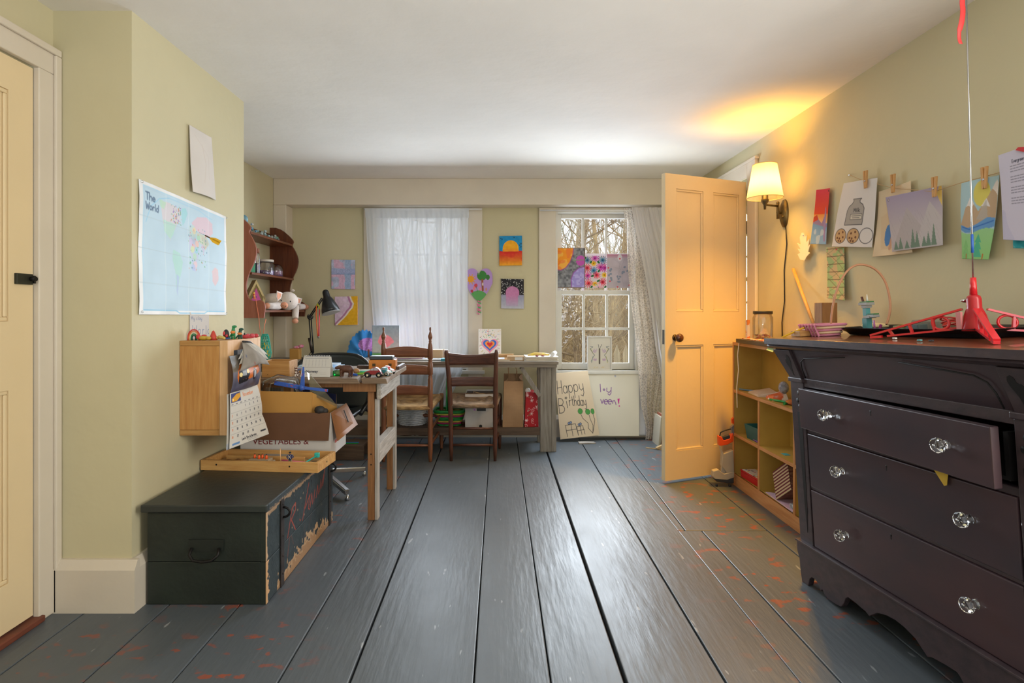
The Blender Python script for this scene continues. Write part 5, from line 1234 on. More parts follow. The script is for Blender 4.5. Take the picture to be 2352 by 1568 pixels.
def heart(a, u, v, s, c, al=1.0):
    pts = []
    for k in range(40):
        t = 2 * math.pi * k / 40
        pts.append((u + s * 16 * math.sin(t) ** 3 / 17 / a.asp, v - s * (13 * math.cos(t) - 5 * math.cos(2 * t) - 2 * math.cos(3 * t) - math.cos(4 * t)) / 17))
    a.poly(pts, c, al)
for k in range(22):
    t = 2 * math.pi * k / 22; hc.line([(.5 + .36 * math.cos(t), .56 + .34 * math.sin(t)), (.5 + .44 * math.cos(t), .56 + .42 * math.sin(t))], .014, [(190, 176, 60), (150, 120, 176), (120, 150, 90)][k % 3])
hc.specks(46, .012, [(90, 170, 120), (226, 110, 130), (226, 180, 90), (100, 140, 200)], 8, (.03, .03, .97, .3)); hc.specks(30, .012, [(226, 140, 150), (120, 170, 140)], 9, (.03, .3, .97, .97), mask=lambda u, v: abs(u - .5) > .38)
heart(hc, .5, .56, .30, (228, 150, 176)); heart(hc, .5, .545, .235, (62, 110, 196)); heart(hc, .5, .54, .165, (236, 150, 70)); heart(hc, .5, .535, .10, (214, 50, 60))
canvas('heart_card', 'white card with a rainbow-ringed heart standing on the desk', hc, 1099, 755, 1151, 822, 4.50, .003, .05)

# ---- canvases on the back wall
YWL = YW - .018
a = Art(.205, .265, (180, 188, 216), 380).mottle(7, .06, 11); a.fill(a.nz(6, 12) > .52, (222, 170, 200), .7)
a.rect(.58, 0, .84, 1, (152, 176, 212), .9); a.rect(0, .30, 1, .50, (156, 170, 212), .9); a.line([(.0, .5), (1, .48)], .02, (90, 130, 176), .7); a.mottle(30, .04, 13)
canvas('cross_painting', 'small blue and pink canvas with crossing bars left of the window', a, 761, 596, 815, 663, YWL, .014, 0, 1)
a = Art(.195, .255, (214, 190, 216), 420).mottle(9, .07, 21); a.fill(a.nz(14, 22) > .6, (220, 200, 220), .6)
sh_ = [(.66, 0), (.72, .14), (.80, .26), (.74, .40), (.60, .52), (.50, .64), (.36, .76), (.20, .88), (.06, 1), (1, 1), (1, 0)]
bd = [(u - .08, v) for u, v in sh_[:9]]; a.line(bd, .07, (150, 70, 120), .55); a.poly(sh_, (226, 172, 34)); a.line(sh_[:9], .05, (232, 222, 208)); a.mottle(24, .03, 23)
canvas('shore_painting', 'canvas of a lilac sea meeting mustard sand left of the window', a, 769, 681, 822, 747, YWL, .014, 0, -1)
a = Art(.197, .265, (34, 140, 196), 420); a.ell(.50, .43, .35, .28, (240, 170, 36)); a.vgrad(.50, 1, (206, 36, 40), (240, 170, 40), a.V > .50 + .03 * a.nz(12, 4)); a.fill((a.V > .44) & (a.V < .53) & (np.abs(a.U - .5) < .36), (238, 150, 40), .8)
a.fill((a.V > .55) & (a.V < .85) & (a.nz(5, 8) > .5), (216, 50, 40), .5); a.mottle(16, .03, 5)
for (u, v) in ((.06, .08), (.12, .11), (.65, .06), (.90, .32), (.96, .27), (.95, .38)): a.line([(u - .025, v - .02), (u, v + .015), (u + .025, v - .02)], .012, (20, 30, 40))
canvas('sunset_painting', 'canvas of an orange sun over red sea between the windows', a, 1147, 542, 1199, 610, YWL, .014, 0, -1)
a = Art(.197, .255, (40, 38, 44), 420); a.specks(120, .009, [(226, 226, 226)], 31, (0, 0, 1, .56)); a.vgrad(.53, 1, (150, 152, 180), (190, 192, 206)); a.ell(.50, .45, .30, .20, (196, 128, 176)); a.rect(.20, .45, .80, .56, (196, 128, 176)); a.vgrad(.54, .92, (196, 128, 176), (180, 168, 196), (a.V > .54) & (a.V < .92) & (np.abs(a.U - .48) < .27)); a.mottle(20, .02, 33)
canvas('moon_painting', 'canvas of a pink moon over lilac water and starry black sky', a, 1151, 640, 1203, 708, YWL, .014, 0, 1)
# heart plaque with tassel
hp = thing('heart_plaque', 'lilac wooden heart painted with tree and sun hanging beside the sheer curtain', 'plaque', at(1100, 692, 4.74))
a = Art(.24, .28, (180, 146, 206), 420)
a.ell(.20, .33, .11, .10, (226, 156, 40))
for k in range(10): a.line([(.20, .33), (.20 + .17 * math.cos(k * .63), .33 + .15 * math.sin(k * .63))], .025, (226, 156, 40))
a.ell(.60, .22, .18, .15, (62, 130, 62), rot=-.2); a.ell(.82, .27, .07, .08, (62, 120, 60)); a.line([(.62, .35), (.64, .66)], .06, (150, 84, 60)); a.ell(.64, .48, .025, .05, (220, 210, 200))
a.ell(.48, .92, .34, .25, (92, 160, 92)); a.ell(.38, .52, .06, .06, (206, 70, 84)); a.ell(.24, .69, .05, .05, (190, 60, 84)); a.ell(.32, .60, .04, .06, (226, 130, 140)); a.ell(.55, .63, .035, .05, (226, 140, 150)); a.ell(.76, .64, .03, .05, (196, 140, 110)); a.line([(.40, .56), (.44, .7)], .015, (70, 130, 70)); a.line([(.25, .74), (.29, .78)], .015, (70, 130, 70))
hcx, hcz = at(1100, 650, 4.742)[0], at(1100, 650, 4.742)[2]
def heart_pos(U, V):
    # columns run along the outline, rows from rim to centre: mapped from the square
    x = (U - .5) * 2; yv = V
    topz = .13 * np.sqrt(np.clip(1 - (np.abs(x) * 2 - 1) ** 2, 0, 1)) * .55 + .055
    botz = -.155 * (1 - np.abs(x) ** 1.6)
    z = topz * (1 - yv) + botz * yv
    return np.stack([hcx + x * .117, np.full(U.shape, 4.742), hcz + z], -1)
a2 = Art(.234, .27, (0, 0, 0), 420); P = heart_pos(a2.U, a2.V)
su = np.clip((P[..., 0] - hcx) / .234 + .5, 0, 1); sv = np.clip((.128 - (P[..., 2] - hcz)) / .283, 0, 1)
a2.img = a.img[(sv * (a.ny - 1)).astype(int), (su * (a.nx - 1)).astype(int)]
sheet('heart_board', a2, heart_pos, CANVAS, hp, .012)
for k in range(9):
    zt = hcz - .155 - k * .013; x_ = hcx + .006 * math.sin(k * 2.1)
    MB().ell((x_ - .006, 4.742, zt), (.009, .006, .007), 7, 5).ell((x_ + .008, 4.742, zt - .005), (.007, .006, .007), 7, 5).build('tassel_bead', pm('tassel_%d' % (k % 3), [(226, 120, 160), (110, 190, 120), (240, 150, 180)][k % 3]), hp)

# ---- pictures on the second window
a = Art(.254, .345, (128, 130, 138), 420).mottle(20, .14, 41); a.fill(a.nz(30, 42) > .6, (166, 170, 178), .5)
pl = [(0, 0), (.62, 0), (.60, .16), (.50, .36), (.36, .50), (.20, .56), (0, .54)]; a.poly(pl, (244, 160, 50)); a.fill(a.pmask(pl) & (a.nz(12, 43) > .5), (246, 196, 96), .7); a.fill(a.pmask(pl) & (a.nz(9, 44) > .66), (240, 120, 70), .5); a.line(pl[1:], .02, (176, 90, 150))
a.ell(.85, .32, .15, .13, (200, 96, 190)); a.line([(.62, .31), (1, .30)], .016, (130, 170, 120))
pl = [(1, .47), (.80, .50), (.62, .62), (.54, .78), (.55, 1), (1, 1)]; a.poly(pl, (168, 156, 224)); a.fill(a.pmask(pl) & (a.nz(22, 45) > .55), (200, 192, 240), .7); a.line(pl[:5], .02, (160, 90, 180))
for k, e in enumerate(((0, 0, 1, .012), (0, .985, 1, 1), (0, 0, .02, 1), (.98, 0, 1, 1))): a.rect(*e, (140, 116, 100))
SUNLIT = art_mat('paper_backlit', .8, 0, trans=.1)
YS = YW + .045
canvas('planet_painting', 'orange and violet planets painting propped in the window', a, 1274, 569, 1344, 661, YS, .002, mtl=SUNLIT)
a = Art(.183, .285, (228, 216, 226), 520)
q_ = np.random.default_rng(5)
for k, (u, v, c) in enumerate([(.10, .14, (70, 130, 176)), (.46, .08, (206, 70, 180)), (.82, .14, (60, 120, 170)), (.40, .24, (238, 186, 30)), (.10, .38, (228, 60, 84)), (.72, .36, (206, 60, 176)), (.40, .46, (60, 140, 180)), (.92, .38, (196, 60, 170)), (.12, .62, (214, 66, 170)), (.54, .60, (232, 56, 90)), (.90, .60, (240, 190, 40)), (.16, .86, (232, 60, 80)), (.46, .88, (238, 190, 40)), (.82, .82, (230, 50, 80)), (.62, .98, (228, 196, 216))]):
    n_ = 13; r_ = .20 if k % 3 else .17
    if c[0] > 235: r_ = .12
    for j in range(n_):
        t = 2 * math.pi * j / n_ + k; a.line([(u, v), (u + r_ * math.cos(t), v + r_ * a.asp * math.sin(t))], .020, tuple(min(255, int(x * (.85 + .3 * q_.random()))) for x in c))
    a.ell(u, v, .03, .02, tuple(int(x * .6) for x in c))
for (u, v, r) in ((.27, .20, .5), (.62, .20, -.5), (.65, .47, .6), (.34, .63, 1.2), (.62, .78, 1.1), (.30, .97, .6), (.0, .07, .8), (.95, .97, .9)): a.ell(u, v, .045, .05, (40, 112, 66), rot=r)
canvas('flower_drawing', 'bright white sheet crowded with red pink blue and yellow flowers in the window', a, 1344, 587, 1393, 661, YS + .003, .0012, mtl=SUNLIT)
a = Art(.20, .28, (196, 186, 198), 420).mottle(7, .03, 51); a.vgrad(0, .12, (196, 130, 160), (196, 180, 196)); a.ell(.55, .10, .10, .10, (226, 220, 228))
for k in range(16):
    u, v = q_.random() * .8 + .08, q_.random() * .55 + .3; a.ell(u, v, .055, .03, (140, 150, 172), rot=q_.random() * 3)
for (u, v) in ((.55, .13), (.06, .40), (.13, .80), (.45, .97), (.95, .92)): a.ell(u, v, .035, .02, (220, 70, 80))
for k in range(8): a.line([(q_.random(), q_.random()), (q_.random(), q_.random())], .004, (150, 144, 156), .6)
canvas('faded_drawing', 'faded grey-pink drawing with dark pebble marks in the window', a, 1394, 584, 1448, 661, YS + .001, .0012, mtl=SUNLIT)
# butterfly in a white frame on the sill
bf = thing('butterfly_picture', 'pencil-coloured butterfly in a white box frame on the window sill', 'picture', at(1377, 850, 4.76))
a = Art(.205, .285, (232, 228, 220), 520)
a.line([(.5, .36), (.5, .82)], .045, (104, 96, 88)); a.line([(.44, .22), (.47, .32)], .012, (80, 84, 90)); a.line([(.60, .22), (.53, .32)], .012, (80, 84, 90))
for s_ in (1, -1):
    f = lambda u: .5 + s_ * (u - .5)
    a.line([(f(.93), .28), (f(.80), .30), (f(.93), .36), (f(.80), .50), (f(.72), .56), (f(.82), .66), (f(.88), .76)], .012, (90, 110, 130)); a.line([(f(.90), .36), (f(.78), .52)], .010, (176, 170, 80)); a.line([(f(.80), .60), (f(.86), .80)], .012, (190, 186, 90) if s_ > 0 else (110, 140, 150))
    for k in range(10): a.line([(f(.60 + .02 * k), .40 + .03 * (k % 4)), (f(.64 + .02 * k), .36 + .03 * (k % 5))], .007, (180, 140, 200)); a.line([(f(.62 + .015 * k), .70 + .02 * (k % 3)), (f(.66 + .015 * k), .66 + .02 * (k % 4))], .006, (176, 120, 190))
for u in (.28, .40, .62, .68): a.line([(u - .03, .95), (u + .03, .93)], .010, (230, 200, 110))
x0, x1, z0, z1 = at(1349, 0, 4.755)[0], at(1405, 0, 4.755)[0], at(0, 850, 4.755)[2], at(0, 772, 4.755)[2]
sheet('drawing', a, quad((x0 + .01, 4.754, z1 - .01), (x1 - .01, 4.754, z1 - .01), (x0 + .01, 4.754, z0 + .01)), PAPER, bf, .002)
fr_ = MB().box(x0, x0 + .011, 4.742, 4.768, z0, z1).box(x1 - .011, x1, 4.742, 4.768, z0, z1).box(x0 + .011, x1 - .011, 4.742, 4.768, z0, z0 + .011).box(x0 + .011, x1 - .011, 4.742, 4.768, z1 - .011, z1).build('frame', WHITEP, bf, bevel=.001)

# ---- posters leaning below the second window
a = Art(.50, .535, (222, 216, 200), 420).mottle(3, .015, 61)
a.ell(.57, .075, .014, .014, (90, 120, 176)); a.ell(.57, .075, .008, .008, (222, 216, 200))
pu = (128, 84, 150)
for st in ([(.30, .20), (.31, .32)], arc(.37, .285, .015, .012, 0, 360, 8), [(.42, .26), (.42, .31), (.46, .33), (.49, .30)], [(.50, .25), (.495, .34), (.47, .37), (.44, .35)]): a.line(st, .011, pu)
for st in ([(.31, .44), (.335, .50), (.36, .44)], [(.38, .475), (.43, .47)] + arc(.405, .475, .035, .035, 0, -300, 10), [(.45, .475), (.50, .47)] + arc(.475, .475, .035, .035, 0, -300, 10), [(.525, .50), (.53, .46), (.56, .455), (.58, .50), (.585, .52)]): a.line(st, .012, pu)
a.poly([(.61, .43), (.65, .42), (.64, .51), (.63, .51)], (206, 60, 150)); a.ell(.645, .54, .012, .012, (206, 60, 150))
P2 = quad(at(1340, 853, 4.735), at(1468, 853, 4.735), at(1340, 1001, 4.64), at(1468, 1001, 4.64))
tag(sheet('halloween_poster', a, P2, PAPER, thick=.003), 'large cream poster with purple lettering and pink exclamation mark below the window', 'poster')
tag(sheet('white_board', Art(.1, .5, (206, 208, 216), 60), quad(at(1440, 860, 4.752), at(1485, 860, 4.752), at(1440, 1000, 4.665), at(1486, 1000, 4.665)), PAPER, thick=.004), 'plain white board leaning behind the lettered posters', 'board')
a = Art(.36, .56, (226, 208, 180), 460).mottle(3, .015, 62)
ink = (66, 62, 62)
a.text('Happy', .04, .12, .20, .009, ink, adv=.50, rise=-.02, gw=.44); a.text('B', .03, .39, .22, .009, ink, gw=.5); a.text('rthday', .33, .36, .15, .009, ink, adv=.37, rise=.03, gw=.33)
a.line([(.26, .44), (.27, .54)], .009, ink)
for k in range(3): t = k * 1.05; a.line([(.255 - .035 * math.cos(t), .39 - .02 * math.sin(t)), (.255 + .035 * math.cos(t), .39 + .02 * math.sin(t))], .007, ink)
for (u, v, ru) in ((.60, .61, .06), (.80, .63, .062), (.93, .63, .045)): a.ell(u, v, ru + .006, .044, ink); a.ell(u, v, ru, .04, (88, 164, 84))
for st in ([(.61, .66), (.64, .72), (.76, .80), (.75, .88), (.84, .96)], [(.82, .68), (.84, .76), (.88, .84), (.84, .96)], [(.93, .68), (.95, .76), (.90, .86), (.84, .96)]): a.line(st, .007, ink)
sh0 = a.U; a.U = a.U - .09; a.line([(.10, .97), (.07, .80), (.34, .79), (.38, .97)], .007, ink); a.line([(.22, .79), (.24, .97)], .007, ink); a.line([(.08, .88), (.37, .87)], .007, ink); a.line([(.38, .96), (.36, .84), (.52, .83), (.55, .96)], .007, ink); a.line([(.45, .83), (.47, .96)], .007, ink); a.line([(.37, .90), (.55, .89)], .007, ink)
for (u, v) in ((.17, .775), (.22, .765), (.43, .81), (.47, .80)): a.ell(u, v, .03, .018, (130, 150, 190)); a.line(arc(u, v, .03, .018, 0, 360, 10), .005, ink)
a.U = sh0
P1 = quad(at(1274, 857, 4.66), at(1350, 851, 4.68), at(1287, 1009, 4.58), at(1377, 999, 4.60))
tag(sheet('birthday_poster', a, P1, PAPER, thick=.003), 'hand-lettered Happy Birthday poster with green balloons leaning under the window', 'poster')
single(MB().hexa([(.66, 4.50, .001), (.80, 4.52, .001), (.79, 4.56, .001), (.66, 4.555, .001), (.66, 4.50, .012), (.80, 4.52, .010), (.79, 4.56, .010), (.66, 4.555, .012)]), 'paper_scraps', mat('grey_paper', (176, 170, 164), .85, rgb2=(140, 134, 128), scale=12), 'flat grey paper bundle on the floor before the birthday poster', 'paper')

# ---- curtains
def cloth_mat(name, rgb, tr, transp, pattern=0.0):
    m, nt, b, n, l = _base(name)
    b.inputs['Base Color'].default_value = L(rgb); b.inputs['Roughness'].default_value = .95; b.inputs['Specular IOR Level'].default_value = .1
    t = n.new('ShaderNodeBsdfTranslucent'); t.inputs['Color'].default_value = L(rgb)
    m1 = n.new('ShaderNodeMixShader'); m1.inputs['Fac'].default_value = tr; l.new(b.outputs[0], m1.inputs[1]); l.new(t.outputs[0], m1.inputs[2])
    tp = n.new('ShaderNodeBsdfTransparent'); m2 = n.new('ShaderNodeMixShader'); m2.inputs['Fac'].default_value = transp
    if pattern:
        v = n.new('ShaderNodeTexVoronoi'); v.inputs['Scale'].default_value = 1; v.feature = 'DISTANCE_TO_EDGE'; l.new(_coord(nt, 'O', pattern, (1, .3, .6)), v.inputs['Vector'])
        rp = n.new('ShaderNodeValToRGB'); rp.color_ramp.elements[0].position = .05; rp.color_ramp.elements[1].position = .16
        rp.color_ramp.elements[0].color = (transp * .3,) * 3 + (1,); rp.color_ramp.elements[1].color = (min(.9, transp * 1.5),) * 3 + (1,)
        l.new(v.outputs['Distance'], rp.inputs['Fac']); l.new(rp.outputs['Color'], m2.inputs['Fac'])
    l.new(m1.outputs[0], m2.inputs[1]); l.new(tp.outputs[0], m2.inputs[2]); l.new(m2.outputs[0], n['Material Output'].inputs['Surface'])
    MATS[name] = m
    return m
SHEER = cloth_mat('sheer_white', (226, 230, 236), .35, .12)
LACE = cloth_mat('lace_cream', (222, 212, 202), .4, .34, 75)
COTTON = cloth_mat('cotton_grey', (214, 210, 210), .35, .0)
def drape(edges, folds, amp, Y, nu, nv, seed=0, ph=0.0):
    """edges: list of (pixel row, left column, right column) at depth Y"""
    r_ = np.random.default_rng(seed); phs = r_.random(6) * 6
    rows = [e[0] for e in edges]
    def fn(u, v):
        py = rows[0] + (rows[-1] - rows[0]) * v
        l_ = np.interp(py, rows, [e[1] for e in edges]); rt = np.interp(py, rows, [e[2] for e in edges])
        p = at(l_ + (rt - l_) * u, py, Y)
        w = amp * (math.sin(folds * 6.283 * u + phs[0] + 1.2 * v) + .5 * math.sin(folds * 2.3 * 6.283 * u + phs[1] - 2 * v) + .4 * math.sin(folds * .6 * 6.283 * u + phs[2] + 3 * v))
        p.y += w * (.45 + .55 * v); return p
    return MB().grid(fn, nu, nv)
RODM = mat('white_rod', (226, 226, 228), .35)
ct = thing('sheer_curtain', 'long sheer white curtain covering the left window', 'curtain', (-.70, 4.70, .2))
drape([(484, 839, 1076), (600, 845, 1074), (800, 862, 1074), (860, 872, 1060), (985, 892, 1000)], 9, .010, 4.70, 150, 40, 3).build('panel', SHEER, ct)
drape([(478, 838, 1077), (500, 839, 1077)], 9, .004, 4.694, 150, 4, 4).build('header', SHEER, ct)
MB().cyl(at(836, 480, 4.712), at(1107, 480, 4.712), .007, n=10).build('rod', RODM, ct)
c2 = thing('lace_curtain', 'cream lace curtain pulled to the right of the second window', 'curtain', at(1490, 1012, 4.69))
drape([(478, 1432, 1478), (560, 1440, 1500), (620, 1443, 1515), (700, 1450, 1530), (760, 1458, 1540), (850, 1466, 1540), (930, 1472, 1518), (985, 1484, 1512), (1008, 1482, 1510)], 5, .012, 4.652, 70, 60, 8).build('panel', LACE, c2)
c3 = thing('cotton_curtain', 'heavy grey-white cotton curtain gathered beside the open door', 'curtain', at(1510, 900, 4.64))
drape([(476, 1450, 1536), (520, 1458, 1545), (570, 1470, 1560), (690, 1492, 1575), (800, 1506, 1580), (862, 1518, 1580), (905, 1524, 1580)], 6, .013, 4.60, 80, 50, 14).build('panel', COTTON, c3)
MB().cyl(at(1240, 483, 4.615), at(1575, 483, 4.615), .007, n=10).build('rod', RODM, c3)
# the lower bulge of cotton caught up
# ---- books and wood scraps by the curtain foot
for k, (x, rgb, h, lab) in enumerate(((1.285, (176, 168, 150), .235, 'pale thin book leaning under the lace curtain by the door'), (1.306, (150, 84, 60), .25, 'brick-red thin book leaning under the lace curtain by the door'), (1.327, (52, 110, 96), .245, 'green thin book leaning under the lace curtain by the door'), (1.35, (160, 140, 110), .23, 'tan thin book leaning under the lace curtain by the door'))):
    t = thing('thin_book', lab, 'book', (x, 4.50, 0), 'thin books under the curtain')
    M = Matrix.Translation((x, 4.52, 0)) @ Matrix.Rotation(R(5), 4, 'Y')
    MB().box(0, .003, -.09, .09, 0, h, M).box(.013, .016, -.09, .09, 0, h, M).box(.003, .013, -.09, -.087, 0, h, M).build('cover', mat('book_%d' % k, rgb, .7), t); MB().box(.003, .013, -.087, .087, .003, h - .003, M).build('pages', mat('page_block', (222, 216, 202), .85), t)
SCR = wood('scrap_pine', (206, 176, 130), (180, 146, 100), .6, GX, 6)
single(MB().beam((1.17, 4.38, .004), (1.34, 4.30, .004), .008, .006), 'wood_sliver', SCR, 'long pale wood sliver on the floor by the door edge', 'wood scrap')
single(MB().beam((1.24, 4.33, .012), (1.33, 4.36, .040), .020, .014), 'wood_splinter', SCR, 'short pale wood splinter propped beneath the thin books', 'wood scrap')

# ---- objects on the desk top
single(MB().box(-1.66, -1.585, 4.40, 4.46, D0, D0 + .085), 'tan_gift_box', CARDT, 'small tan card box at the left end of the desk', 'box', bevel=.002)
single(MB().ell((-1.62, 4.455, D0 + .094), (.030, .026, .012), 10, 6).ell((-1.585, 4.45, D0 + .102), (.022, .02, .014), 9, 6), 'pink_ribbon', mat('pink_foil', (226, 92, 150), .25, rgb2=(240, 190, 214), scale=70), 'crumpled pink foil ribbon on top of the tan box', 'ribbon')
lm = thing('desk_lamp', 'black jointed desk lamp on the long desk', 'lamp', at(718, 822, 4.45))
lj, lk, lt = at(718, 806, 4.45), at(712, 727, 4.45), at(741, 684, 4.42)
lb = Vector((lj.x, 4.45, D0))
MB().lathe([(.055, 0), (.055, .008), (.03, .016), (.010, .024), (.008, .06)], tuple(lb), 20).build('base', BLACKP, lm)
BLK = mat('lamp_black_metal', (34, 36, 40), .3, metal=.2)
for s_ in (-.008, .008): MB().cyl(Vector((lj.x + s_, 4.45, D0 + .05)), Vector((lk.x + s_, 4.45, lk.z)), .005, n=8).build('lower_arm', BLK, lm)
MB().cyl(Vector((lj.x - .002, 4.44, D0 + .06)), Vector((lk.x - .002, 4.44, D0 + .17)), .011, n=10).build('spring', mat('spring_steel', (70, 62, 56), .4, metal=.7), lm)
MB().tube([Vector((lk.x + .002 + .022 * math.cos(t), 4.45, lk.z + .022 * math.sin(t))) for t in np.linspace(2.2, 6.6, 12)], .004, 7).build('joint_bracket', BLK, lm); MB().cyl((lk.x, 4.436, lk.z), (lk.x, 4.464, lk.z), .012, n=12).build('joint', BLK, lm)
for s_ in (-.007, .007): MB().cyl(lk + Vector((s_, 0, 0)), lt + Vector((s_, 0, 0)), .005, n=8).build('upper_arm', BLK, lm)
ha = at(747, 668, 4.42); hb = at(760, 716, 4.40); ax_ = (hb - ha).normalized(); up_ = Vector((0, 1, 0)); xx_ = ax_.cross(up_).normalized(); MH = frame(ha, xx_, ax_.cross(xx_), ax_)
hl = (hb - ha).length
MB().lathe([(0, -.010), (.014, -.008), (.022, .0), (.026, .012), (.028, .05), (.034, .062), (.042, .075), (.055, .11), (.068, .15), (.072, hl + .008), (.069, hl + .008), (.05, .105), (.028, .066), (0, .06)], n=26, M=MH).build('shade', BLK, lm)
MB().lathe([(.071, hl + .004), (.0735, hl + .004), (.0735, hl + .010), (.071, hl + .010)], n=26, M=MH).build('rim', mat('lamp_rim', (150, 150, 152), .3), lm)
MB().tube([Vector((lj.x - .01, 4.45, D0 + .06)), Vector((lj.x - .03, 4.45, D0 + .03)), Vector((lj.x - .06, 4.46, D0 + .006)), Vector((lj.x - .12, 4.48, D0 + .004))], .003, 6).build('cord', BLACKP, lm)
ln = thing('lanyard', 'orange and pink neon lanyard looped over the desk lamp arm', 'lanyard', at(731, 775, 4.43))
MB().tube([at(727, 702, 4.415), at(726, 722, 4.415), at(728, 750, 4.415), at(730, 772, 4.415)], .0042, 6).build('orange_band', pm('neon_orange', (250, 110, 40), .5), ln); MB().tube([at(734, 710, 4.405), at(733, 740, 4.405), at(732, 772, 4.405)], .0045, 6).build('pink_band', pm('neon_pink', (244, 62, 100), .5), ln)
MB().tube([at(727, 703, 4.415), at(729, 697, 4.42), at(733, 705, 4.41), at(734, 712, 4.405)], .0045, 6).build('yellow_loop', pm('neon_yellow', (206, 206, 40), .5), ln); MB().ell(at(731, 774, 4.41), (.010, .006, .009)).build('clip', STEEL, ln)
# papers and books on the desk
book('purple_binder', 'purple binder lying on the desk below the sheer curtain', -.80, -.60, 4.30, 4.50, D0 + .0155, .018, pm('purple_cover', (150, 70, 160), .5), 'binder', rot=.1)
book('pink_notebook', 'pink notebook on top of the purple binder', -.81, -.59, 4.31, 4.49, D0 + .034, .016, pm('pink_cover', (226, 104, 136), .5), rot=-.12)
single(MB().box(-.93, -.20, 4.30, 4.46, D0, D0 + .005).box(-.90, -.28, 4.29, 4.45, D0 + .005, D0 + .010).box(-.92, -.36, 4.31, 4.44, D0 + .010, D0 + .015), 'paper_pile', mat('desk_papers', (226, 226, 226), .85, rgb2=(196, 204, 214), scale=5, stretch=(1, 1, 30)), 'broad pile of white papers behind the ladder-back chair', 'paper')
single(MB().box(-.58, -.44, 4.36, 4.43, D0 + .0155, D0 + .08), 'card_carton', mat('carton_tan_plain', (190, 160, 124), .75), 'tan cardboard carton on the paper pile behind the finial chair', 'box', bevel=.002)
single(MB().hexa([(-.435, 4.40, D0 + .0157), (-.37, 4.38, D0 + .0157), (-.37, 4.43, D0 + .0157), (-.435, 4.43, D0 + .0157), (-.435, 4.40, D0 + .08), (-.40, 4.39, D0 + .075), (-.40, 4.43, D0 + .075), (-.435, 4.43, D0 + .08)]), 'open_carton', mat('carton_tan_plain', (190, 160, 124), .75), 'small half-open carton right of the tan carton', 'box')
single(MB().box(-.44, -.28, 4.24, 4.287, D0, D0 + .022), 'teal_tin', mat('teal_tin', (60, 150, 170), .35), 'flat teal tin at the desk front between the chairs', 'tin', bevel=.004)
single(MB().box(-.27, -.19, 4.235, 4.29, D0, D0 + .014), 'purple_card', mat('purple_card', (110, 60, 110), .7), 'purple card by the teal tin on the desk', 'card')
book('brown_folder', 'brown card folder at the front of the desk behind the low-back chair', -.19, .09, 4.235, 4.44, D0, .012, mat('kraft_cover', (190, 150, 104), .7), 'folder', rot=.03)
single(MB().box(-.12, .05, 4.26, 4.40, D0 + .0125, D0 + .017), 'drawing_sheets', PAPER if False else mat('sketch_paper', (226, 224, 220), .85, rgb2=(176, 180, 196), scale=40), 'loose drawing sheets lying on the brown folder', 'paper')
ev = thing('envelope_stack', 'crooked stack of tan envelopes before the heart card', 'envelopes', (.06, 4.53, D0))
for k in range(6): MB().box(-.07, .07, -.045, .045, .006 * k + .0005, .006 * k + .0055, rotz((.055, 4.50, D0), .12 * math.sin(k * 2.3))).build('envelope', mat('manila', (206, 172, 128), .75, rgb2=(190, 150, 104), scale=8), ev)
bxw = thing('pencil_carton', 'small tan carton with white end label on the desk', 'box', (.14, 4.32, D0))
MB().box(.07, .20, 4.27, 4.37, D0 + .0, D0 + .036).build('body', mat('carton_tan_plain', (190, 160, 124), .75), bxw, bevel=.002); MB().box(.13, .19, 4.2690, 4.2697, D0 + .006, D0 + .030).build('label', WHITEP, bxw)
single(MB().hexa([(.20, 4.25, D0 + .0005), (.30, 4.26, D0 + .0005), (.29, 4.36, D0 + .0005), (.205, 4.36, D0 + .0005), (.20, 4.25, D0 + .006), (.30, 4.26, D0 + .014), (.29, 4.36, D0 + .02), (.205, 4.36, D0 + .004)]), 'white_leaflet', WHITEP, 'curled white leaflet between the carton and the paper pile', 'paper')
pf = thing('art_portfolio', 'heap of white art papers and portfolio at the right end of the desk', 'paper', (.38, 4.35, D0))
for k in range(5): MB().box(-.125, .125, -.10, .10, .007 * k + .0006, .007 * k + .0066, rotz((.335, 4.345, D0), .05 * math.sin(k * 1.9))).build('sheet', mat('art_paper_%d' % (k % 2), ((228, 226, 226), (206, 190, 160))[k % 2], .85), pf)
MB().tube([(.23, 4.30, D0 + .043), (.28, 4.29, D0 + .052), (.36, 4.30, D0 + .050), (.40, 4.31, D0 + .046)], [.007, .012, .012, .007], 8).build('crumpled_wrapping', mat('gold_wrap', (206, 170, 110), .5, rgb2=(226, 200, 60), scale=40), pf)
for (x, y) in ((.30, 4.26), (.345, 4.265)): MB().ell((x, y, D0 + .041), (.014, .010, .006), 9, 6).build('maroon_scrap', mat('maroon', (130, 50, 64), .6), pf)
MB().cyl((.42, 4.27, D0 + .052), (.455, 4.42, D0 + .052), .016, n=14).build('rolled_sheet', WHITEP, pf)

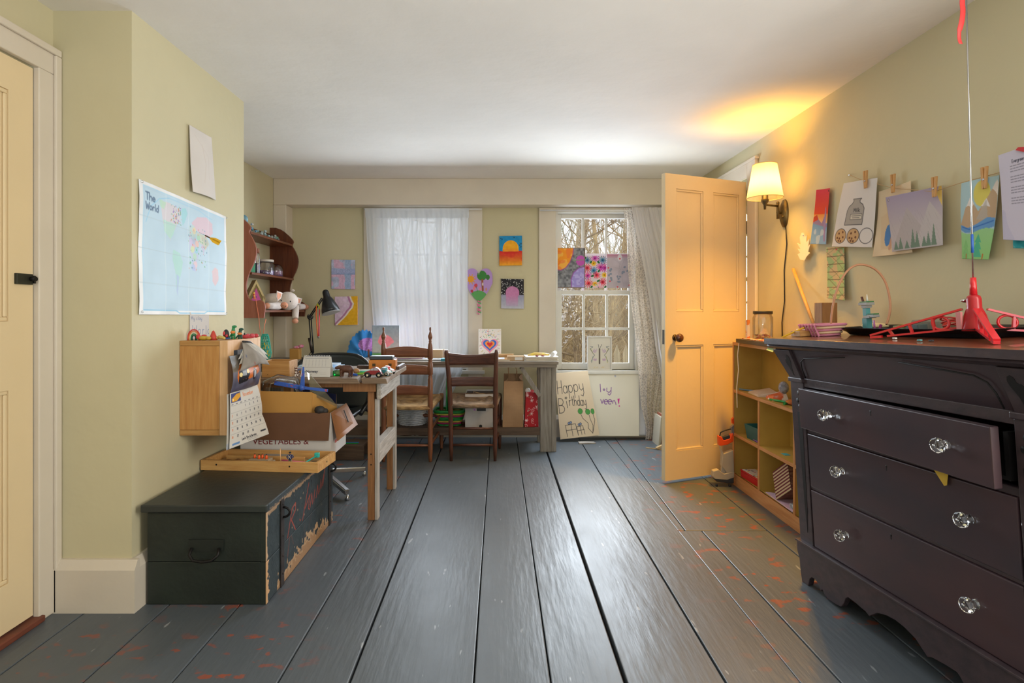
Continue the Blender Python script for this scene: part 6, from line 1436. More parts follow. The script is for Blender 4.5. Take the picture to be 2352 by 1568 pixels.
# ---- things on the low shelf
def woven(name, label, cx, cy, z0, rx0, ry0, rx1, ry1, h, rows, mats, rr=.006, stakes=22, cat='basket', handle=None, sq=0.0):
    t = thing(name, label, cat, (cx, cy, z0))
    def rad(th, f, k=0):
        c, s = math.cos(th), math.sin(th); p = 2 + sq * 4
        n_ = (abs(c) ** p + abs(s) ** p) ** (-1 / p)
        return ((rx0 + (rx1 - rx0) * f + k) * n_ * c, (ry0 + (ry1 - ry0) * f + k) * n_ * s)
    for r in range(rows):
        f = (r + .5) / rows; pts = []
        for k in range(stakes * 4):
            th = 2 * math.pi * k / (stakes * 4); kk = .0045 * math.cos(stakes / 2 * th * 2 + math.pi * (r % 2)); x_, y_ = rad(th, f, kk)
            pts.append((cx + x_, cy + y_, z0 + h * f))
        MB().tube(pts, rr, 6, closed=True).build('weaver', mats[r % len(mats)], t)
    pts = [(cx + rad(2 * math.pi * k / 40, 1)[0], cy + rad(2 * math.pi * k / 40, 1)[1], z0 + h) for k in range(40)]
    MB().tube(pts, rr * 1.4, 7, closed=True).build('rim', mats[0], t)
    pts = [(cx + rad(2 * math.pi * k / 24, 0)[0], cy + rad(2 * math.pi * k / 24, 0)[1]) for k in range(24)]
    MB().prism(pts, z0, z0 + .006).build('bottom', mats[0], t)
    if handle:
        hh, m_ = handle; x_ = rad(0, 1)[0]
        MB().tube([(cx + x_ * math.cos(a), cy, z0 + h * .6 + hh * math.sin(a)) for a in np.linspace(0, math.pi, 18)], .006, 8).build('handle', m_, t)
    return t
WICK = mat('white_wicker', (206, 210, 216), .5, var=.06, scale=30)
woven('wicker_basket', 'white painted wicker basket on the low shelf behind the finial chair', -.685, 4.42, S0, .10, .095, .135, .125, .19, 13, [WICK], .0075, 20, handle=None)
woven('easter_basket', 'small green woven basket with tall hoop handle on the low shelf', -.385, 4.40, S0, .085, .075, .118, .10, .115, 8, [GREEN, mat('magenta_straw', (176, 40, 110), .5), mat('yellow_straw', (206, 186, 80), .5), GREEN], .0075, 14, sq=.6)
MB().tube([(-.405 + .0 * k, 4.33 + .14 * k / 16, S0 + .07 + .30 * math.sin(math.pi * (k / 16))) for k in range(17)], .006, 8).build('handle', GREEN, bpy.data.objects['easter_basket'])
fb = thing('file_box', 'white cardboard file box with hand hole on the low shelf', 'box', (-.14, 4.40, S0))
MB().box(-.255, -.03, 4.285, 4.289, S0, S0 + .255).box(-.255, -.03, 4.54, 4.544, S0, S0 + .255).box(-.255, -.251, 4.289, 4.54, S0, S0 + .255).box(-.034, -.03, 4.289, 4.54, S0, S0 + .255).box(-.251, -.034, 4.289, 4.54, S0, S0 + .004).build('box_body', mat('file_box_white', (206, 202, 200), .7), fb)
MB().box(-.165, -.095, 4.2835, 4.2845, S0 + .125, S0 + .152).build('hand_hole', BLACKP, fb); MB().cyl((-.135, 4.2845, S0 + .008), (-.135, 4.2835, S0 + .008), .012, n=14).build('rivet_hole', BLACKP, fb); MB().box(-.192, -.172, 4.2832, 4.2843, S0 + .128, S0 + .158).build('sticker', mat('sticker_violet', (190, 110, 200), .5, rgb2=(230, 220, 230), scale=60), fb)
MB().box(-.25, -.035, 4.30, 4.53, S0 + .15, S0 + .245).build('dark_contents', mat('dark_contents', (58, 46, 42), .8), fb)
MB().tube([(-.20, 4.30, S0 + .245), (-.19, 4.29, S0 + .275), (-.14, 4.295, S0 + .262), (-.09, 4.30, S0 + .25)], .0025, 6).build('string', mat('jute', (190, 160, 120), .9), fb)
# paper carrier bag
KRAFT = mat('kraft_paper', (176, 140, 104), .8, rgb2=(160, 124, 90), scale=6, bump=.15, bscale=20)
pg_ = thing('paper_bag', 'brown paper carrier bag with twisted handles on the low shelf', 'bag', (.12, 4.36, S0))
bx0, bx1, by0, by1, bh_ = .035, .195, 4.29, 4.42, .40
q = MB()
def bagp(u, v):
    # u round the bag, v up
    c = [(bx0, by0), (bx1, by0), (bx1, by1), (bx0, by1)]; k = int(u * 4) % 4; f = u * 4 - int(u * 4)
    (xa, ya), (xb, yb_) = c[k], c[(k + 1) % 4]; x_, y_ = xa + (xb - xa) * f, ya + (yb_ - ya) * f
    m_ = (bx0 + bx1) / 2; x_ = m_ + (x_ - m_) * (1 - .08 * v) + .006 * v; 
    if k in (1, 3): x_ += (-.03 if k == 1 else .03) * math.sin(math.pi * f) * v
    return Vector((x_, y_ + .006 * math.sin(7 * v + 9 * u), S0 + bh_ * v - .045 * v * (by1 - y_) / (by1 - by0)))
q.grid(bagp, 41, 14, smooth=False); q.build('bag_wall', KRAFT, pg_, solid=.0012)
MB().box(bx0 + .004, bx1 - .004, by0 + .004, by1 - .004, S0, S0 + .003).build('bag_bottom', KRAFT, pg_)
for y_ in (by0 + .012, by1 - .012): MB().tube([(.085, y_, S0 + bh_ - .02), (.08, y_, S0 + bh_ + .05), (.10, y_, S0 + bh_ + .085), (.13, y_, S0 + bh_ + .08), (.148, y_, S0 + bh_ + .03), (.145, y_, S0 + bh_ - .02)], .0028, 6).build('twisted_handle', KRAFT, pg_)
# red gift bag
a = Art(.115, .275, (176, 28, 38), 900)
for k in range(14):
    u, v = q_.random(), q_.random(); r_ = .10 + .06 * q_.random(); t0 = q_.random() * 6
    a.line([(u + r_ * (1 - j / 16) * math.cos(t0 + j * .5), v + r_ * .42 * (1 - j / 16) * math.sin(t0 + j * .5)) for j in range(16)], .010, (234, 206, 206), .9)
for (u, v) in ((.5, .24), (.5, .62), (.12, .82), (.9, .42), (.15, .1)):
    for k in range(3): t = k * 1.05; a.line([(u - .12 * math.cos(t), v - .05 * math.sin(t)), (u + .12 * math.cos(t), v + .05 * math.sin(t))], .011, (240, 226, 226))
a.specks(12, .012, [(90, 150, 80), (240, 230, 230)], 71)
gb = thing('gift_bag', 'red gift bag with white snowflake swirls beside the desk leg', 'bag', (.265, 4.38, S0))
sheet('front_panel', a, quad((.218, 4.30, S0 + .27), (.305, 4.305, S0 + .265), (.205, 4.295, S0 + .001), (.315, 4.30, S0 + .001)), PRINT, gb, .001)
MB().hexa([(.205, 4.298, S0), (.315, 4.303, S0), (.315, 4.42, S0), (.205, 4.42, S0), (.218, 4.303, S0 + .262), (.305, 4.307, S0 + .257), (.31, 4.41, S0 + .27), (.215, 4.41, S0 + .275)]).build('bag_body', mat('gift_red', (170, 34, 42), .5, rgb2=(220, 180, 180), scale=30, lo=.6, hi=.66), gb)
MB().ell((.232, 4.32, S0 + .278), (.022, .012, .022), 9, 6).ell((.295, 4.33, S0 + .262), (.018, .012, .02), 9, 6).build('tissue_paper', WHITEP, gb)
# grey cloth bag near the table
single(MB().hexa([(-.965, 4.30, S0), (-.86, 4.30, S0), (-.86, 4.42, S0), (-.965, 4.42, S0), (-.95, 4.31, S0 + .27), (-.875, 4.31, S0 + .27), (-.875, 4.40, S0 + .27), (-.95, 4.40, S0 + .27)]), 'beige_bag', mat('beige_bag', (196, 186, 168), .8, rgb2=(176, 166, 148), scale=8), 'plain beige paper bag on the low shelf behind the table legs', 'bag', bevel=.004)
# low crate with pencils on the floor
cr_ = thing('floor_crate', 'low dark wooden crate on the floor behind the work table', 'crate', (-1.13, 4.1, 0))
MB().box(-1.42, -.98, 4.03, 4.05, 0.001, .11).build('front_board', BROWNB, cr_, bevel=.002); MB().box(-1.42, -.98, 4.2, 4.22, 0.001, .11).build('back_board', BROWNB, cr_, bevel=.002); MB().box(-1.42, -.98, 4.05, 4.20, .095, .11).build('top_board', BROWNB, cr_)
for k, (y_, m_, lab) in enumerate(((4.06, GREEN, 'green pencil lying on the low floor crate'), (4.085, BLUE, 'blue pencil lying on the low floor crate'))): single(MB().cyl((-1.25, y_, .1145), (-1.03, y_ + .01, .1145), .004, n=6, smooth=False), 'pencil', m_, lab, 'pencil')

# ---- chairs
MAPLE = wood('chair_maple', (134, 84, 54), (104, 62, 40), .4, GZ, 6, coat=.25); MAPLEX = wood('chair_maple_rail', (138, 86, 56), (110, 64, 42), .4, GX, 6, coat=.25)
DARKC = wood('chair_walnut', (98, 58, 40), (70, 40, 30), .4, GZ, 6, coat=.25); DARKCX = wood('chair_walnut_rail', (92, 52, 36), (66, 36, 26), .4, GX, 6, coat=.25)
RUSH = mat('rush_weave', (190, 156, 106), .85, rgb2=(130, 100, 66), scale=6, stretch=(3, 22, 3), bump=.5, bscale=14, bstretch=(3, 14, 3))
RUSHD = mat('rush_weave_dark', (156, 132, 106), .85, rgb2=(100, 78, 60), scale=6, stretch=(3, 22, 3), bump=.5, bscale=14, bstretch=(3, 14, 3))
def rush_seat(t, p, zr, zf, material):
    """p: rear-left, rear-right, front-right, front-left posts"""
    def fn(u, v):
        a_, b_ = Vector(p[0]).lerp(Vector(p[1]), u), Vector(p[3]).lerp(Vector(p[2]), u); q_ = a_.lerp(b_, v)
        z = zr + (zf - zr) * v - .020 * math.sin(math.pi * u) * math.sin(math.pi * v) + .006 * math.sin(40 * min(u, 1 - u, v, 1 - v))
        return Vector((q_.x, q_.y, z))
    MB().grid(fn, 31, 31).build('rush_seat', material, t, solid=.022)
    for a_, b_, z0, z1 in ((0, 1, zr, zr), (1, 2, zr, zf), (2, 3, zf, zf), (3, 0, zf, zr)):
        MB().tube([(p[a_][0], p[a_][1], z0 - .004), (p[b_][0], p[b_][1], z1 - .004)], .017, 10).build('seat_rail', material, t)
def ladder_chair():
    t = thing('ladder_chair', 'reddish ladder-back chair with turned finials and rush seat', 'chair', (-.66, 4.17, 0))
    Yb, Yf_ = 3.99, 4.365
    xl, xr = -.826, -.489; fl_, fr = -.865, -.447
    for x in (xl, xr):
        MB().lathe([(.011, 0), (.014, .03), (.017, .07), (.018, .10), (.018, .37), (.016, .385), (.018, .40), (.018, .595), (.014, .605), (.016, .615), (.0125, .622), (.0185, .632), (.0185, .71), (.013, .72), (.0165, .727), (.012, .735), (.0185, .745), (.0185, .82), (.016, .845), (.010, .862), (.013, .868), (.009, .874), (.016, .895), (.018, .905), (.012, .922), (.006, .94), (.0085, .955), (.0075, .968), (0, .972)], (x, Yb, 0), 18).build('rear_post', MAPLE, t)
    for x in (fl_, fr):
        MB().lathe([(.008, 0), (.013, .012), (.009, .02), (.015, .05), (.016, .10), (.017, .30), (.013, .31), (.016, .32), (.017, .40), (.018, .43), (.012, .438), (0, .44)], (x, Yf_, 0), 18).build('front_leg', MAPLE, t)
    for z0, z1, ar in ((.755, .812, .020), (.628, .688, .012), (.480, .542, .010)):
        pts = [(xl, z0), (xr, z0)] + [(xr + (xl - xr) * k / 12, z1 + ar * math.sin(math.pi * k / 12)) for k in range(13)]
        q = MB(); n = 14
        def sl(u, v, z0=z0, z1=z1, ar=ar): return Vector((xl + (xr - xl) * u, Yb + .012 * math.sin(math.pi * u) , z0 + (z1 + ar * math.sin(math.pi * u) - z0) * v))
        q.grid(sl, 17, 5).build('slat', MAPLEX, t, solid=.009)
    def spindle(a_, b_, r, name='stretcher', turned=False):
        a_, b_ = Vector(a_), Vector(b_)
        if turned: f = [0, .1, .2, .3, .42, .47, .5, .53, .58, .7, .8, .9, 1]; w = [.7, .9, .8, 1.2, 1.1, .6, 1.25, .6, 1.1, 1.2, .8, .9, .7]
        else: f = [0, .2, .5, .8, 1]; w = [.75, .95, 1.1, .95, .75]
        MB().tube([a_.lerp(b_, k) for k in f], [r * k for k in w], 10).build(name, MAPLEX, t)
    spindle((xl, Yb, .118), (xr, Yb, .118), .010); spindle((fl_, Yf_, .262), (fr, Yf_, .262), .012, turned=True); spindle((fl_, Yf_, .115), (fr, Yf_, .115), .012, turned=True)
    for a_, b_ in ((xl, fl_), (xr, fr)):
        spindle((a_, Yb, .23), (b_, Yf_, .28), .010); spindle((a_, Yb, .12), (b_, Yf_, .16), .010)
    rush_seat(t, [(xl, Yb), (xr, Yb), (fr, Yf_), (fl_, Yf_)], .393, .418, RUSH)
    return t
ladder_chair()
def low_chair():
    t = thing('rail_back_chair', 'dark brown rail-back chair with curved crest and rush seat', 'chair', (-.18, 4.19, 0))
    Yb, Yf_ = 4.015, 4.37
    B = [(-.340, -.372), (-.022, -.013)]
    for x0, x1 in B:
        d_ = x1 - x0
        MB().tube([(x0, Yb, 0), (x0 + .01 * d_, Yb, .10), (x0 + .15 * d_, Yb, .40), (x0 + .5 * d_, Yb - .012, .60), (x1, Yb - .035, .79), (x1, Yb - .037, .808)], [.011, .015, .018, .017, .016, .013], 14).build('rear_post', DARKC, t)
    fl_, fr = -.375, .012
    for x in (fl_, fr): MB().lathe([(.010, 0), (.014, .06), (.017, .2), (.018, .42), (.013, .432), (0, .436)], (x, Yf_, 0), 16).build('front_leg', DARKC, t)
    def crest(u, v):
        x = -.366 + (.352) * u; dip = -.018 * math.sin(math.pi * u)
        return Vector((x, Yb - .030 - .010 * (v - .5) + .022 * math.sin(math.pi * u), .700 + .088 * v + dip * v))
    MB().grid(crest, 19, 7).build('crest_rail', DARKCX, t, solid=.014)
    MB().grid(lambda u, v: Vector((-.352 + .338 * u, Yb - .008 + .018 * math.sin(math.pi * u), .541 + .066 * v)), 17, 5).build('mid_rail', DARKCX, t, solid=.011)
    for z in (.235, .115): MB().tube([(-.34, Yb, z), (-.18, Yb, z), (-.022, Yb, z)], [.008, .010, .008], 10).build('stretcher', DARKCX, t)
    for z in (.15, .26):
        for a_, b_ in ((-.34, fl_), (-.022, fr)): MB().tube([(a_, Yb, z - .02), (b_, Yf_, z)], .009, 10).build('stretcher', DARKCX, t)
    MB().tube([(fl_, Yf_, .2), (fr, Yf_, .2)], .010, 10).build('stretcher', DARKCX, t)
    rush_seat(t, [(-.345, Yb), (-.02, Yb), (fr, Yf_), (fl_, Yf_)], .402, .428, RUSHD)
low_chair()
# ================================================================ RIGHT SIDE: wall lamp, bookcase, dresser, drawings on the line
# ---- wall lamp
AB = mat('antique_brass', (124, 108, 72), .38, metal=.75, rgb2=(92, 80, 56), scale=20)
SX, SY, SZ0, SZ1 = 1.520, 3.150, 1.733, 1.923
wl = thing('wall_lamp', 'lit swing-arm wall lamp with pleated cream shade beside the open door', 'lamp', (1.66, 3.255, 1.58))
def shade_mat():
    m, nt, b, n, l = _base('lamp_shade_fabric')
    b.inputs['Base Color'].default_value = L((250, 232, 190)); b.inputs['Roughness'].default_value = .9
    t = n.new('ShaderNodeBsdfTranslucent'); t.inputs['Color'].default_value = L((255, 236, 190))
    mx = n.new('ShaderNodeMixShader'); mx.inputs['Fac'].default_value = .85
    l.new(b.outputs[0], mx.inputs[1]); l.new(t.outputs[0], mx.inputs[2]); l.new(mx.outputs[0], n['Material Output'].inputs['Surface'])
    return m
q = MB(); nseg = 96
def shd(u, v):
    t = 2 * math.pi * u; r_ = .095 + (.063 - .095) * v; r_ *= 1 + .012 * math.cos(t * 16)
    return Vector((SX + r_ * math.cos(t), SY + r_ * math.sin(t), SZ0 + (SZ1 - SZ0) * v))
q.grid(shd, 97, 6).build('shade', shade_mat(), wl)
for z, r_ in ((SZ0, .0955), (SZ1, .0635)): MB().tube([(SX + r_ * math.cos(t), SY + r_ * math.sin(t), z) for t in np.linspace(0, 2 * math.pi, 41)[:-1]], .002, 6, closed=True).build('shade_rim', mat('shade_trim', (230, 200, 140), .8), wl)
MB().lathe([(.0, -.045), (.006, -.045), (.008, -.02), (.012, -.012), (.02, .0), (.021, .012), (.017, .014), (.017, .055), (.0, .055)], (SX, SY, SZ0 - .02), 20).build('socket', AB, wl)
bulb = MB().ell((SX, SY, SZ0 + .085), (.028, .028, .038)).lathe([(.014, .035), (.016, .06)], (SX, SY, SZ0), 14)
bm, nt_b, bb, nn, ll = _base('lit_bulb'); bb.inputs['Emission Color'].default_value = (1, .72, .36, 1); bb.inputs['Emission Strength'].default_value = 14.0
bulb.build('bulb', bm, wl)
plp = Vector((XR - .012, 3.255, 1.664))
MB().lathe([(.0, -.004), (.044, -.004), (.048, 0), (.046, .010), (.030, .022), (0, .026)], n=26, M=frame((XR - .001, 3.255, 1.664), (0, 1, 0), (0, 0, 1), (-1, 0, 0)) @ Matrix.Diagonal((.85, 1.75, 1, 1))).build('backplate', AB, wl)
e1 = Vector((XR - .045, 3.240, 1.700)); e2 = Vector((SX, SY, SZ0 - .045))
MB().cyl(Vector((XR - .02, 3.255, 1.664)), Vector((XR - .05, 3.250, 1.672)), .008, n=10).cyl((XR - .048, 3.245, 1.63), (XR - .048, 3.245, 1.72), .008, n=10).build('pivot', AB, wl)
MB().cyl(Vector((XR - .048, 3.245, 1.705)), e2 + Vector((0, 0, .008)), .006, n=10).build('swing_arm', AB, wl)
MB().ell((XR - .048, 3.245, 1.722), (.009, .009, .011)).build('finial', AB, wl); MB().ell((XR - .03, 3.225, 1.640), (.006, .008, .006)).build('switch', AB, wl)
for i_, (pw_) in enumerate((1.0,)):
    pl_ = bpy.data.lights.new('lamp_bulb_light', 'POINT'); pl_.energy = 310; pl_.color = (1.0, .48, .05); pl_.shadow_soft_size = .055
    pl_.use_nodes = True; pn = pl_.node_tree; fo = pn.nodes.new('ShaderNodeLightFalloff'); fo.inputs['Strength'].default_value = 1.0; fo.inputs['Smooth'].default_value = 3.0
    pn.links.new(fo.outputs['Quadratic'], pn.nodes['Emission'].inputs['Strength'])
    po = bpy.data.objects.new('lamp_bulb_light', pl_); po.location = (SX, SY, SZ0 + .10); col.objects.link(po)
MB().tube([onX(XR - .006, 1804, 515), onX(XR - .006, 1807, 560), onX(XR - .006, 1801, 620), onX(XR - .006, 1802, 690), onX(XR - .006, 1796, 740), onX(XR - .006, 1797, 790)], .0032, 7).build('cord', BLACKP, wl)

# ---- yellow bookcase
YP = mat('bookcase_mustard', (196, 164, 82), .55, rgb2=(182, 148, 70), scale=4, bump=.08, bscale=30)
EDGE = wood('bookcase_raw_edge', (206, 150, 98), (184, 124, 74), .6, GY, 6)
EDGEZ = wood('bookcase_raw_edge_z', (200, 146, 94), (176, 118, 70), .6, GZ, 6)
bc_ = thing('bookcase', 'low mustard-painted bookcase with raw pine edges between door and dresser', 'bookcase', (1.58, 2.97, 0))
FX, BXK = 1.48, 1.655
KY0, KY1, KH = 2.47, 3.49, .895
for y0, y1, z1 in ((KY1 - .02, KY1, KH - .02), (2.755, 2.775, .577), (3.133, 3.153, .577), (KY0, KY0 + .02, KH - .02)):
    MB().box(FX + .004, BXK, y0, y1, 0, z1).build('upright', YP, bc_); MB().box(FX, FX + .004, y0, y1, 0, z1).build('raw_edge', EDGEZ, bc_)
MB().box(FX + .004, BXK, KY0, KY1, KH - .02, KH).build('top_board', EDGE, bc_); MB().box(FX, FX + .004, KY0, KY1, KH - .02, KH).build('raw_edge', EDGE, bc_)
for z, y0, y1 in ((.597, KY0 + .02, KY1 - .02), (.325, 3.153, KY1 - .02), (.325, 2.775, 3.133), (.325, KY0 + .02, 2.755), (.072, 3.153, KY1 - .02), (.072, 2.775, 3.133), (.072, KY0 + .02, 2.755)):
    MB().box(FX + .004, BXK, y0, y1, z - .018, z).build('shelf', YP, bc_)
    if z > .1: MB().box(FX, FX + .004, y0, y1, z - .018, z).build('raw_edge', EDGE, bc_)
MB().box(FX - .003, FX + .010, KY0, KY1, 0.001, .072).build('kick_board', EDGE, bc_)
MB().box(BXK, BXK + .004, KY0, 3.02, .0, KH - .02).build('back_panel', mat('bookcase_back_pale', (214, 190, 118), .6), bc_); MB().box(BXK, BXK + .004, 3.02, KY1, 0, KH - .02).build('back_panel', YP, bc_)
# --- contents
def on_shelf(px, py, z): return onZ(z, px, py)
# upper shelf clutter
z = .5975
single(MB().cyl((1.50, 3.44, z + .006), (1.60, 3.30, z + .006), .005, n=10), 'blue_pen', mat('pen_blue_grey', (96, 140, 180), .4), 'blue-grey pen at the far end of the middle bookcase shelf', 'pen')
single(MB().hexa([(1.49, 3.17, z), (1.60, 3.14, z), (1.62, 3.30, z), (1.51, 3.34, z), (1.495, 3.18, z + .012), (1.59, 3.15, z + .030), (1.615, 3.29, z + .035), (1.51, 3.33, z + .010)]), 'paper_scrap', mat('scrap_cream', (216, 196, 176), .8), 'cream folded paper scrap on the middle bookcase shelf', 'paper')
single(MB().hexa([(1.50, 3.02, z), (1.58, 3.00, z), (1.60, 3.13, z), (1.52, 3.14, z), (1.51, 3.03, z + .03), (1.57, 3.01, z + .042), (1.59, 3.12, z + .04), (1.52, 3.13, z + .016)]), 'orange_wrapper', mat('orange_wrapper', (222, 104, 56), .5, rgb2=(230, 220, 216), scale=14, lo=.5, hi=.56), 'orange and white wrapper on the middle bookcase shelf', 'wrapper')
q = MB().ell((1.56, 3.02, z + .075), (.026, .030, .034), 10, 7)
single(q, 'foil_ball', mat('foil_grey', (170, 172, 184), .35, rgb2=(110, 110, 124), scale=40, bump=.6, bscale=60), 'crumpled silver foil ball on the orange wrapper', 'foil')
single(MB().tube([(1.50, 3.05, z + .006), (1.52, 2.98, z + .008), (1.55, 2.94, z + .006), (1.50, 2.90, z + .006)], .006, 8), 'plastic_lace', GREEN, 'short green plastic lace at the shelf front', 'lace')
single(MB().ell((1.55, 2.90, z + .014), (.035, .05, .014), 10, 6), 'orange_cloth', mat('orange_cloth', (196, 112, 40), .8, rgb2=(150, 70, 30), scale=30), 'crumpled orange cloth near the dresser end of the shelf', 'cloth')
# teal bin
tbin = thing('teal_bin', 'translucent teal plastic bin in the left middle cubby', 'bin', (1.56, 3.262, .3255))
M = rotz((1.555, 3.262, .3255), R(3))
def flare(x0, x1, y0, y1, h, g, t=.003):
    q = MB()
    lo = [(x0, y0), (x1, y0), (x1, y1), (x0, y1)]; hi = [(x0 - g, y0 - g), (x1 + g, y0 - g), (x1 + g, y1 + g), (x0 - g, y1 + g)]
    v = [M @ Vector((a, b_, 0)) for a, b_ in lo] + [M @ Vector((a, b_, h)) for a, b_ in hi]
    q.add(v, [(3, 2, 1, 0), (0, 1, 5, 4), (1, 2, 6, 5), (2, 3, 7, 6), (3, 0, 4, 7)]); return q
flare(-.05, .05, -.065, .07, .085, .012).build('bin_body', mat('teal_translucent', (70, 150, 156), .3, trans=.5), tbin, solid=.003)
single(MB().cyl((1.50, 3.17, .3315), (1.515, 3.36, .3315), .0045, n=8), 'purple_pencil', mat('pencil_purple', (130, 80, 170), .5), 'purple pencil in front of the teal bin', 'pencil')
single(MB().box(1.52, 1.55, 2.93, 2.97, .3255, .3275), 'cyan_card', mat('cyan_card', (80, 190, 210), .5), 'tiny cyan card on the right middle cubby floor', 'card')
# red card case
rc = thing('card_case', 'red plastic case with printed cards in the lower left cubby', 'box', (1.56, 3.27, .0725))
M = rotz((1.555, 3.29, .0725), R(3))
MB().box(-.06, .06, -.11, .11, 0, .036, M).build('case', RED, rc, bevel=.004); MB().box(-.062, .062, -.112, .112, .037, .046, M).build('lid', RED, rc, bevel=.003)
a = Art(.20, .11, (214, 210, 206), 300); a.specks(70, .06, [(196, 50, 50), (60, 80, 130), (226, 190, 80), (236, 236, 236)], 9)
fn_ = lambda U, V: np.array([[M @ Vector((-.055 + .11 * v, .10 - .20 * u, .0485)) for u, v in zip(ru, rv)] for ru, rv in zip(U, V)])
sheet('printed_cards', a, fn_, PRINT, rc, .002, toward=(1.5, 3.2, 3))
# striped bag
a = Art(.26, .26, (206, 186, 150), 420)
for k in range(9): a.rect(0, k / 9, 1, k / 9 + .05, (112, 46, 58))
sb = thing('striped_bag', 'cream and maroon striped paper bag tipped in the lower right cubby', 'bag', (1.56, 2.93, .073))
c_ = Vector((1.515, 2.955, .185)); ex = Vector((.10, -.78, .60)).normalized(); ey = Vector((-.18, -.60, -.76)).normalized(); ey = (ey - ex * ey.dot(ex)).normalized()
ez = ex.cross(ey)
hx, hy = .078, .078
P_ = lambda sx, sy, d: c_ + ex * (sx * hx) + ey * (sy * hy) + Vector((1, .05, 0)) * d
sheet('front_panel', a, quad(P_(-1, -1, 0), P_(1, -1, 0), P_(-1, 1, 0), P_(1, 1, 0)), PAPER, sb, .001)
MB().hexa([P_(-1, 1, .003), P_(1, 1, .003), P_(1, 1, .10), P_(-1, 1, .10), P_(-1, -1, .003), P_(1, -1, .003), P_(.9, -.8, .10), P_(-.9, -.8, .10)]).build('bag_body', mat('stripe_side', (150, 110, 90), .8, rgb2=(96, 50, 54), scale=30, stretch=(1, 1, 6)), sb)  # darker tan and maroon mix for the bag sides
single(MB().hexa([(1.49, 2.80, .0725), (1.60, 2.79, .0725), (1.62, 3.06, .0725), (1.50, 3.10, .0725), (1.49, 2.80, .078), (1.60, 2.79, .078), (1.62, 3.06, .0765), (1.50, 3.10, .0765)]), 'lilac_papers', mat('lilac_paper', (206, 190, 220), .7, rgb2=(226, 180, 200), scale=6), 'lilac printed papers under the striped bag', 'paper')
single(MB().box(1.50, 1.53, 2.80, 2.845, .0790, .103), 'grey_tag_box', mat('grey_tag', (120, 130, 144), .5, rgb2=(200, 205, 210), scale=60), 'small grey box with label beside the striped bag', 'box', bevel=.002)
# on top of the bookcase
brd = single(MB().box(1.462, 1.652, 2.60, 3.40, KH + .0005, KH + .0245), 'game_board', wood('dark_board', (84, 68, 46), (64, 52, 36), .5, GY, 5), 'dark wooden board lying on the bookcase top', 'board', bevel=.002)
BT = KH + .025
single(MB().hexa([(1.47, 3.00, BT), (1.64, 3.0, BT), (1.64, 3.38, BT), (1.49, 3.38, BT), (1.47, 3.0, BT + .004), (1.64, 3.0, BT + .004), (1.64, 3.38, BT + .004), (1.49, 3.38, BT + .004)]), 'patterned_mat', mat('red_pattern', (196, 90, 60), .7, rgb2=(220, 210, 196), scale=26, lo=.5, hi=.55), 'red and cream patterned mat under the clear jar', 'mat')
JZ = BT + .0045
jr = thing('treasure_jar', 'clear plastic jar with dark lid holding shells and coins', 'jar', (1.575, 3.28, JZ))
jc = (1.575, 3.29, JZ)
MB().lathe([(.050, .0), (.056, .006), (.056, .125), (.052, .135), (.049, .139), (.049, .148)], jc, 28).build('jar_body', CLEAR, jr)
MB().lathe([(.054, .148), (.054, .163), (.052, .165), (0, .165)], jc, 28).build('lid', mat('jar_lid', (54, 50, 44), .5), jr)
q = MB(); rq = np.random.default_rng(3)
for k in range(26):
    t, r_ = rq.random() * 6.28, .045 * math.sqrt(rq.random()); e_ = MB().ell((jc[0] + r_ * math.cos(t), jc[1] + r_ * math.sin(t), JZ + .006 + .020 * rq.random()), (.009, .009, .006), 7, 5)
    e_.build('shell', pm('shell_%d' % (k % 3), [(96, 110, 136), (170, 150, 110), (196, 190, 170)][k % 3]), jr)
single(MB().box(1.520, 1.535, 3.37, 3.395, BT + .0005, BT + .115), 'orange_carton', mat('seed_packet', (226, 216, 210), .6, rgb2=(222, 130, 60), scale=22, lo=.5, hi=.53), 'narrow white and orange carton behind the clear jar', 'carton')
single(MB().hexa([(1.455, 2.93, .872), (1.476, 2.93, .893), (1.476, 3.02, .893), (1.456, 3.00, .878), (1.454, 2.93, .874), (1.476, 2.93, .8945), (1.476, 3.02, .8945), (1.455, 3.0, .880)]), 'green_slip', mat('green_slip', (176, 206, 150), .7), 'pale green paper slip poking from under the board', 'paper')
rbp = [onX(FX - .004, 1698, 783), onX(FX - .010, 1694, 815), onX(FX - .006, 1696, 850), onX(FX - .010, 1692, 890), onX(FX - .008, 1693, 936)]
single(MB().grid(lambda u, v: (lambda i, g: Vector(rbp[i]).lerp(Vector(rbp[i + 1]), g) + Vector((0, (u - .5) * .012, 0)))(min(int(v * 4), 3), v * 4 - min(int(v * 4), 3)), 3, 25), 'white_ribbon', WHITEP, 'white ribbon dangling over the bookcase front', 'ribbon', solid=.0008)
single(MB().box(1.465, 1.535, 2.50, 2.562, KH + .0255, KH + .235), 'wood_block', wood('block_brown', (176, 126, 74), (140, 90, 48), .55, GZ, 6), 'upright brown wooden block behind the pink basket', 'wood block', bevel=.002)
single(MB().cyl(onX(XR - .012, 1822, 618), (1.555, 2.66, BT + .006), .0085, n=10), 'leaning_stick', wood('stick_pine', (204, 158, 100), (186, 138, 82), .55, GZ, 6), 'pine stick leaning against the wall above the bookcase', 'stick')

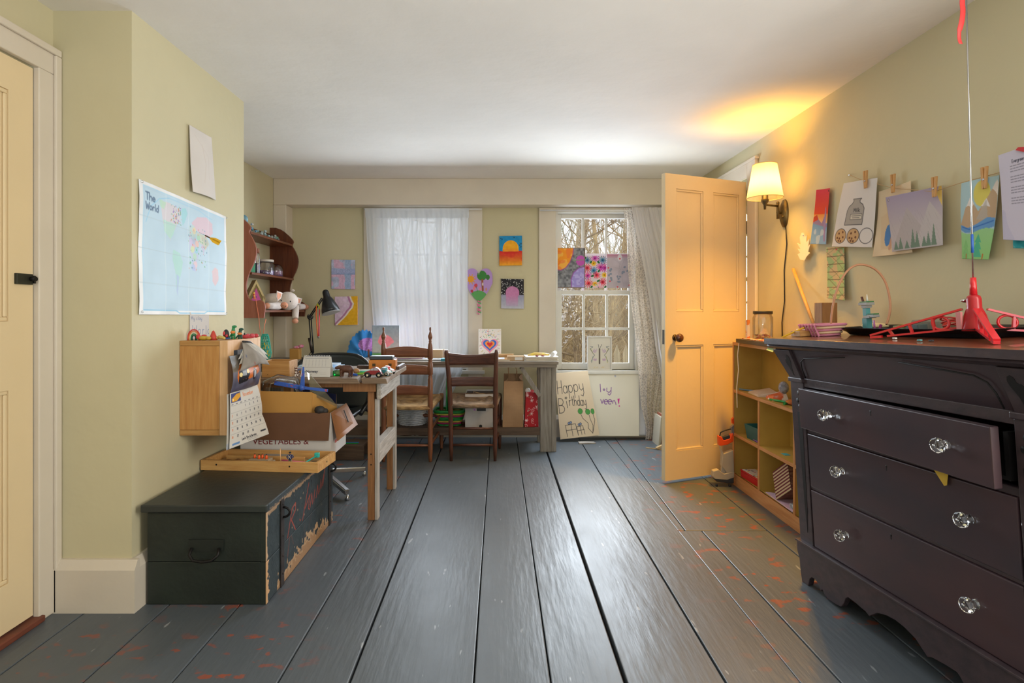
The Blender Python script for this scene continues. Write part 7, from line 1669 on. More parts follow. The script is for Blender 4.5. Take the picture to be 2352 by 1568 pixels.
# ---- toy blaster standing by the door
GREYB = pm('blaster_grey', (176, 168, 154), .5); DKB = pm('blaster_dark', (50, 56, 64), .45); NOR = pm('blaster_orange', (240, 84, 30), .4)
bl_ = thing('toy_blaster', 'grey and orange toy dart blaster stood on end by the bookcase', 'toy', (1.42, 3.45, 0))
Y_ = 3.44
MBl = frame((at(1660, 0, Y_).x, Y_, 0), (1, 0, 0), (0, 0, 1), (0, -1, 0))
zz = lambda py: at(0, py, Y_).z; xx = lambda px: at(px, 0, Y_).x - at(1660, 0, Y_).x
def bp_poly(pts): return [(xx(a), max(.001, zz(b_))) for a, b_ in pts]
MB().prism(bp_poly([(1652, 1022), (1660, 1040), (1682, 1032), (1684, 1080), (1672, 1092), (1655, 1068), (1657, 1040)]), -.018, .018, MBl).build('stock', GREYB, bl_, bevel=.004)
MB().prism(bp_poly([(1657, 1066), (1668, 1068), (1664, 1088), (1655, 1086)]), -.010, .010, MBl).build('grip', GREYB, bl_, bevel=.003)
MB().prism(bp_poly([(1634, 1092), (1636, 1080), (1648, 1076), (1660, 1086), (1684, 1080), (1684, 1094), (1668, 1100), (1640, 1098)]), -.02, .02, MBl).build('front_shell', GREYB, bl_, bevel=.004)
MB().prism(bp_poly([(1638, 1098), (1652, 1090), (1674, 1098), (1683, 1094), (1683, 1108), (1670, 1108), (1644, 1104)]), -.019, .019, MBl).build('magazine', DKB, bl_, bevel=.004)
MB().cyl(MBl @ Vector((xx(1646), .0, 0)), MBl @ Vector((xx(1646), .014, 0)), .008).build('foot', DKB, bl_); MB().cyl(MBl @ Vector((xx(1676), .0, 0)), MBl @ Vector((xx(1676), .012, 0)), .009).build('foot', DKB, bl_)
MB().prism(bp_poly([(1649, 1000), (1656, 1002), (1660, 1010), (1674, 1006), (1680, 992), (1683, 996), (1682, 1012), (1668, 1020), (1656, 1022), (1650, 1022)]), -.017, .017, MBl).build('handle_loop', NOR, bl_, bevel=.003)
MB().prism(bp_poly([(1657, 1004), (1674, 998), (1676, 1006), (1662, 1011)]), -.012, .012, MBl).build('grip_insert', DKB, bl_)
MB().tube([MBl @ Vector((xx(a), zz(b_), 0)) for a, b_ in ((1653, 1001), (1655, 993), (1665, 988), (1678, 985), (1681, 990))], .004, 8).build('wire_stock', BLACKP, bl_)
MB().prism(bp_poly([(1678, 980), (1684, 975), (1684, 1000), (1679, 1003)]), -.012, .012, MBl).build('rail', mat('blaster_silver', (150, 150, 160), .35, metal=.5), bl_)
MB().prism(bp_poly([(1680, 962), (1684, 958), (1685, 972), (1681, 972)]), -.009, .009, MBl).build('muzzle', NOR, bl_)

# ---- dresser
DO = Vector((1.246, 2.235, 0)); du = Vector((.0863, -.9962, .0259)).normalized(); dn = Vector((.995, .0863, .05)); dn = (dn - du * dn.dot(du)).normalized(); dw = du.cross(dn)
DM = frame(DO, du, dn, dw)
def dl(a, b_, c): return DM @ Vector((a, b_, c))
MAH = wood('dresser_mahogany', (72, 58, 62), (56, 47, 52), .4, (1.2, 8, 14), 3.0, bump=.05, coat=.25)
MAHV = mat('dresser_drawer_veneer', (74, 52, 56), .36, rgb2=(54, 46, 54), scale=2.2, stretch=(1, 1, 2), coat=.3)
MAHD = mat('dresser_recess_shade', (16, 11, 12), .6)  # near-black colour standing in for shade in carving, keyholes and drawer insides
MAHT = wood('dresser_top_red', (128, 72, 44), (98, 52, 34), .28, (10, 1.2, 10), 4.0, bump=.05, coat=.5)
ds = thing('dresser', 'dark mahogany dresser with glass knobs and carved corner brackets', 'dresser', dl(.47, .2, 0))
AL, AR, DB = -.015, .965, .42
MB().box(AL, AL + .02, .0, DB, .05, .941, DM).build('side_panel', MAH, ds); MB().box(AR - .02, AR, 0, DB, .05, .941, DM).build('side_panel', MAH, ds); MB().box(AL, AR, DB - .01, DB, .1, .941, DM).build('back_panel', MAH, ds)
MB().box(-.045, 1.0, -.088, DB, .972, .988, DM).build('top_slab', MAHT, ds, bevel=.003)
MB().box(-.045, 1.0, -.0885, -.088, .964, .987, DM).build('slab_edge', MAH, ds); MB().box(-.0455, -.045, -.088, DB, .964, .987, DM).build('slab_edge', MAH, ds); MB().box(-.044, .999, -.087, DB, .964, .972, DM).build('slab_underside', MAH, ds)
pr = [(-.045, .942), (-.070, .946), (-.082, .955), (-.076, .964), (0, .964), (0, .942)]
MB().prism(pr, -.040, .990, DM @ Matrix(((0, 0, 1, 0), (1, 0, 0, 0), (0, 1, 0, 0), (0, 0, 0, 1)))).build('top_moulding', MAH, ds)
# sloping frieze with brackets
def slope(t, off=0.0): return (-.045 * t - off, .826 + .115 * t)      # (b, c)
MB().hexa([dl(.055, slope(0)[0] + .004, .826), dl(.895, slope(0)[0] + .004, .826), dl(.895, .06, .826), dl(.055, .06, .826), dl(.055, slope(1)[0] + .004, .941), dl(.895, slope(1)[0] + .004, .941), dl(.895, .06, .941), dl(.055, .06, .941)]).build('frieze', MAHV, ds)
SLM = frame(dl(0, 0, .826), du, (dl(0, -.045, .941) - dl(0, 0, .826)), None); SLH = (dl(0, -.045, .941) - dl(0, 0, .826)).length
for sgn, a0 in ((1, 0.0), (-1, .95)):
    f = lambda x: a0 + sgn * x
    br_ = MB().prism([(f(-.016), 0), (f(.058), 0), (f(.058), SLH), (f(-.052), SLH)], -.03, .006, SLM).build('bracket', MAH, ds, bevel=.0015)
    hp_ = [(.040, .014), (.034, .03), (.034, .048), (.030, .062), (.012, .086), (.008, .096), (.012, .104), (.022, .102), (.028, .108), (.020, .112)]
    P = [(.026, .012), (.030, .012), (.0335, .030), (.036, .048), (.042, .060), (.044, .074), (.040, .082), (.034, .082), (.030, .086), (.028, .098), (.020, .104), (.012, .100), (.008, .088), (.010, .074), (.017, .058), (.022, .044), (.024, .030)]
    MB().prism([(f(.050 - x), y) for x, y in P], .0055, .0068, SLM).build('heart_shade_inlay', MAHD, br_)  # flat dark inlay, the shade of a heart cut-out put into colour
    # curved arch moulding of the frieze beside the bracket
    pts = [SLM @ Vector((f(.085), .004, .003)), SLM @ Vector((f(.088), .045, .003)), SLM @ Vector((f(.10), .075, .003)), SLM @ Vector((f(.13), .092, .003)), SLM @ Vector((f(.22), .100, .003)), SLM @ Vector((f(.36), .112, .003))]
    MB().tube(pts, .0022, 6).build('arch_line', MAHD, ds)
    po_ = MB().box(f(-.016) if sgn > 0 else f(.064), f(.064) if sgn > 0 else f(-.016), -.004, .03, .160, .808, DM).build('corner_post', MAH, ds, bevel=.002)
    MB().box(f(-.020) if sgn > 0 else f(.068), f(.068) if sgn > 0 else f(-.020), -.012, .03, .808, .826, DM).build('post_cap', MAH, ds, bevel=.003)
    PM = frame(dl(0, -.0042, 0), du, dw, None)
    e = MB()
    for (x, y, r_) in ((.034, .765, .010), (.026, .735, .0095), (.042, .735, .0095), (.034, .712, .008)):
        e.lathe([(r_, -.0012), (r_, .0008), (0, .0008)], n=14, M=PM @ Matrix.Translation((f(x), y, 0)))
    e.build('trefoil_shade', MAHD, po_); MB().prism([(f(.020), .69), (f(.048), .69), (f(.044), .30), (f(.036), .21), (f(.030), .30)], -.001, .001, PM).build('flute_shade', MAHD, po_)  # carved clover and groove shown as dark inlays, their shade painted in
MB().box(.064, .886, .0, .025, .792, .826, DM).build('top_rail', MAH, ds, bevel=.002)
MB().box(.064, .886, .002, .025, .612, .634, DM).build('rail', MAH, ds, bevel=.002); MB().box(.064, .886, .002, .025, .392, .403, DM).build('rail', MAH, ds, bevel=.002); MB().box(.064, .886, .002, .025, .150, .168, DM).build('rail', MAH, ds, bevel=.002)
GLK = None
def glass_solid():
    m, nt, b, n, l = _base('pressed_glass'); b.inputs['Transmission Weight'].default_value = 1; b.inputs['Roughness'].default_value = .03; b.inputs['IOR'].default_value = 1.48; b.inputs['Base Color'].default_value = (.96, .97, .97, 1)
    return m
GLK = glass_solid()
def drawer(c0, c1, b0, b1, key):
    """front face depth b0 at the far end, b1 at the near end"""
    q = MB().hexa([dl(.072, b0, c0), dl(.880, b1, c0), dl(.880, b1 + .024, c0), dl(.072, b0 + .024, c0), dl(.072, b0, c1), dl(.880, b1, c1), dl(.880, b1 + .024, c1), dl(.072, b0 + .024, c1)])
    d = q.build('drawer', MAHV, ds, bevel=.003)
    mid = (c0 + c1) / 2 + .006
    bb_ = lambda a: b0 + (b1 - b0) * (a - .072) / .808
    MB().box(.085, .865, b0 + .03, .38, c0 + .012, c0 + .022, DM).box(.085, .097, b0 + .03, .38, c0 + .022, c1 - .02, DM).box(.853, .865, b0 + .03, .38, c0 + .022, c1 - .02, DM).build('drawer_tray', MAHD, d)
    for a in (.262, .752):
        KM = DM @ Matrix.Translation((a, bb_(a), mid)) @ Matrix.Rotation(R(90), 4, 'X')
        k = MB().lathe([(.010, .0), (.013, .004), (.010, .009), (.0085, .016), (.011, .020), (.020, .024), (.0215, .031), (.017, .039), (.007, .041), (0, .039)], n=8, M=KM, smooth=False).build('glass_knob', GLK, d, label='faceted clear glass drawer knob')
        MB().lathe([(.0045, .0375), (.0045, .042), (.0, .043)], n=10, M=KM).build('knob_bolt', STEEL, k)
    ka = .466
    KM = DM @ Matrix.Translation((ka, bb_(ka), c1 - .028)) @ Matrix.Rotation(R(90), 4, 'X')
    MB().lathe([(.004, -.001), (.004, .0006), (0, .0006)], n=10, M=KM).build('keyhole', MAHD, d); MB().box(-.002, .002, -.014, 0, -.001, .0005, KM).build('keyhole_slot', MAHD, d)
    return d
drawer(.635, .790, -.030, -.062, 0); drawer(.405, .611, -.004, -.004, 0); drawer(.170, .391, -.004, -.004, 0)
half = [(-.022, .162), (-.024, .12), (-.012, .09), (-.010, .04), (-.004, .0), (.034, .0), (.040, .012), (.048, .034), (.062, .046), (.084, .046), (.102, .034), (.110, .016), (.122, .026), (.134, .012), (.150, .006), (.190, .0065), (.222, .012), (.236, .030), (.250, .056), (.262, .066), (.300, .064), (.345, .058), (.36, .05), (.40, .082), (.44, .094), (.475, .098)]
pts = half + [(.95 - a, c) for a, c in half[::-1][1:]]
MB().prism(pts, -.0, .022, DM @ Matrix(((1, 0, 0, 0), (0, 0, 1, -.016), (0, 1, 0, 0), (0, 0, 0, 1)))).build('base_apron', MAH, ds, bevel=.002)
MB().box(-.026, .976, -.022, .005, .160, .168, DM).build('base_lip', MAH, ds, bevel=.002)
for (a, b_) in ((.015, DB - .04), (.92, DB - .04), (.945, .012)):
    p = dl(a, b_, .06); MB().box(p.x - .02, p.x + .02, p.y - .02, p.y + .02, 0, p.z).build('foot', MAH, ds)
single(MB().prism([(.648, .628), (.700, .632), (.692, .588), (.684, .584)], -.0, .002, DM @ Matrix(((1, 0, 0, 0), (0, 0, 1, -.012), (0, 1, 0, 0), (0, 0, 0, 1)))), 'yellow_slip', mat('yellow_card', (214, 176, 60), .6), 'yellow card corner sticking out under the open top drawer', 'card')
# ---- on the dresser
H = .9885
def dt_(a, b_, c=0.0): return DM @ Vector((a, b_, H + c))
TMX = DM @ Matrix.Translation((0, 0, H))
pan = thing('baking_tray', 'black rectangular baking tray of toy parts on the dresser', 'tray', dt_(.35, .28))
def rr2(a0, a1, b0, b1, r, n=5):
    o = []
    for cx_, cy_, t0 in ((a1 - r, b1 - r, 0), (a0 + r, b1 - r, 90), (a0 + r, b0 + r, 180), (a1 - r, b0 + r, 270)):
        for k in range(n + 1): t = R(t0 + 90 * k / n); o.append((cx_ + r * math.cos(t), cy_ + r * math.sin(t)))
    return o
lo, hi, li, hi2 = rr2(.075, .635, .185, .385, .03), rr2(.05, .66, .165, .405, .04), rr2(.078, .632, .188, .382, .03), rr2(.035, .675, .15, .415, .045)
k = len(lo); q = MB()
q.add([(a, b_, .001) for a, b_ in lo] + [(a, b_, .028) for a, b_ in hi] + [(a, b_, .030) for a, b_ in hi2] + [(a, b_, .0285) for a, b_ in hi2] + [(a, b_, .005) for a, b_ in li],
      [tuple(reversed(range(k)))] + [(i, (i + 1) % k, k + (i + 1) % k, k + i) for i in range(k)] + [(k + i, k + (i + 1) % k, 3 * k + (i + 1) % k, 3 * k + i) for i in range(k)] + [(3 * k + i, 3 * k + (i + 1) % k, 2 * k + (i + 1) % k, 2 * k + i) for i in range(k)]
      + [(2 * k + i, 2 * k + (i + 1) % k, 4 * k + (i + 1) % k, 4 * k + i) for i in range(k)] + [tuple(4 * k + i for i in range(k))], False, TMX)
q.build('tray_body', mat('nonstick_black', (26, 26, 28), .35, metal=.3), pan)
# launch pad
RP = mat('pad_red', (206, 32, 42), .28, coat=.3); RPD = mat('pad_red_dark', (168, 24, 34), .3)
lp_ = thing('rocket_pad', 'red plastic tripod launch pad with tall thin steel rod on the dresser', 'launch pad', dt_(.62, .185))
hc_ = dt_(.62, .185); hub0, hub1 = hc_ + dw * .052, hc_ + dw * .118
feet = [dt_(.37, .05, .004), dt_(.845, .010, .004), dt_(.735, .385, .006)]
for f_ in feet:
    top_ = hc_ + dw * .075; bot_ = hc_ + dw * .030; d_ = (f_ - hc_); d_.z = 0; dL = d_.length; d_.normalize(); sd = d_.cross(Vector((0, 0, 1)))
    lg = MB()
    s0 = hc_ + d_ * .03
    up0, lo0 = s0 + dw * .088, s0 + dw * .030
    lg.beam(up0, f_ + dw * .008, .016, .006).beam(lo0, f_.lerp(hc_, .18) + dw * .006, .014, .006)
    for t in (.30, .55, .78):
        a_, b_ = up0.lerp(f_ + dw * .008, t), lo0.lerp(f_.lerp(hc_, .18) + dw * .006, min(1, t * 1.18)); lg.beam(b_, a_, .012, .006, d_)
    lg.beam(f_.lerp(hc_, .12) + dw * .004, f_ + dw * .001, .014, .008)
    l_ = lg.build('tripod_leg', RP, lp_)
    m_ = up0.lerp(lo0, .5).lerp(f_, .22); MB().tube([m_ + d_ * (.022 * math.cos(t)) + dw * (.020 * math.sin(t)) for t in np.linspace(0, 2 * math.pi, 17)[:-1]], .004, 6, closed=True).build('web_ring', RP, l_)
HM = frame(hc_, du, dn, dw)
MB().lathe([(.034, .024), (.036, .032), (.027, .070), (.020, .088), (.0185, .092), (.0185, .118), (.016, .127), (.009, .132), (0, .132)], n=20, M=HM).build('hub', RPD, lp_)
MB().box(-.026, -.010, -.037, -.030, .030, .082, HM).build('warning_label', mat('label_red_white', (206, 130, 130), .5), lp_); MB().ell(hc_ + dw * .115 - du * .028, (.014, .008, .006), 10, 6).build('latch', CHROME, lp_)
rb0 = hc_ + dw * .132; rtop = at(2219, -30, rb0.y + .01)
MB().cyl(rb0, rb0.lerp(rtop, .055), .0095, .0075, n=14).build('sleeve', RP, lp_)
MB().tube([rb0.lerp(rtop, t) for t in (.05, .3, .6, 1)], .0022, 8).build('rod', STEEL, lp_)
MB().cyl(rb0.lerp(rtop, .135), rb0.lerp(rtop, .195), .0036, n=8).build('blue_joint', BLUE, lp_)
rq_ = [at(2214, -20, 1.66), at(2212, 20, 1.66), at(2203, 70, 1.66), at(2208, 100, 1.66)]
single(MB().grid(lambda u, v: (lambda i, g: Vector(rq_[i]).lerp(Vector(rq_[i + 1]), g) + Vector(((u - .5) * .016 * (1 if i < 2 else .7), .004 * math.sin(9 * v), 0)))(min(int(v * 3), 2), v * 3 - min(int(v * 3), 2)), 4, 24), 'red_streamer', mat('red_ribbon', (222, 60, 62), .5), 'red streamer ribbon tied to the top of the steel rod', 'ribbon', solid=.0006)
# pink basket with hoop handle
pk = thing('hoop_basket', 'small pink woven basket with tall cane hoop handle on the dresser', 'basket', dt_(.03, .13))
PKS = [mat('pink_straw', (206, 130, 156), .6), mat('pale_straw', (226, 196, 160), .6)]
for r in range(5):
    c = .005 + .0098 * r; g = .004 * r
    pts = [TMX @ Vector((a, b_, c)) for a, b_ in rr2(-.030 - g, .085 + g, .075 - g, .16 + g, .02, 4)]
    MB().tube(pts, .0052, 6, closed=True).build('weaver', PKS[r % 2] if r not in (4,) else PKS[0], pk)
for kk, (a, b_) in enumerate([(x, .070) for x in np.linspace(-.02, .075, 6)] + [(-.038, y) for y in np.linspace(.085, .15, 4)]): MB().beam(TMX @ Vector((a, b_, .001)), TMX @ Vector((a, b_ - (.018 if b_ == .070 else 0), .049)), .009, .004, (0, 1, 0)).build('stake', PKS[0], pk)
MB().prism(rr2(-.03, .085, .075, .16, .02, 4), .0008, .003, TMX).build('bottom', PKS[1], pk)
p0, p1 = dt_(-.032, .165, .01), dt_(.12, .145, .01)
hp = []
pxh = [(1908, 756), (1910, 720), (1917, 680), (1930, 645), (1948, 618), (1970, 606), (1998, 610), (2020, 625), (2036, 650), (2045, 690), (2044, 720), (2036, 745)]
for k, (a, b_) in enumerate(pxh): hp.append(at(a, b_, 2.22 - .10 * k / 11))
for _ in range(2): hp = [hp[0]] + [q_ for i in range(len(hp) - 1) for q_ in (hp[i].lerp(hp[i + 1], .25), hp[i].lerp(hp[i + 1], .75))] + [hp[-1]]
MB().tube(hp, .0042, 8).build('hoop_handle', mat('cane', (196, 140, 104), .5), pk)
# board and pencil at the dresser corner
single(MB().box(-.030, .030, .020, .066, .0008, .024, TMX), 'pine_strip', PINEX, 'short pine strip at the far corner of the dresser', 'wood strip', bevel=.002)
pc = thing('yellow_pencil', 'yellow pencil propped on the pine strip at the dresser corner', 'pencil', dt_(-.02, .0))
a_, b_ = at(1797, 774, 2.29), at(1856, 748, 2.24)
MB().cyl(a_, a_.lerp(b_, .86), .0042, n=6, smooth=False).build('shaft', YEL, pc); MB().cyl(a_.lerp(b_, .86), a_.lerp(b_, .97), .0042, .001, n=6).build('tip', mat('pencil_tip', (70, 60, 50), .6), pc)
single(MB().tube([dt_(-.018, .040, .0275), dt_(0, .042, .028), dt_(.024, .046, .0275)], .0028, 7), 'candy_string', mat('candy_twist', (206, 84, 84), .5, rgb2=(230, 206, 190), scale=120, lo=.48, hi=.52), 'red and white twisted string lying on the pine strip', 'string')
# toy brick tower
tw = thing('brick_tower', 'tall toy brick tower in grey teal and green standing in the baking tray', 'toy', dt_(.155, .215))
PB = .0055
LG, LT, LGr = pm('brick_grey', (150, 150, 148), .35), pm('brick_teal', (84, 150, 156), .3), pm('brick_green', (44, 120, 66), .35)
def brick(a, b_, c, w, d, h, m_, nm='brick'): MB().box(a - w / 2, a + w / 2, b_ - d / 2, b_ + d / 2, c, c + h, TMX).build(nm, m_, tw, bevel=.001)
a0, b0 = .155, .215
brick(a0, b0, PB, .05, .045, .008, LT); brick(a0 - .004, b0, PB + .0085, .024, .022, .050, LT); brick(a0 + .01, b0, PB + .059, .032, .03, .008, LG); brick(a0 + .028, b0, PB + .062, .034, .026, .010, LG); brick(a0 + .03, b0, PB + .0725, .03, .022, .004, LGr)
brick(a0 - .004, b0, PB + .068, .018, .018, .030, LT, 'clear_brick'); brick(a0 - .002, b0, PB + .0985, .026, .024, .010, LG); brick(a0 - .002, b0, PB + .109, .042, .034, .010, LG); brick(a0, b0, PB + .1195, .038, .030, .004, LGr)
MB().cyl(TMX @ Vector((a0 + .004, b0, PB + .1237)), TMX @ Vector((a0 + .004, b0, PB + .150)), .004, .001, n=8).build('spire', WHITEP, tw); MB().beam(TMX @ Vector((a0 - .018, b0, PB + .124)), TMX @ Vector((a0 - .024, b0, PB + .142)), .006, .006).build('flag', mat('brick_brown', (96, 50, 34), .4), tw)
MB().beam(TMX @ Vector((a0 + .045, b0 - .01, PB + .002)), TMX @ Vector((a0 + .036, b0 - .005, PB + .05)), .004, .008).build('magenta_fin', pm('brick_magenta', (150, 40, 120), .4), tw); MB().beam(TMX @ Vector((a0 + .060, b0 - .01, PB + .002)), TMX @ Vector((a0 + .070, b0 - .005, PB + .035)), .004, .008).build('magenta_fin', pm('brick_magenta', (150, 40, 120), .4), tw)
brick(a0 + .062, b0 - .005, PB, .03, .02, .010, LGr, 'plate')
single(MB().prism(rr2(.240, .36, .30, .375, .03, 5), .006, .052, TMX), 'grey_slipper', mat('grey_felt', (140, 134, 120), .9, rgb2=(110, 106, 98), scale=20), 'grey felt pad lying in the baking tray', 'felt pad', bevel=.008)
cw = thing('wire_coil', 'coil of red wire behind the launch pad leg', 'wire', dt_(.47, .27, .005))
for kk in range(6): MB().tube([TMX @ Vector((.47 + (.045 + .003 * kk) * math.cos(t), .285 + (.03 + .002 * kk) * math.sin(t), .014 + .0085 * kk + .006 * math.sin(t * 2 + kk))) for t in np.linspace(0, 2 * math.pi, 25)[:-1]], .0028, 6, closed=True).build('loop', mat('wire_red', (186, 50, 40), .5), cw)
single(MB().box(.285, .33, .205, .23, .006, .036, TMX), 'battery_box', mat('olive_plastic', (96, 104, 76), .5, rgb2=(150, 160, 90), scale=60), 'small olive plastic box at the tray front', 'toy part', bevel=.002)
single(MB().box(.345, .40, .20, .235, .006, .042, TMX), 'slate_block', mat('slate_toy', (70, 84, 84), .5), 'slate-coloured toy part beside the olive box', 'toy part', bevel=.003)
a = Art(.09, .06, (226, 206, 160), 300); a.specks(12, .07, [(200, 80, 60), (120, 170, 120), (226, 160, 70)], 2)
single(MB().ell(dt_(.085, .30, .030), (.05, .04, .012), 16, 8), 'paper_dome', mat('dotted_paper', (226, 206, 160), .8, rgb2=(206, 90, 60), scale=60, lo=.64, hi=.67), 'cream dotted paper disc behind the cane hoop', 'paper')
for kk, (a, b_, m_, lab) in enumerate(((.46, .06, WHITEP, 'tiny white toy brick on the dresser top'), (.60, .02, LT, 'tiny teal toy brick by the launch pad foot'), (.635, .025, BLACKP, 'tiny black toy brick by the launch pad foot'))): single(MB().box(a - .006, a + .006, b_ - .004, b_ + .004, .0008, .006, TMX), 'loose_brick', m_, lab, 'toy brick', 'loose bricks on the dresser', bevel=.001)

# ---- drawings pegged on a line across the right wall
XP = XR - .016
def hung(name, label, a, tl, tr, bl, br, off=0.0, wave=.004, mtl=None, cat='drawing'):
    P = [onX(XP - off, *tl), onX(XP - off, *tr), onX(XP - off - .004, *bl), onX(XP - off - .004, *br)]
    return tag(sheet(name, a, curl(quad(P[0], P[1], P[2], P[3]), wave, (1, 0, 0), 1.4, 1.2, off * 300), mtl or PAPER, thick=.0006), label, cat)
a = Art(.15, .30, (206, 80, 70), 360); a.vgrad(0, .45, (206, 62, 90), (226, 84, 50)); a.vgrad(.45, .62, (232, 150, 70), (226, 190, 150)); a.vgrad(.62, 1, (120, 160, 206), (140, 176, 214)); a.poly([(0, .50), (.2, .46), (.35, .55), (.6, .62), (.75, .50), (.9, .62), (1, .66), (1, .70), (0, .62)], (150, 130, 170)); a.poly([(.80, .30), (.9, .5), (.92, .95), (.82, .95), (.74, .6)], (158, 138, 186)); a.poly([(0, .50), (.2, .46), (.32, .55), (0, .6)], (200, 74, 50)); a.fill((a.V > .7) & (a.nz(9, 4) > .6), (206, 216, 226), .6); a.ell(.92, .04, .04, .02, (90, 40, 50))
hung('desert_painting', 'red sky and blue water painting nearest the wall lamp', a, (1875, 436), (1906, 432), (1861, 560), (1899, 561))
a = Art(.215, .285, (226, 222, 220), 560); ink = (70, 70, 74)
bt = [(.46, .30), (.42, .34), (.34, .38), (.30, .44), (.27, .66), (.72, .66), (.74, .42), (.70, .36), (.63, .33), (.62, .30), (.66, .27), (.44, .27)]
a.poly(bt, (178, 172, 166)); a.line(bt, .009, ink, closed=True); a.text('Milk', .48, .41, .055, .008, ink, adv=.7); a.rect(.41, .50, .70, .58, (220, 214, 200)); a.line([(.41, .50), (.70, .50), (.70, .58), (.41, .58)], .006, ink, closed=True); a.line([(.44, .525), (.67, .525)], .009, (90, 88, 90)); a.line([(.46, .555), (.64, .555)], .009, (90, 88, 90))
for k, (u, c) in enumerate(((.20, (206, 170, 126)), (.53, (206, 170, 126)), (.84, (226, 222, 220)))):
    a.ell(u, .83, .15, .115, c); a.line(arc(u, .83, .15, .115, 0, 360, 24), .009, ink)
    if k < 2:
        for (du_, dv_) in ((-.05, -.04), (.05, -.06), (.07, .02), (-.02, .04), (-.08, .03), (.02, .08), (-.04, .075)): a.ell(u + du_, .83 + dv_, .022, .018, (120, 80, 60))
hung('milk_drawing', 'drawing of a milk bottle with three cookies pegged on the line', a, (1937, 421), (2016, 408), (1909, 566), (2001, 568), .008, .005)
a = Art(.22, .30, (228, 208, 176), 360).mottle(4, .03, 3); a.poly([(.1, .4), (.5, .3), (.9, .6), (.8, .9), (.2, .9)], (222, 196, 160), .6); a.ell(.35, .70, .09, .16, (90, 140, 200)); a.rect(.52, .62, .68, .82, (120, 160, 206)); a.line([(.42, .35), (.5, .6), (.42, .9)], .05, (214, 170, 140))
hung('cream_watercolour', 'buckled cream watercolour with blue marks behind the mountain drawing', a, (2018, 440), (2092, 415), (2005, 590), (2099, 580), .0, .007)
a = Art(.27, .215, (196, 188, 192), 460); a.vgrad(0, .6, (172, 160, 186), (196, 188, 190)); a.poly([(.95, 0), (1, 0), (1, .35), (.9, .12)], (226, 196, 110))
for pk_, c in (([(.0, 1), (.38, .26), (.5, .45), (.62, .62), (.75, 1)], (186, 178, 180)), ([(.5, .9), (.78, .22), (1, .55), (1, 1), (.5, 1)], (196, 190, 192))): a.poly(pk_, c)
for k in range(40):
    x = RNG.random() * .9; y = .3 + RNG.random() * .6; a.line([(x, y), (x + .05, y + .12)], .004, (164, 156, 160), .5)
for (u, h_) in ((.10, .16), (.20, .22), (.33, .14), (.45, .34), (.53, .28), (.66, .18), (.74, .24), (.84, .38)): a.poly([(u - .05, .97), (u, .97 - h_), (u + .05, .97)], (120, 142, 126))
a.ell(.05, .06, .022, .028, (120, 110, 120)); a.ell(.05, .06, .013, .017, (196, 188, 196))
hung('mountain_drawing', 'pencil drawing of grey mountains with small fir trees', a, (2036, 453), (2161, 426), (2050, 578), (2166, 563), .014, .004)
a = Art(.17, .30, (176, 206, 214), 420); a.ell(.62, .18, .20, .16, (222, 210, 110)); a.poly([(0, .55), (.18, .34), (.34, .22), (.55, .40), (.74, .26), (.95, .06), (1, .10), (1, .58), (0, .62)], (196, 170, 140)); a.poly([(.20, .33), (.34, .20), (.44, .30), (.36, .34), (.28, .31)], (232, 226, 222)); a.poly([(.62, .34), (.74, .25), (.84, .36), (.72, .34)], (230, 226, 224)); a.poly([(.86, .14), (.96, .04), (1, .10), (1, .24), (.93, .18)], (232, 224, 216)); a.poly([(.5, .5), (.74, .26), (.8, .52)], (186, 182, 178), .7)
a.poly([(0, .55), (.25, .60), (.5, .56), (.8, .48), (1, .50), (1, .60), (.7, .64), (.4, .66), (.15, .66), (0, .62)], (110, 160, 212)); a.vgrad(.64, 1, (160, 210, 150), (150, 206, 130), a.V > .645 + .03 * np.sin(a.U * 6)); a.line([(.05, .58), (.3, .62), (.6, .58), (.95, .53)], .012, (60, 110, 190))
for (u, v, c) in ((.58, .70, (90, 186, 150)), (.18, .76, (140, 200, 130))): 
    for k in range(3): a.poly([(u - .10 - .03 * k, v + .09 * (k + 1)), (u, v + .06 * k - .02), (u + .10 + .03 * k, v + .09 * (k + 1))], c)
for u in (.20, .78): a.line([(u, .94), (u, .99)], .02, (190, 110, 60))
hung('valley_watercolour', 'watercolour of snowy mountains river and green firs behind the rod', a, (2210, 421), (2294, 402), (2206, 594), (2268, 596), .010, .008)
a = Art(.23, .30, (206, 202, 220), 560)
a.text('Evergreen', .28, .10, .035, .006, (60, 60, 76), adv=.66)
r3 = np.random.default_rng(9)
for v in (.17, .20, .23, .29, .32, .35, .41, .44, .47, .53, .56, .59):
    u = .24
    while u < .80 - .1 * r3.random(): w_ = .03 + .05 * r3.random(); a.line([(u, v), (u + w_, v)], .007, (110, 108, 128)); u += w_ + .02
a.ell(.62, .33, .03, .02, (226, 60, 60)); a.fill((a.V > .6) & (a.nz(4, 3) > .6), (190, 188, 214), .6)
hung('typed_poem', 'typed poem on lilac paper taped at the right edge', a, (2294, 357), (2400, 318), (2306, 550), (2404, 556), .016, .003)
a = Art(.12, .20, (40, 150, 160), 300).mottle(9, .1, 3); a.fill(a.nz(12, 5) > .6, (120, 200, 200), .6)
hung('teal_painting', 'teal painting partly hidden below the typed poem', a, (2322, 420), (2400, 400), (2327, 570), (2404, 572), .004, .002)
single(MB().hexa([onX(XP - .020, 2332, 345), onX(XP - .020, 2370, 352), onX(XP - .018, 2370, 352), onX(XP - .018, 2332, 345), onX(XP - .020, 2338, 338), onX(XP - .020, 2372, 336), onX(XP - .018, 2372, 336), onX(XP - .018, 2338, 338)]), 'red_tape', RED, 'red tape strip across the top of the typed poem', 'tape')
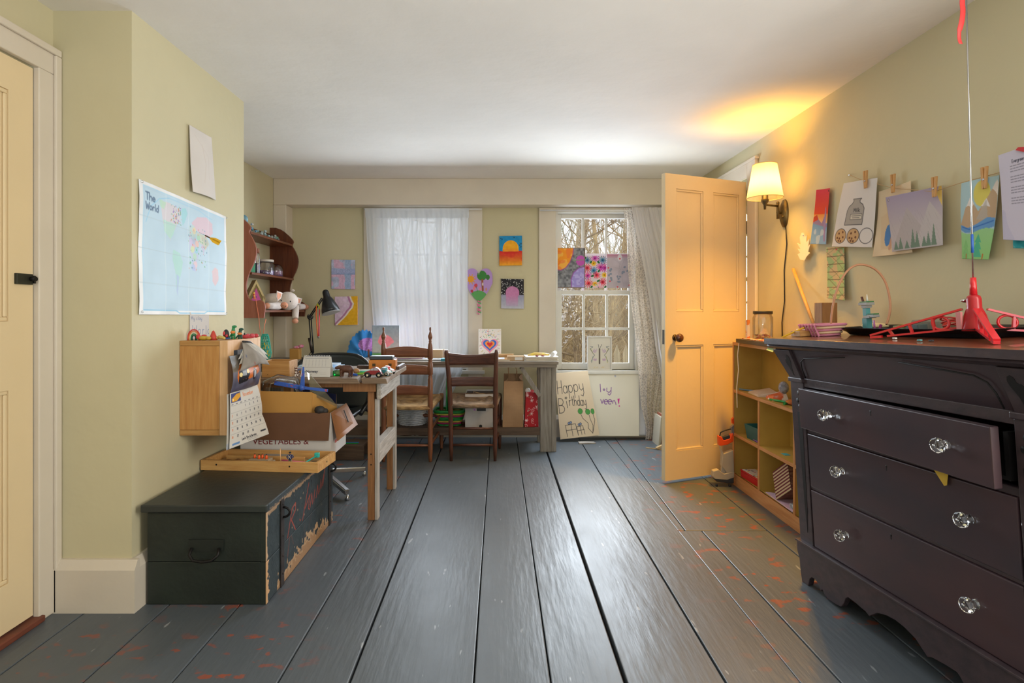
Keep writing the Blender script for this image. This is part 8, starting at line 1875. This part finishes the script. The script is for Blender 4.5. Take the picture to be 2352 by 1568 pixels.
# leaf and crocodile-skin strip
lf = thing('paper_leaf', 'cream cut-out oak leaf pinned under the wall lamp', 'paper cut-out', onX(XP, 1846, 598))
pts = [(1842, 534), (1846, 534), (1850, 543), (1854, 540), (1853, 556), (1860, 548), (1857, 566), (1862, 560), (1857, 578), (1861, 581), (1853, 590), (1849, 598), (1839, 596), (1833, 584), (1839, 580), (1833, 571), (1840, 572), (1832, 558), (1840, 562), (1838, 545)]
P = [onX(XP - .006, a_, b_) for a_, b_ in pts]; Q = [p + Vector((-.003, 0, 0)) for p in P]; k = len(P)
MB().add(P + Q, [tuple(range(k)), tuple(reversed(range(k, 2 * k)))] + [(i, (i + 1) % k, k + (i + 1) % k, k + i) for i in range(k)]).build('leaf', mat('leaf_card', (250, 236, 204), .8), lf); MB().ell(onX(XP - .010, 1845, 540), (.004, .004, .004)).build('pin', WHITEP, lf)
a = Art(.10, .28, (206, 186, 146), 460); a.fill(a.nz(14, 6) > .5, (150, 196, 140), .7)
for k in range(7): a.line([(0, .04 + .15 * k), (1, -.0 + .15 * k)], .010, (92, 74, 60))
for k in range(-2, 5): a.line([(0, .1 + .25 * k), (1, .45 + .25 * k)], .007, (110, 90, 72), .8); a.line([(1, .1 + .25 * k), (0, .40 + .25 * k)], .007, (110, 130, 90), .7)
cs_ = hung('snakeskin_strip', 'green and tan crosshatched paper strip hanging below the milk drawing', a, (1900, 568), (1938, 568), (1899, 684), (1943, 690), -.002, .006)
MB().cyl(onX(XP - .002, 1921, 573), onX(XP - .014, 1921, 573), .004, n=10).build('pin', RED, cs_)
# line, nail and pegs
ln_ = thing('picture_line', 'thin string line strung between nails for pegged drawings', 'string', onX(XP, 2120, 430))
MB().tube([onX(XP - .02, 1952, 402), onX(XP - .008, 1976, 412), onX(XP - .008, 2052, 432), onX(XP - .010, 2146, 440), onX(XP - .010, 2206, 420), onX(XP - .012, 2300, 395), onX(XP - .010, 2380, 372)], .0014, 5).build('line', mat('jute', (190, 160, 120), .9), ln_)
MB().cyl(onX(XR, 1948, 402), onX(XR - .026, 1950, 402), .003, n=8).build('nail', STEEL, ln_)
PEG = wood('peg_wood', (206, 160, 104), (186, 136, 80), .6, GZ, 8)
for k, (px, y0, y1, off, lab) in enumerate(((1988, 392, 432, .022, 'clothes peg holding the milk drawing'), (2051, 400, 442, .012, 'clothes peg holding the cream watercolour'), (2146, 406, 452, .024, 'clothes peg holding the mountain drawing'), (2261, 383, 433, .022, 'clothes peg holding the valley watercolour'))):
    t = thing('clothes_peg', lab, 'clothes peg', onX(XP - off, px, y1), 'pegs on the picture line')
    c0_, c1_ = onX(XP - off, px, y0), onX(XP - off, px, y1); yo = Vector((0, .0085, 0))
    for s_ in (1, -1): MB().beam(c1_ + yo * s_ * .35 + Vector((0, 0, .0)), c0_ + yo * s_, .008, .007, (1, 0, 0)).build('prong', PEG, t)
    m_ = c1_.lerp(c0_, .42); MB().cyl(m_ + Vector((-.006, 0, 0)), m_ + Vector((.006, 0, 0)), .0035, n=8).build('spring', STEEL, t)
# ================================================================ OUTDOORS seen through the panes
GRD = mat('leaf_litter', (150, 128, 92), .95, rgb2=(110, 94, 66), scale=3, space='W')
single(MB().box(-14, 16, 5.35, 30, -.75, -.35), 'ground_yard', GRD, 'brown leaf-littered yard outside the window', 'ground', kind='structure')
BK1 = mat('bark_grey_brown', (176, 152, 118), .9, rgb2=(130, 108, 82), scale=9); BK2 = mat('twig_tan', (200, 172, 126), .9, rgb2=(150, 124, 90), scale=9); BK3 = mat('bark_pale', (206, 196, 172), .9, rgb2=(160, 148, 126), scale=6)
rt = random.Random(11)
def tree(label, x, y, h, r0, nb, bark, lean=0.0, seed=0):
    rr_ = random.Random(seed); t = thing('bare_tree', label, 'tree', (x, y, -.35), 'bare trees outside the window')
    top = Vector((x + lean, y, h)); trunk = [Vector((x, y, -.35)).lerp(top, k / 7) + Vector((rr_.uniform(-.06, .06), rr_.uniform(-.06, .06), 0)) * (k > 0) for k in range(8)]
    MB().tube(trunk, [r0 * (1 - .85 * k / 7) for k in range(8)], 8).build('trunk', bark, t)
    q = MB()
    def grow(p, d, L_, r, lv):
        n = 4; pts = [p]
        for k in range(n):
            d = (d + Vector((rr_.uniform(-.35, .35), rr_.uniform(-.35, .35), rr_.uniform(-.15, .25)))).normalized(); pts.append(pts[-1] + d * (L_ / n))
        q.tube(pts, [r * (1 - .7 * k / n) for k in range(n + 1)], 4, caps=False)
        if lv > 0:
            for k in range(1, n + 1):
                for _ in range(1 if lv > 1 else 2): grow(pts[k], (d + Vector((rr_.uniform(-1, 1), rr_.uniform(-1, 1), rr_.uniform(-.4, .8)))).normalized(), L_ * rr_.uniform(.4, .65), r * .5, lv - 1)
    for k in range(nb):
        f = .12 + .85 * k / nb; i = min(int(f * 7), 6); p = trunk[i].lerp(trunk[i + 1], f * 7 - i); a_ = rr_.uniform(0, 6.28)
        grow(p, Vector((math.cos(a_), math.sin(a_) * .6, rr_.uniform(.0, .8))).normalized(), rr_.uniform(.7, 1.3), r0 * .35 * (1 - .5 * f), 2)
    tag(q.build('branches', bark, t), kind='stuff')
labs = ['slim grey tree close outside the left panes', 'tan forked tree behind the middle panes', 'pale straight tree at the right panes', 'leaning brown tree crossing the upper panes', 'distant tan tree behind the picket fence', 'distant grey tree seen through the upper right pane', 'low brown tree filling the lower left panes', 'farthest pale tree in the yard', 'slim brown tree seen through the sheer curtain', 'thin tan tree at the far left of the yard']
spec = [(.95, 7.0, 4.2, .045, 13, BK1, .2), (1.5, 7.8, 4.6, .05, 14, BK2, -.3), (2.25, 8.2, 5.0, .07, 12, BK3, .1), (.8, 8.8, 5.0, .06, 15, BK1, 1.2), (2.6, 11.5, 5.5, .07, 16, BK2, .2), (3.2, 10.5, 6.0, .08, 15, BK1, -.2), (1.15, 6.5, 2.2, .03, 12, BK2, .3), (1.9, 13, 6.5, .10, 16, BK3, 0), (-.9, 7.6, 4.5, .05, 10, BK1, .2), (-2.2, 9, 5.0, .06, 10, BK2, 0)]
for k, (s_, lb_) in enumerate(zip(spec, labs)): tree(lb_, *s_, seed=20 + k)
# a thicket of canes nobody could count
q = MB()
for k in range(2300):
    y = rt.uniform(6.6, 14); x = rt.uniform(.03, .42) * y if rt.random() < .75 else rt.uniform(-.35, .05) * y; y, x = (y + 2.2, x * (y + 2.2) / y) if x > .14 * y and y < 9 else (y, x); h = rt.uniform(.5, 2.2) if rt.random() < .7 else rt.uniform(2, 4.2); d = Vector((rt.uniform(-.8, .8), rt.uniform(-.3, .3), 1)); p = Vector((x, y, -.36))
    q.tube([p, p + d * h * .5, p + d * h + Vector((rt.uniform(-.5, .5), 0, -rt.uniform(0, .5)))], [.006, .005, .002], 4, caps=False)
single(q, 'bramble_thicket', mat('cane_tan', (214, 186, 138), .9, rgb2=(150, 124, 88), scale=2), 'dense tan thicket of dry canes behind the window', 'thicket', kind='stuff')
q = MB()
for k in range(1100):
    y = rt.uniform(15, 22); x = rt.uniform(-.4, .5) * y; h = rt.uniform(1, 3.2) if rt.random() < .7 else rt.uniform(3, 6); d = Vector((rt.uniform(-.3, .3), 0, 1)); p = Vector((x, y, -.36))
    q.tube([p, p + d * h * .5, p + d * h], [.03, .022, .006], 4, caps=False)
single(q, 'distant_woods', mat('far_bark', (186, 176, 146), .9, rgb2=(140, 140, 112), scale=1), 'far grey-green woods behind the bare trees', 'woods', kind='stuff')
# picket fence
PKT = wood('fence_grey', (222, 204, 172), (176, 158, 130), .85, GZ, 3)
fe = thing('picket_fence', 'weathered picket fence with pointed boards seen low in the right panes', 'fence', (1.7, 6.3, -.35))
for k in range(14):
    x = 1.02 + k * .105; y = 6.15 + .02 * k
    MB().prism([(-.035, -.36), (.035, -.36), (.035, .60), (0, .70), (-.035, .60)], -.009, .009, frame((x, y, 0), (1, .19, 0), (0, 0, 1))).build('picket', PKT, fe)
for z in (.05, .45): MB().beam((.95, 6.17, z), (2.5, 6.46, z), .03, .07).build('rail', PKT, fe)
MB().box(1.50, 1.59, 6.20, 6.29, -.36, .66).build('post', PKT, fe); MB().beam((.95, 6.10, .10), (1.5, 6.20, .45), .03, .07).build('gate_brace', PKT, fe)
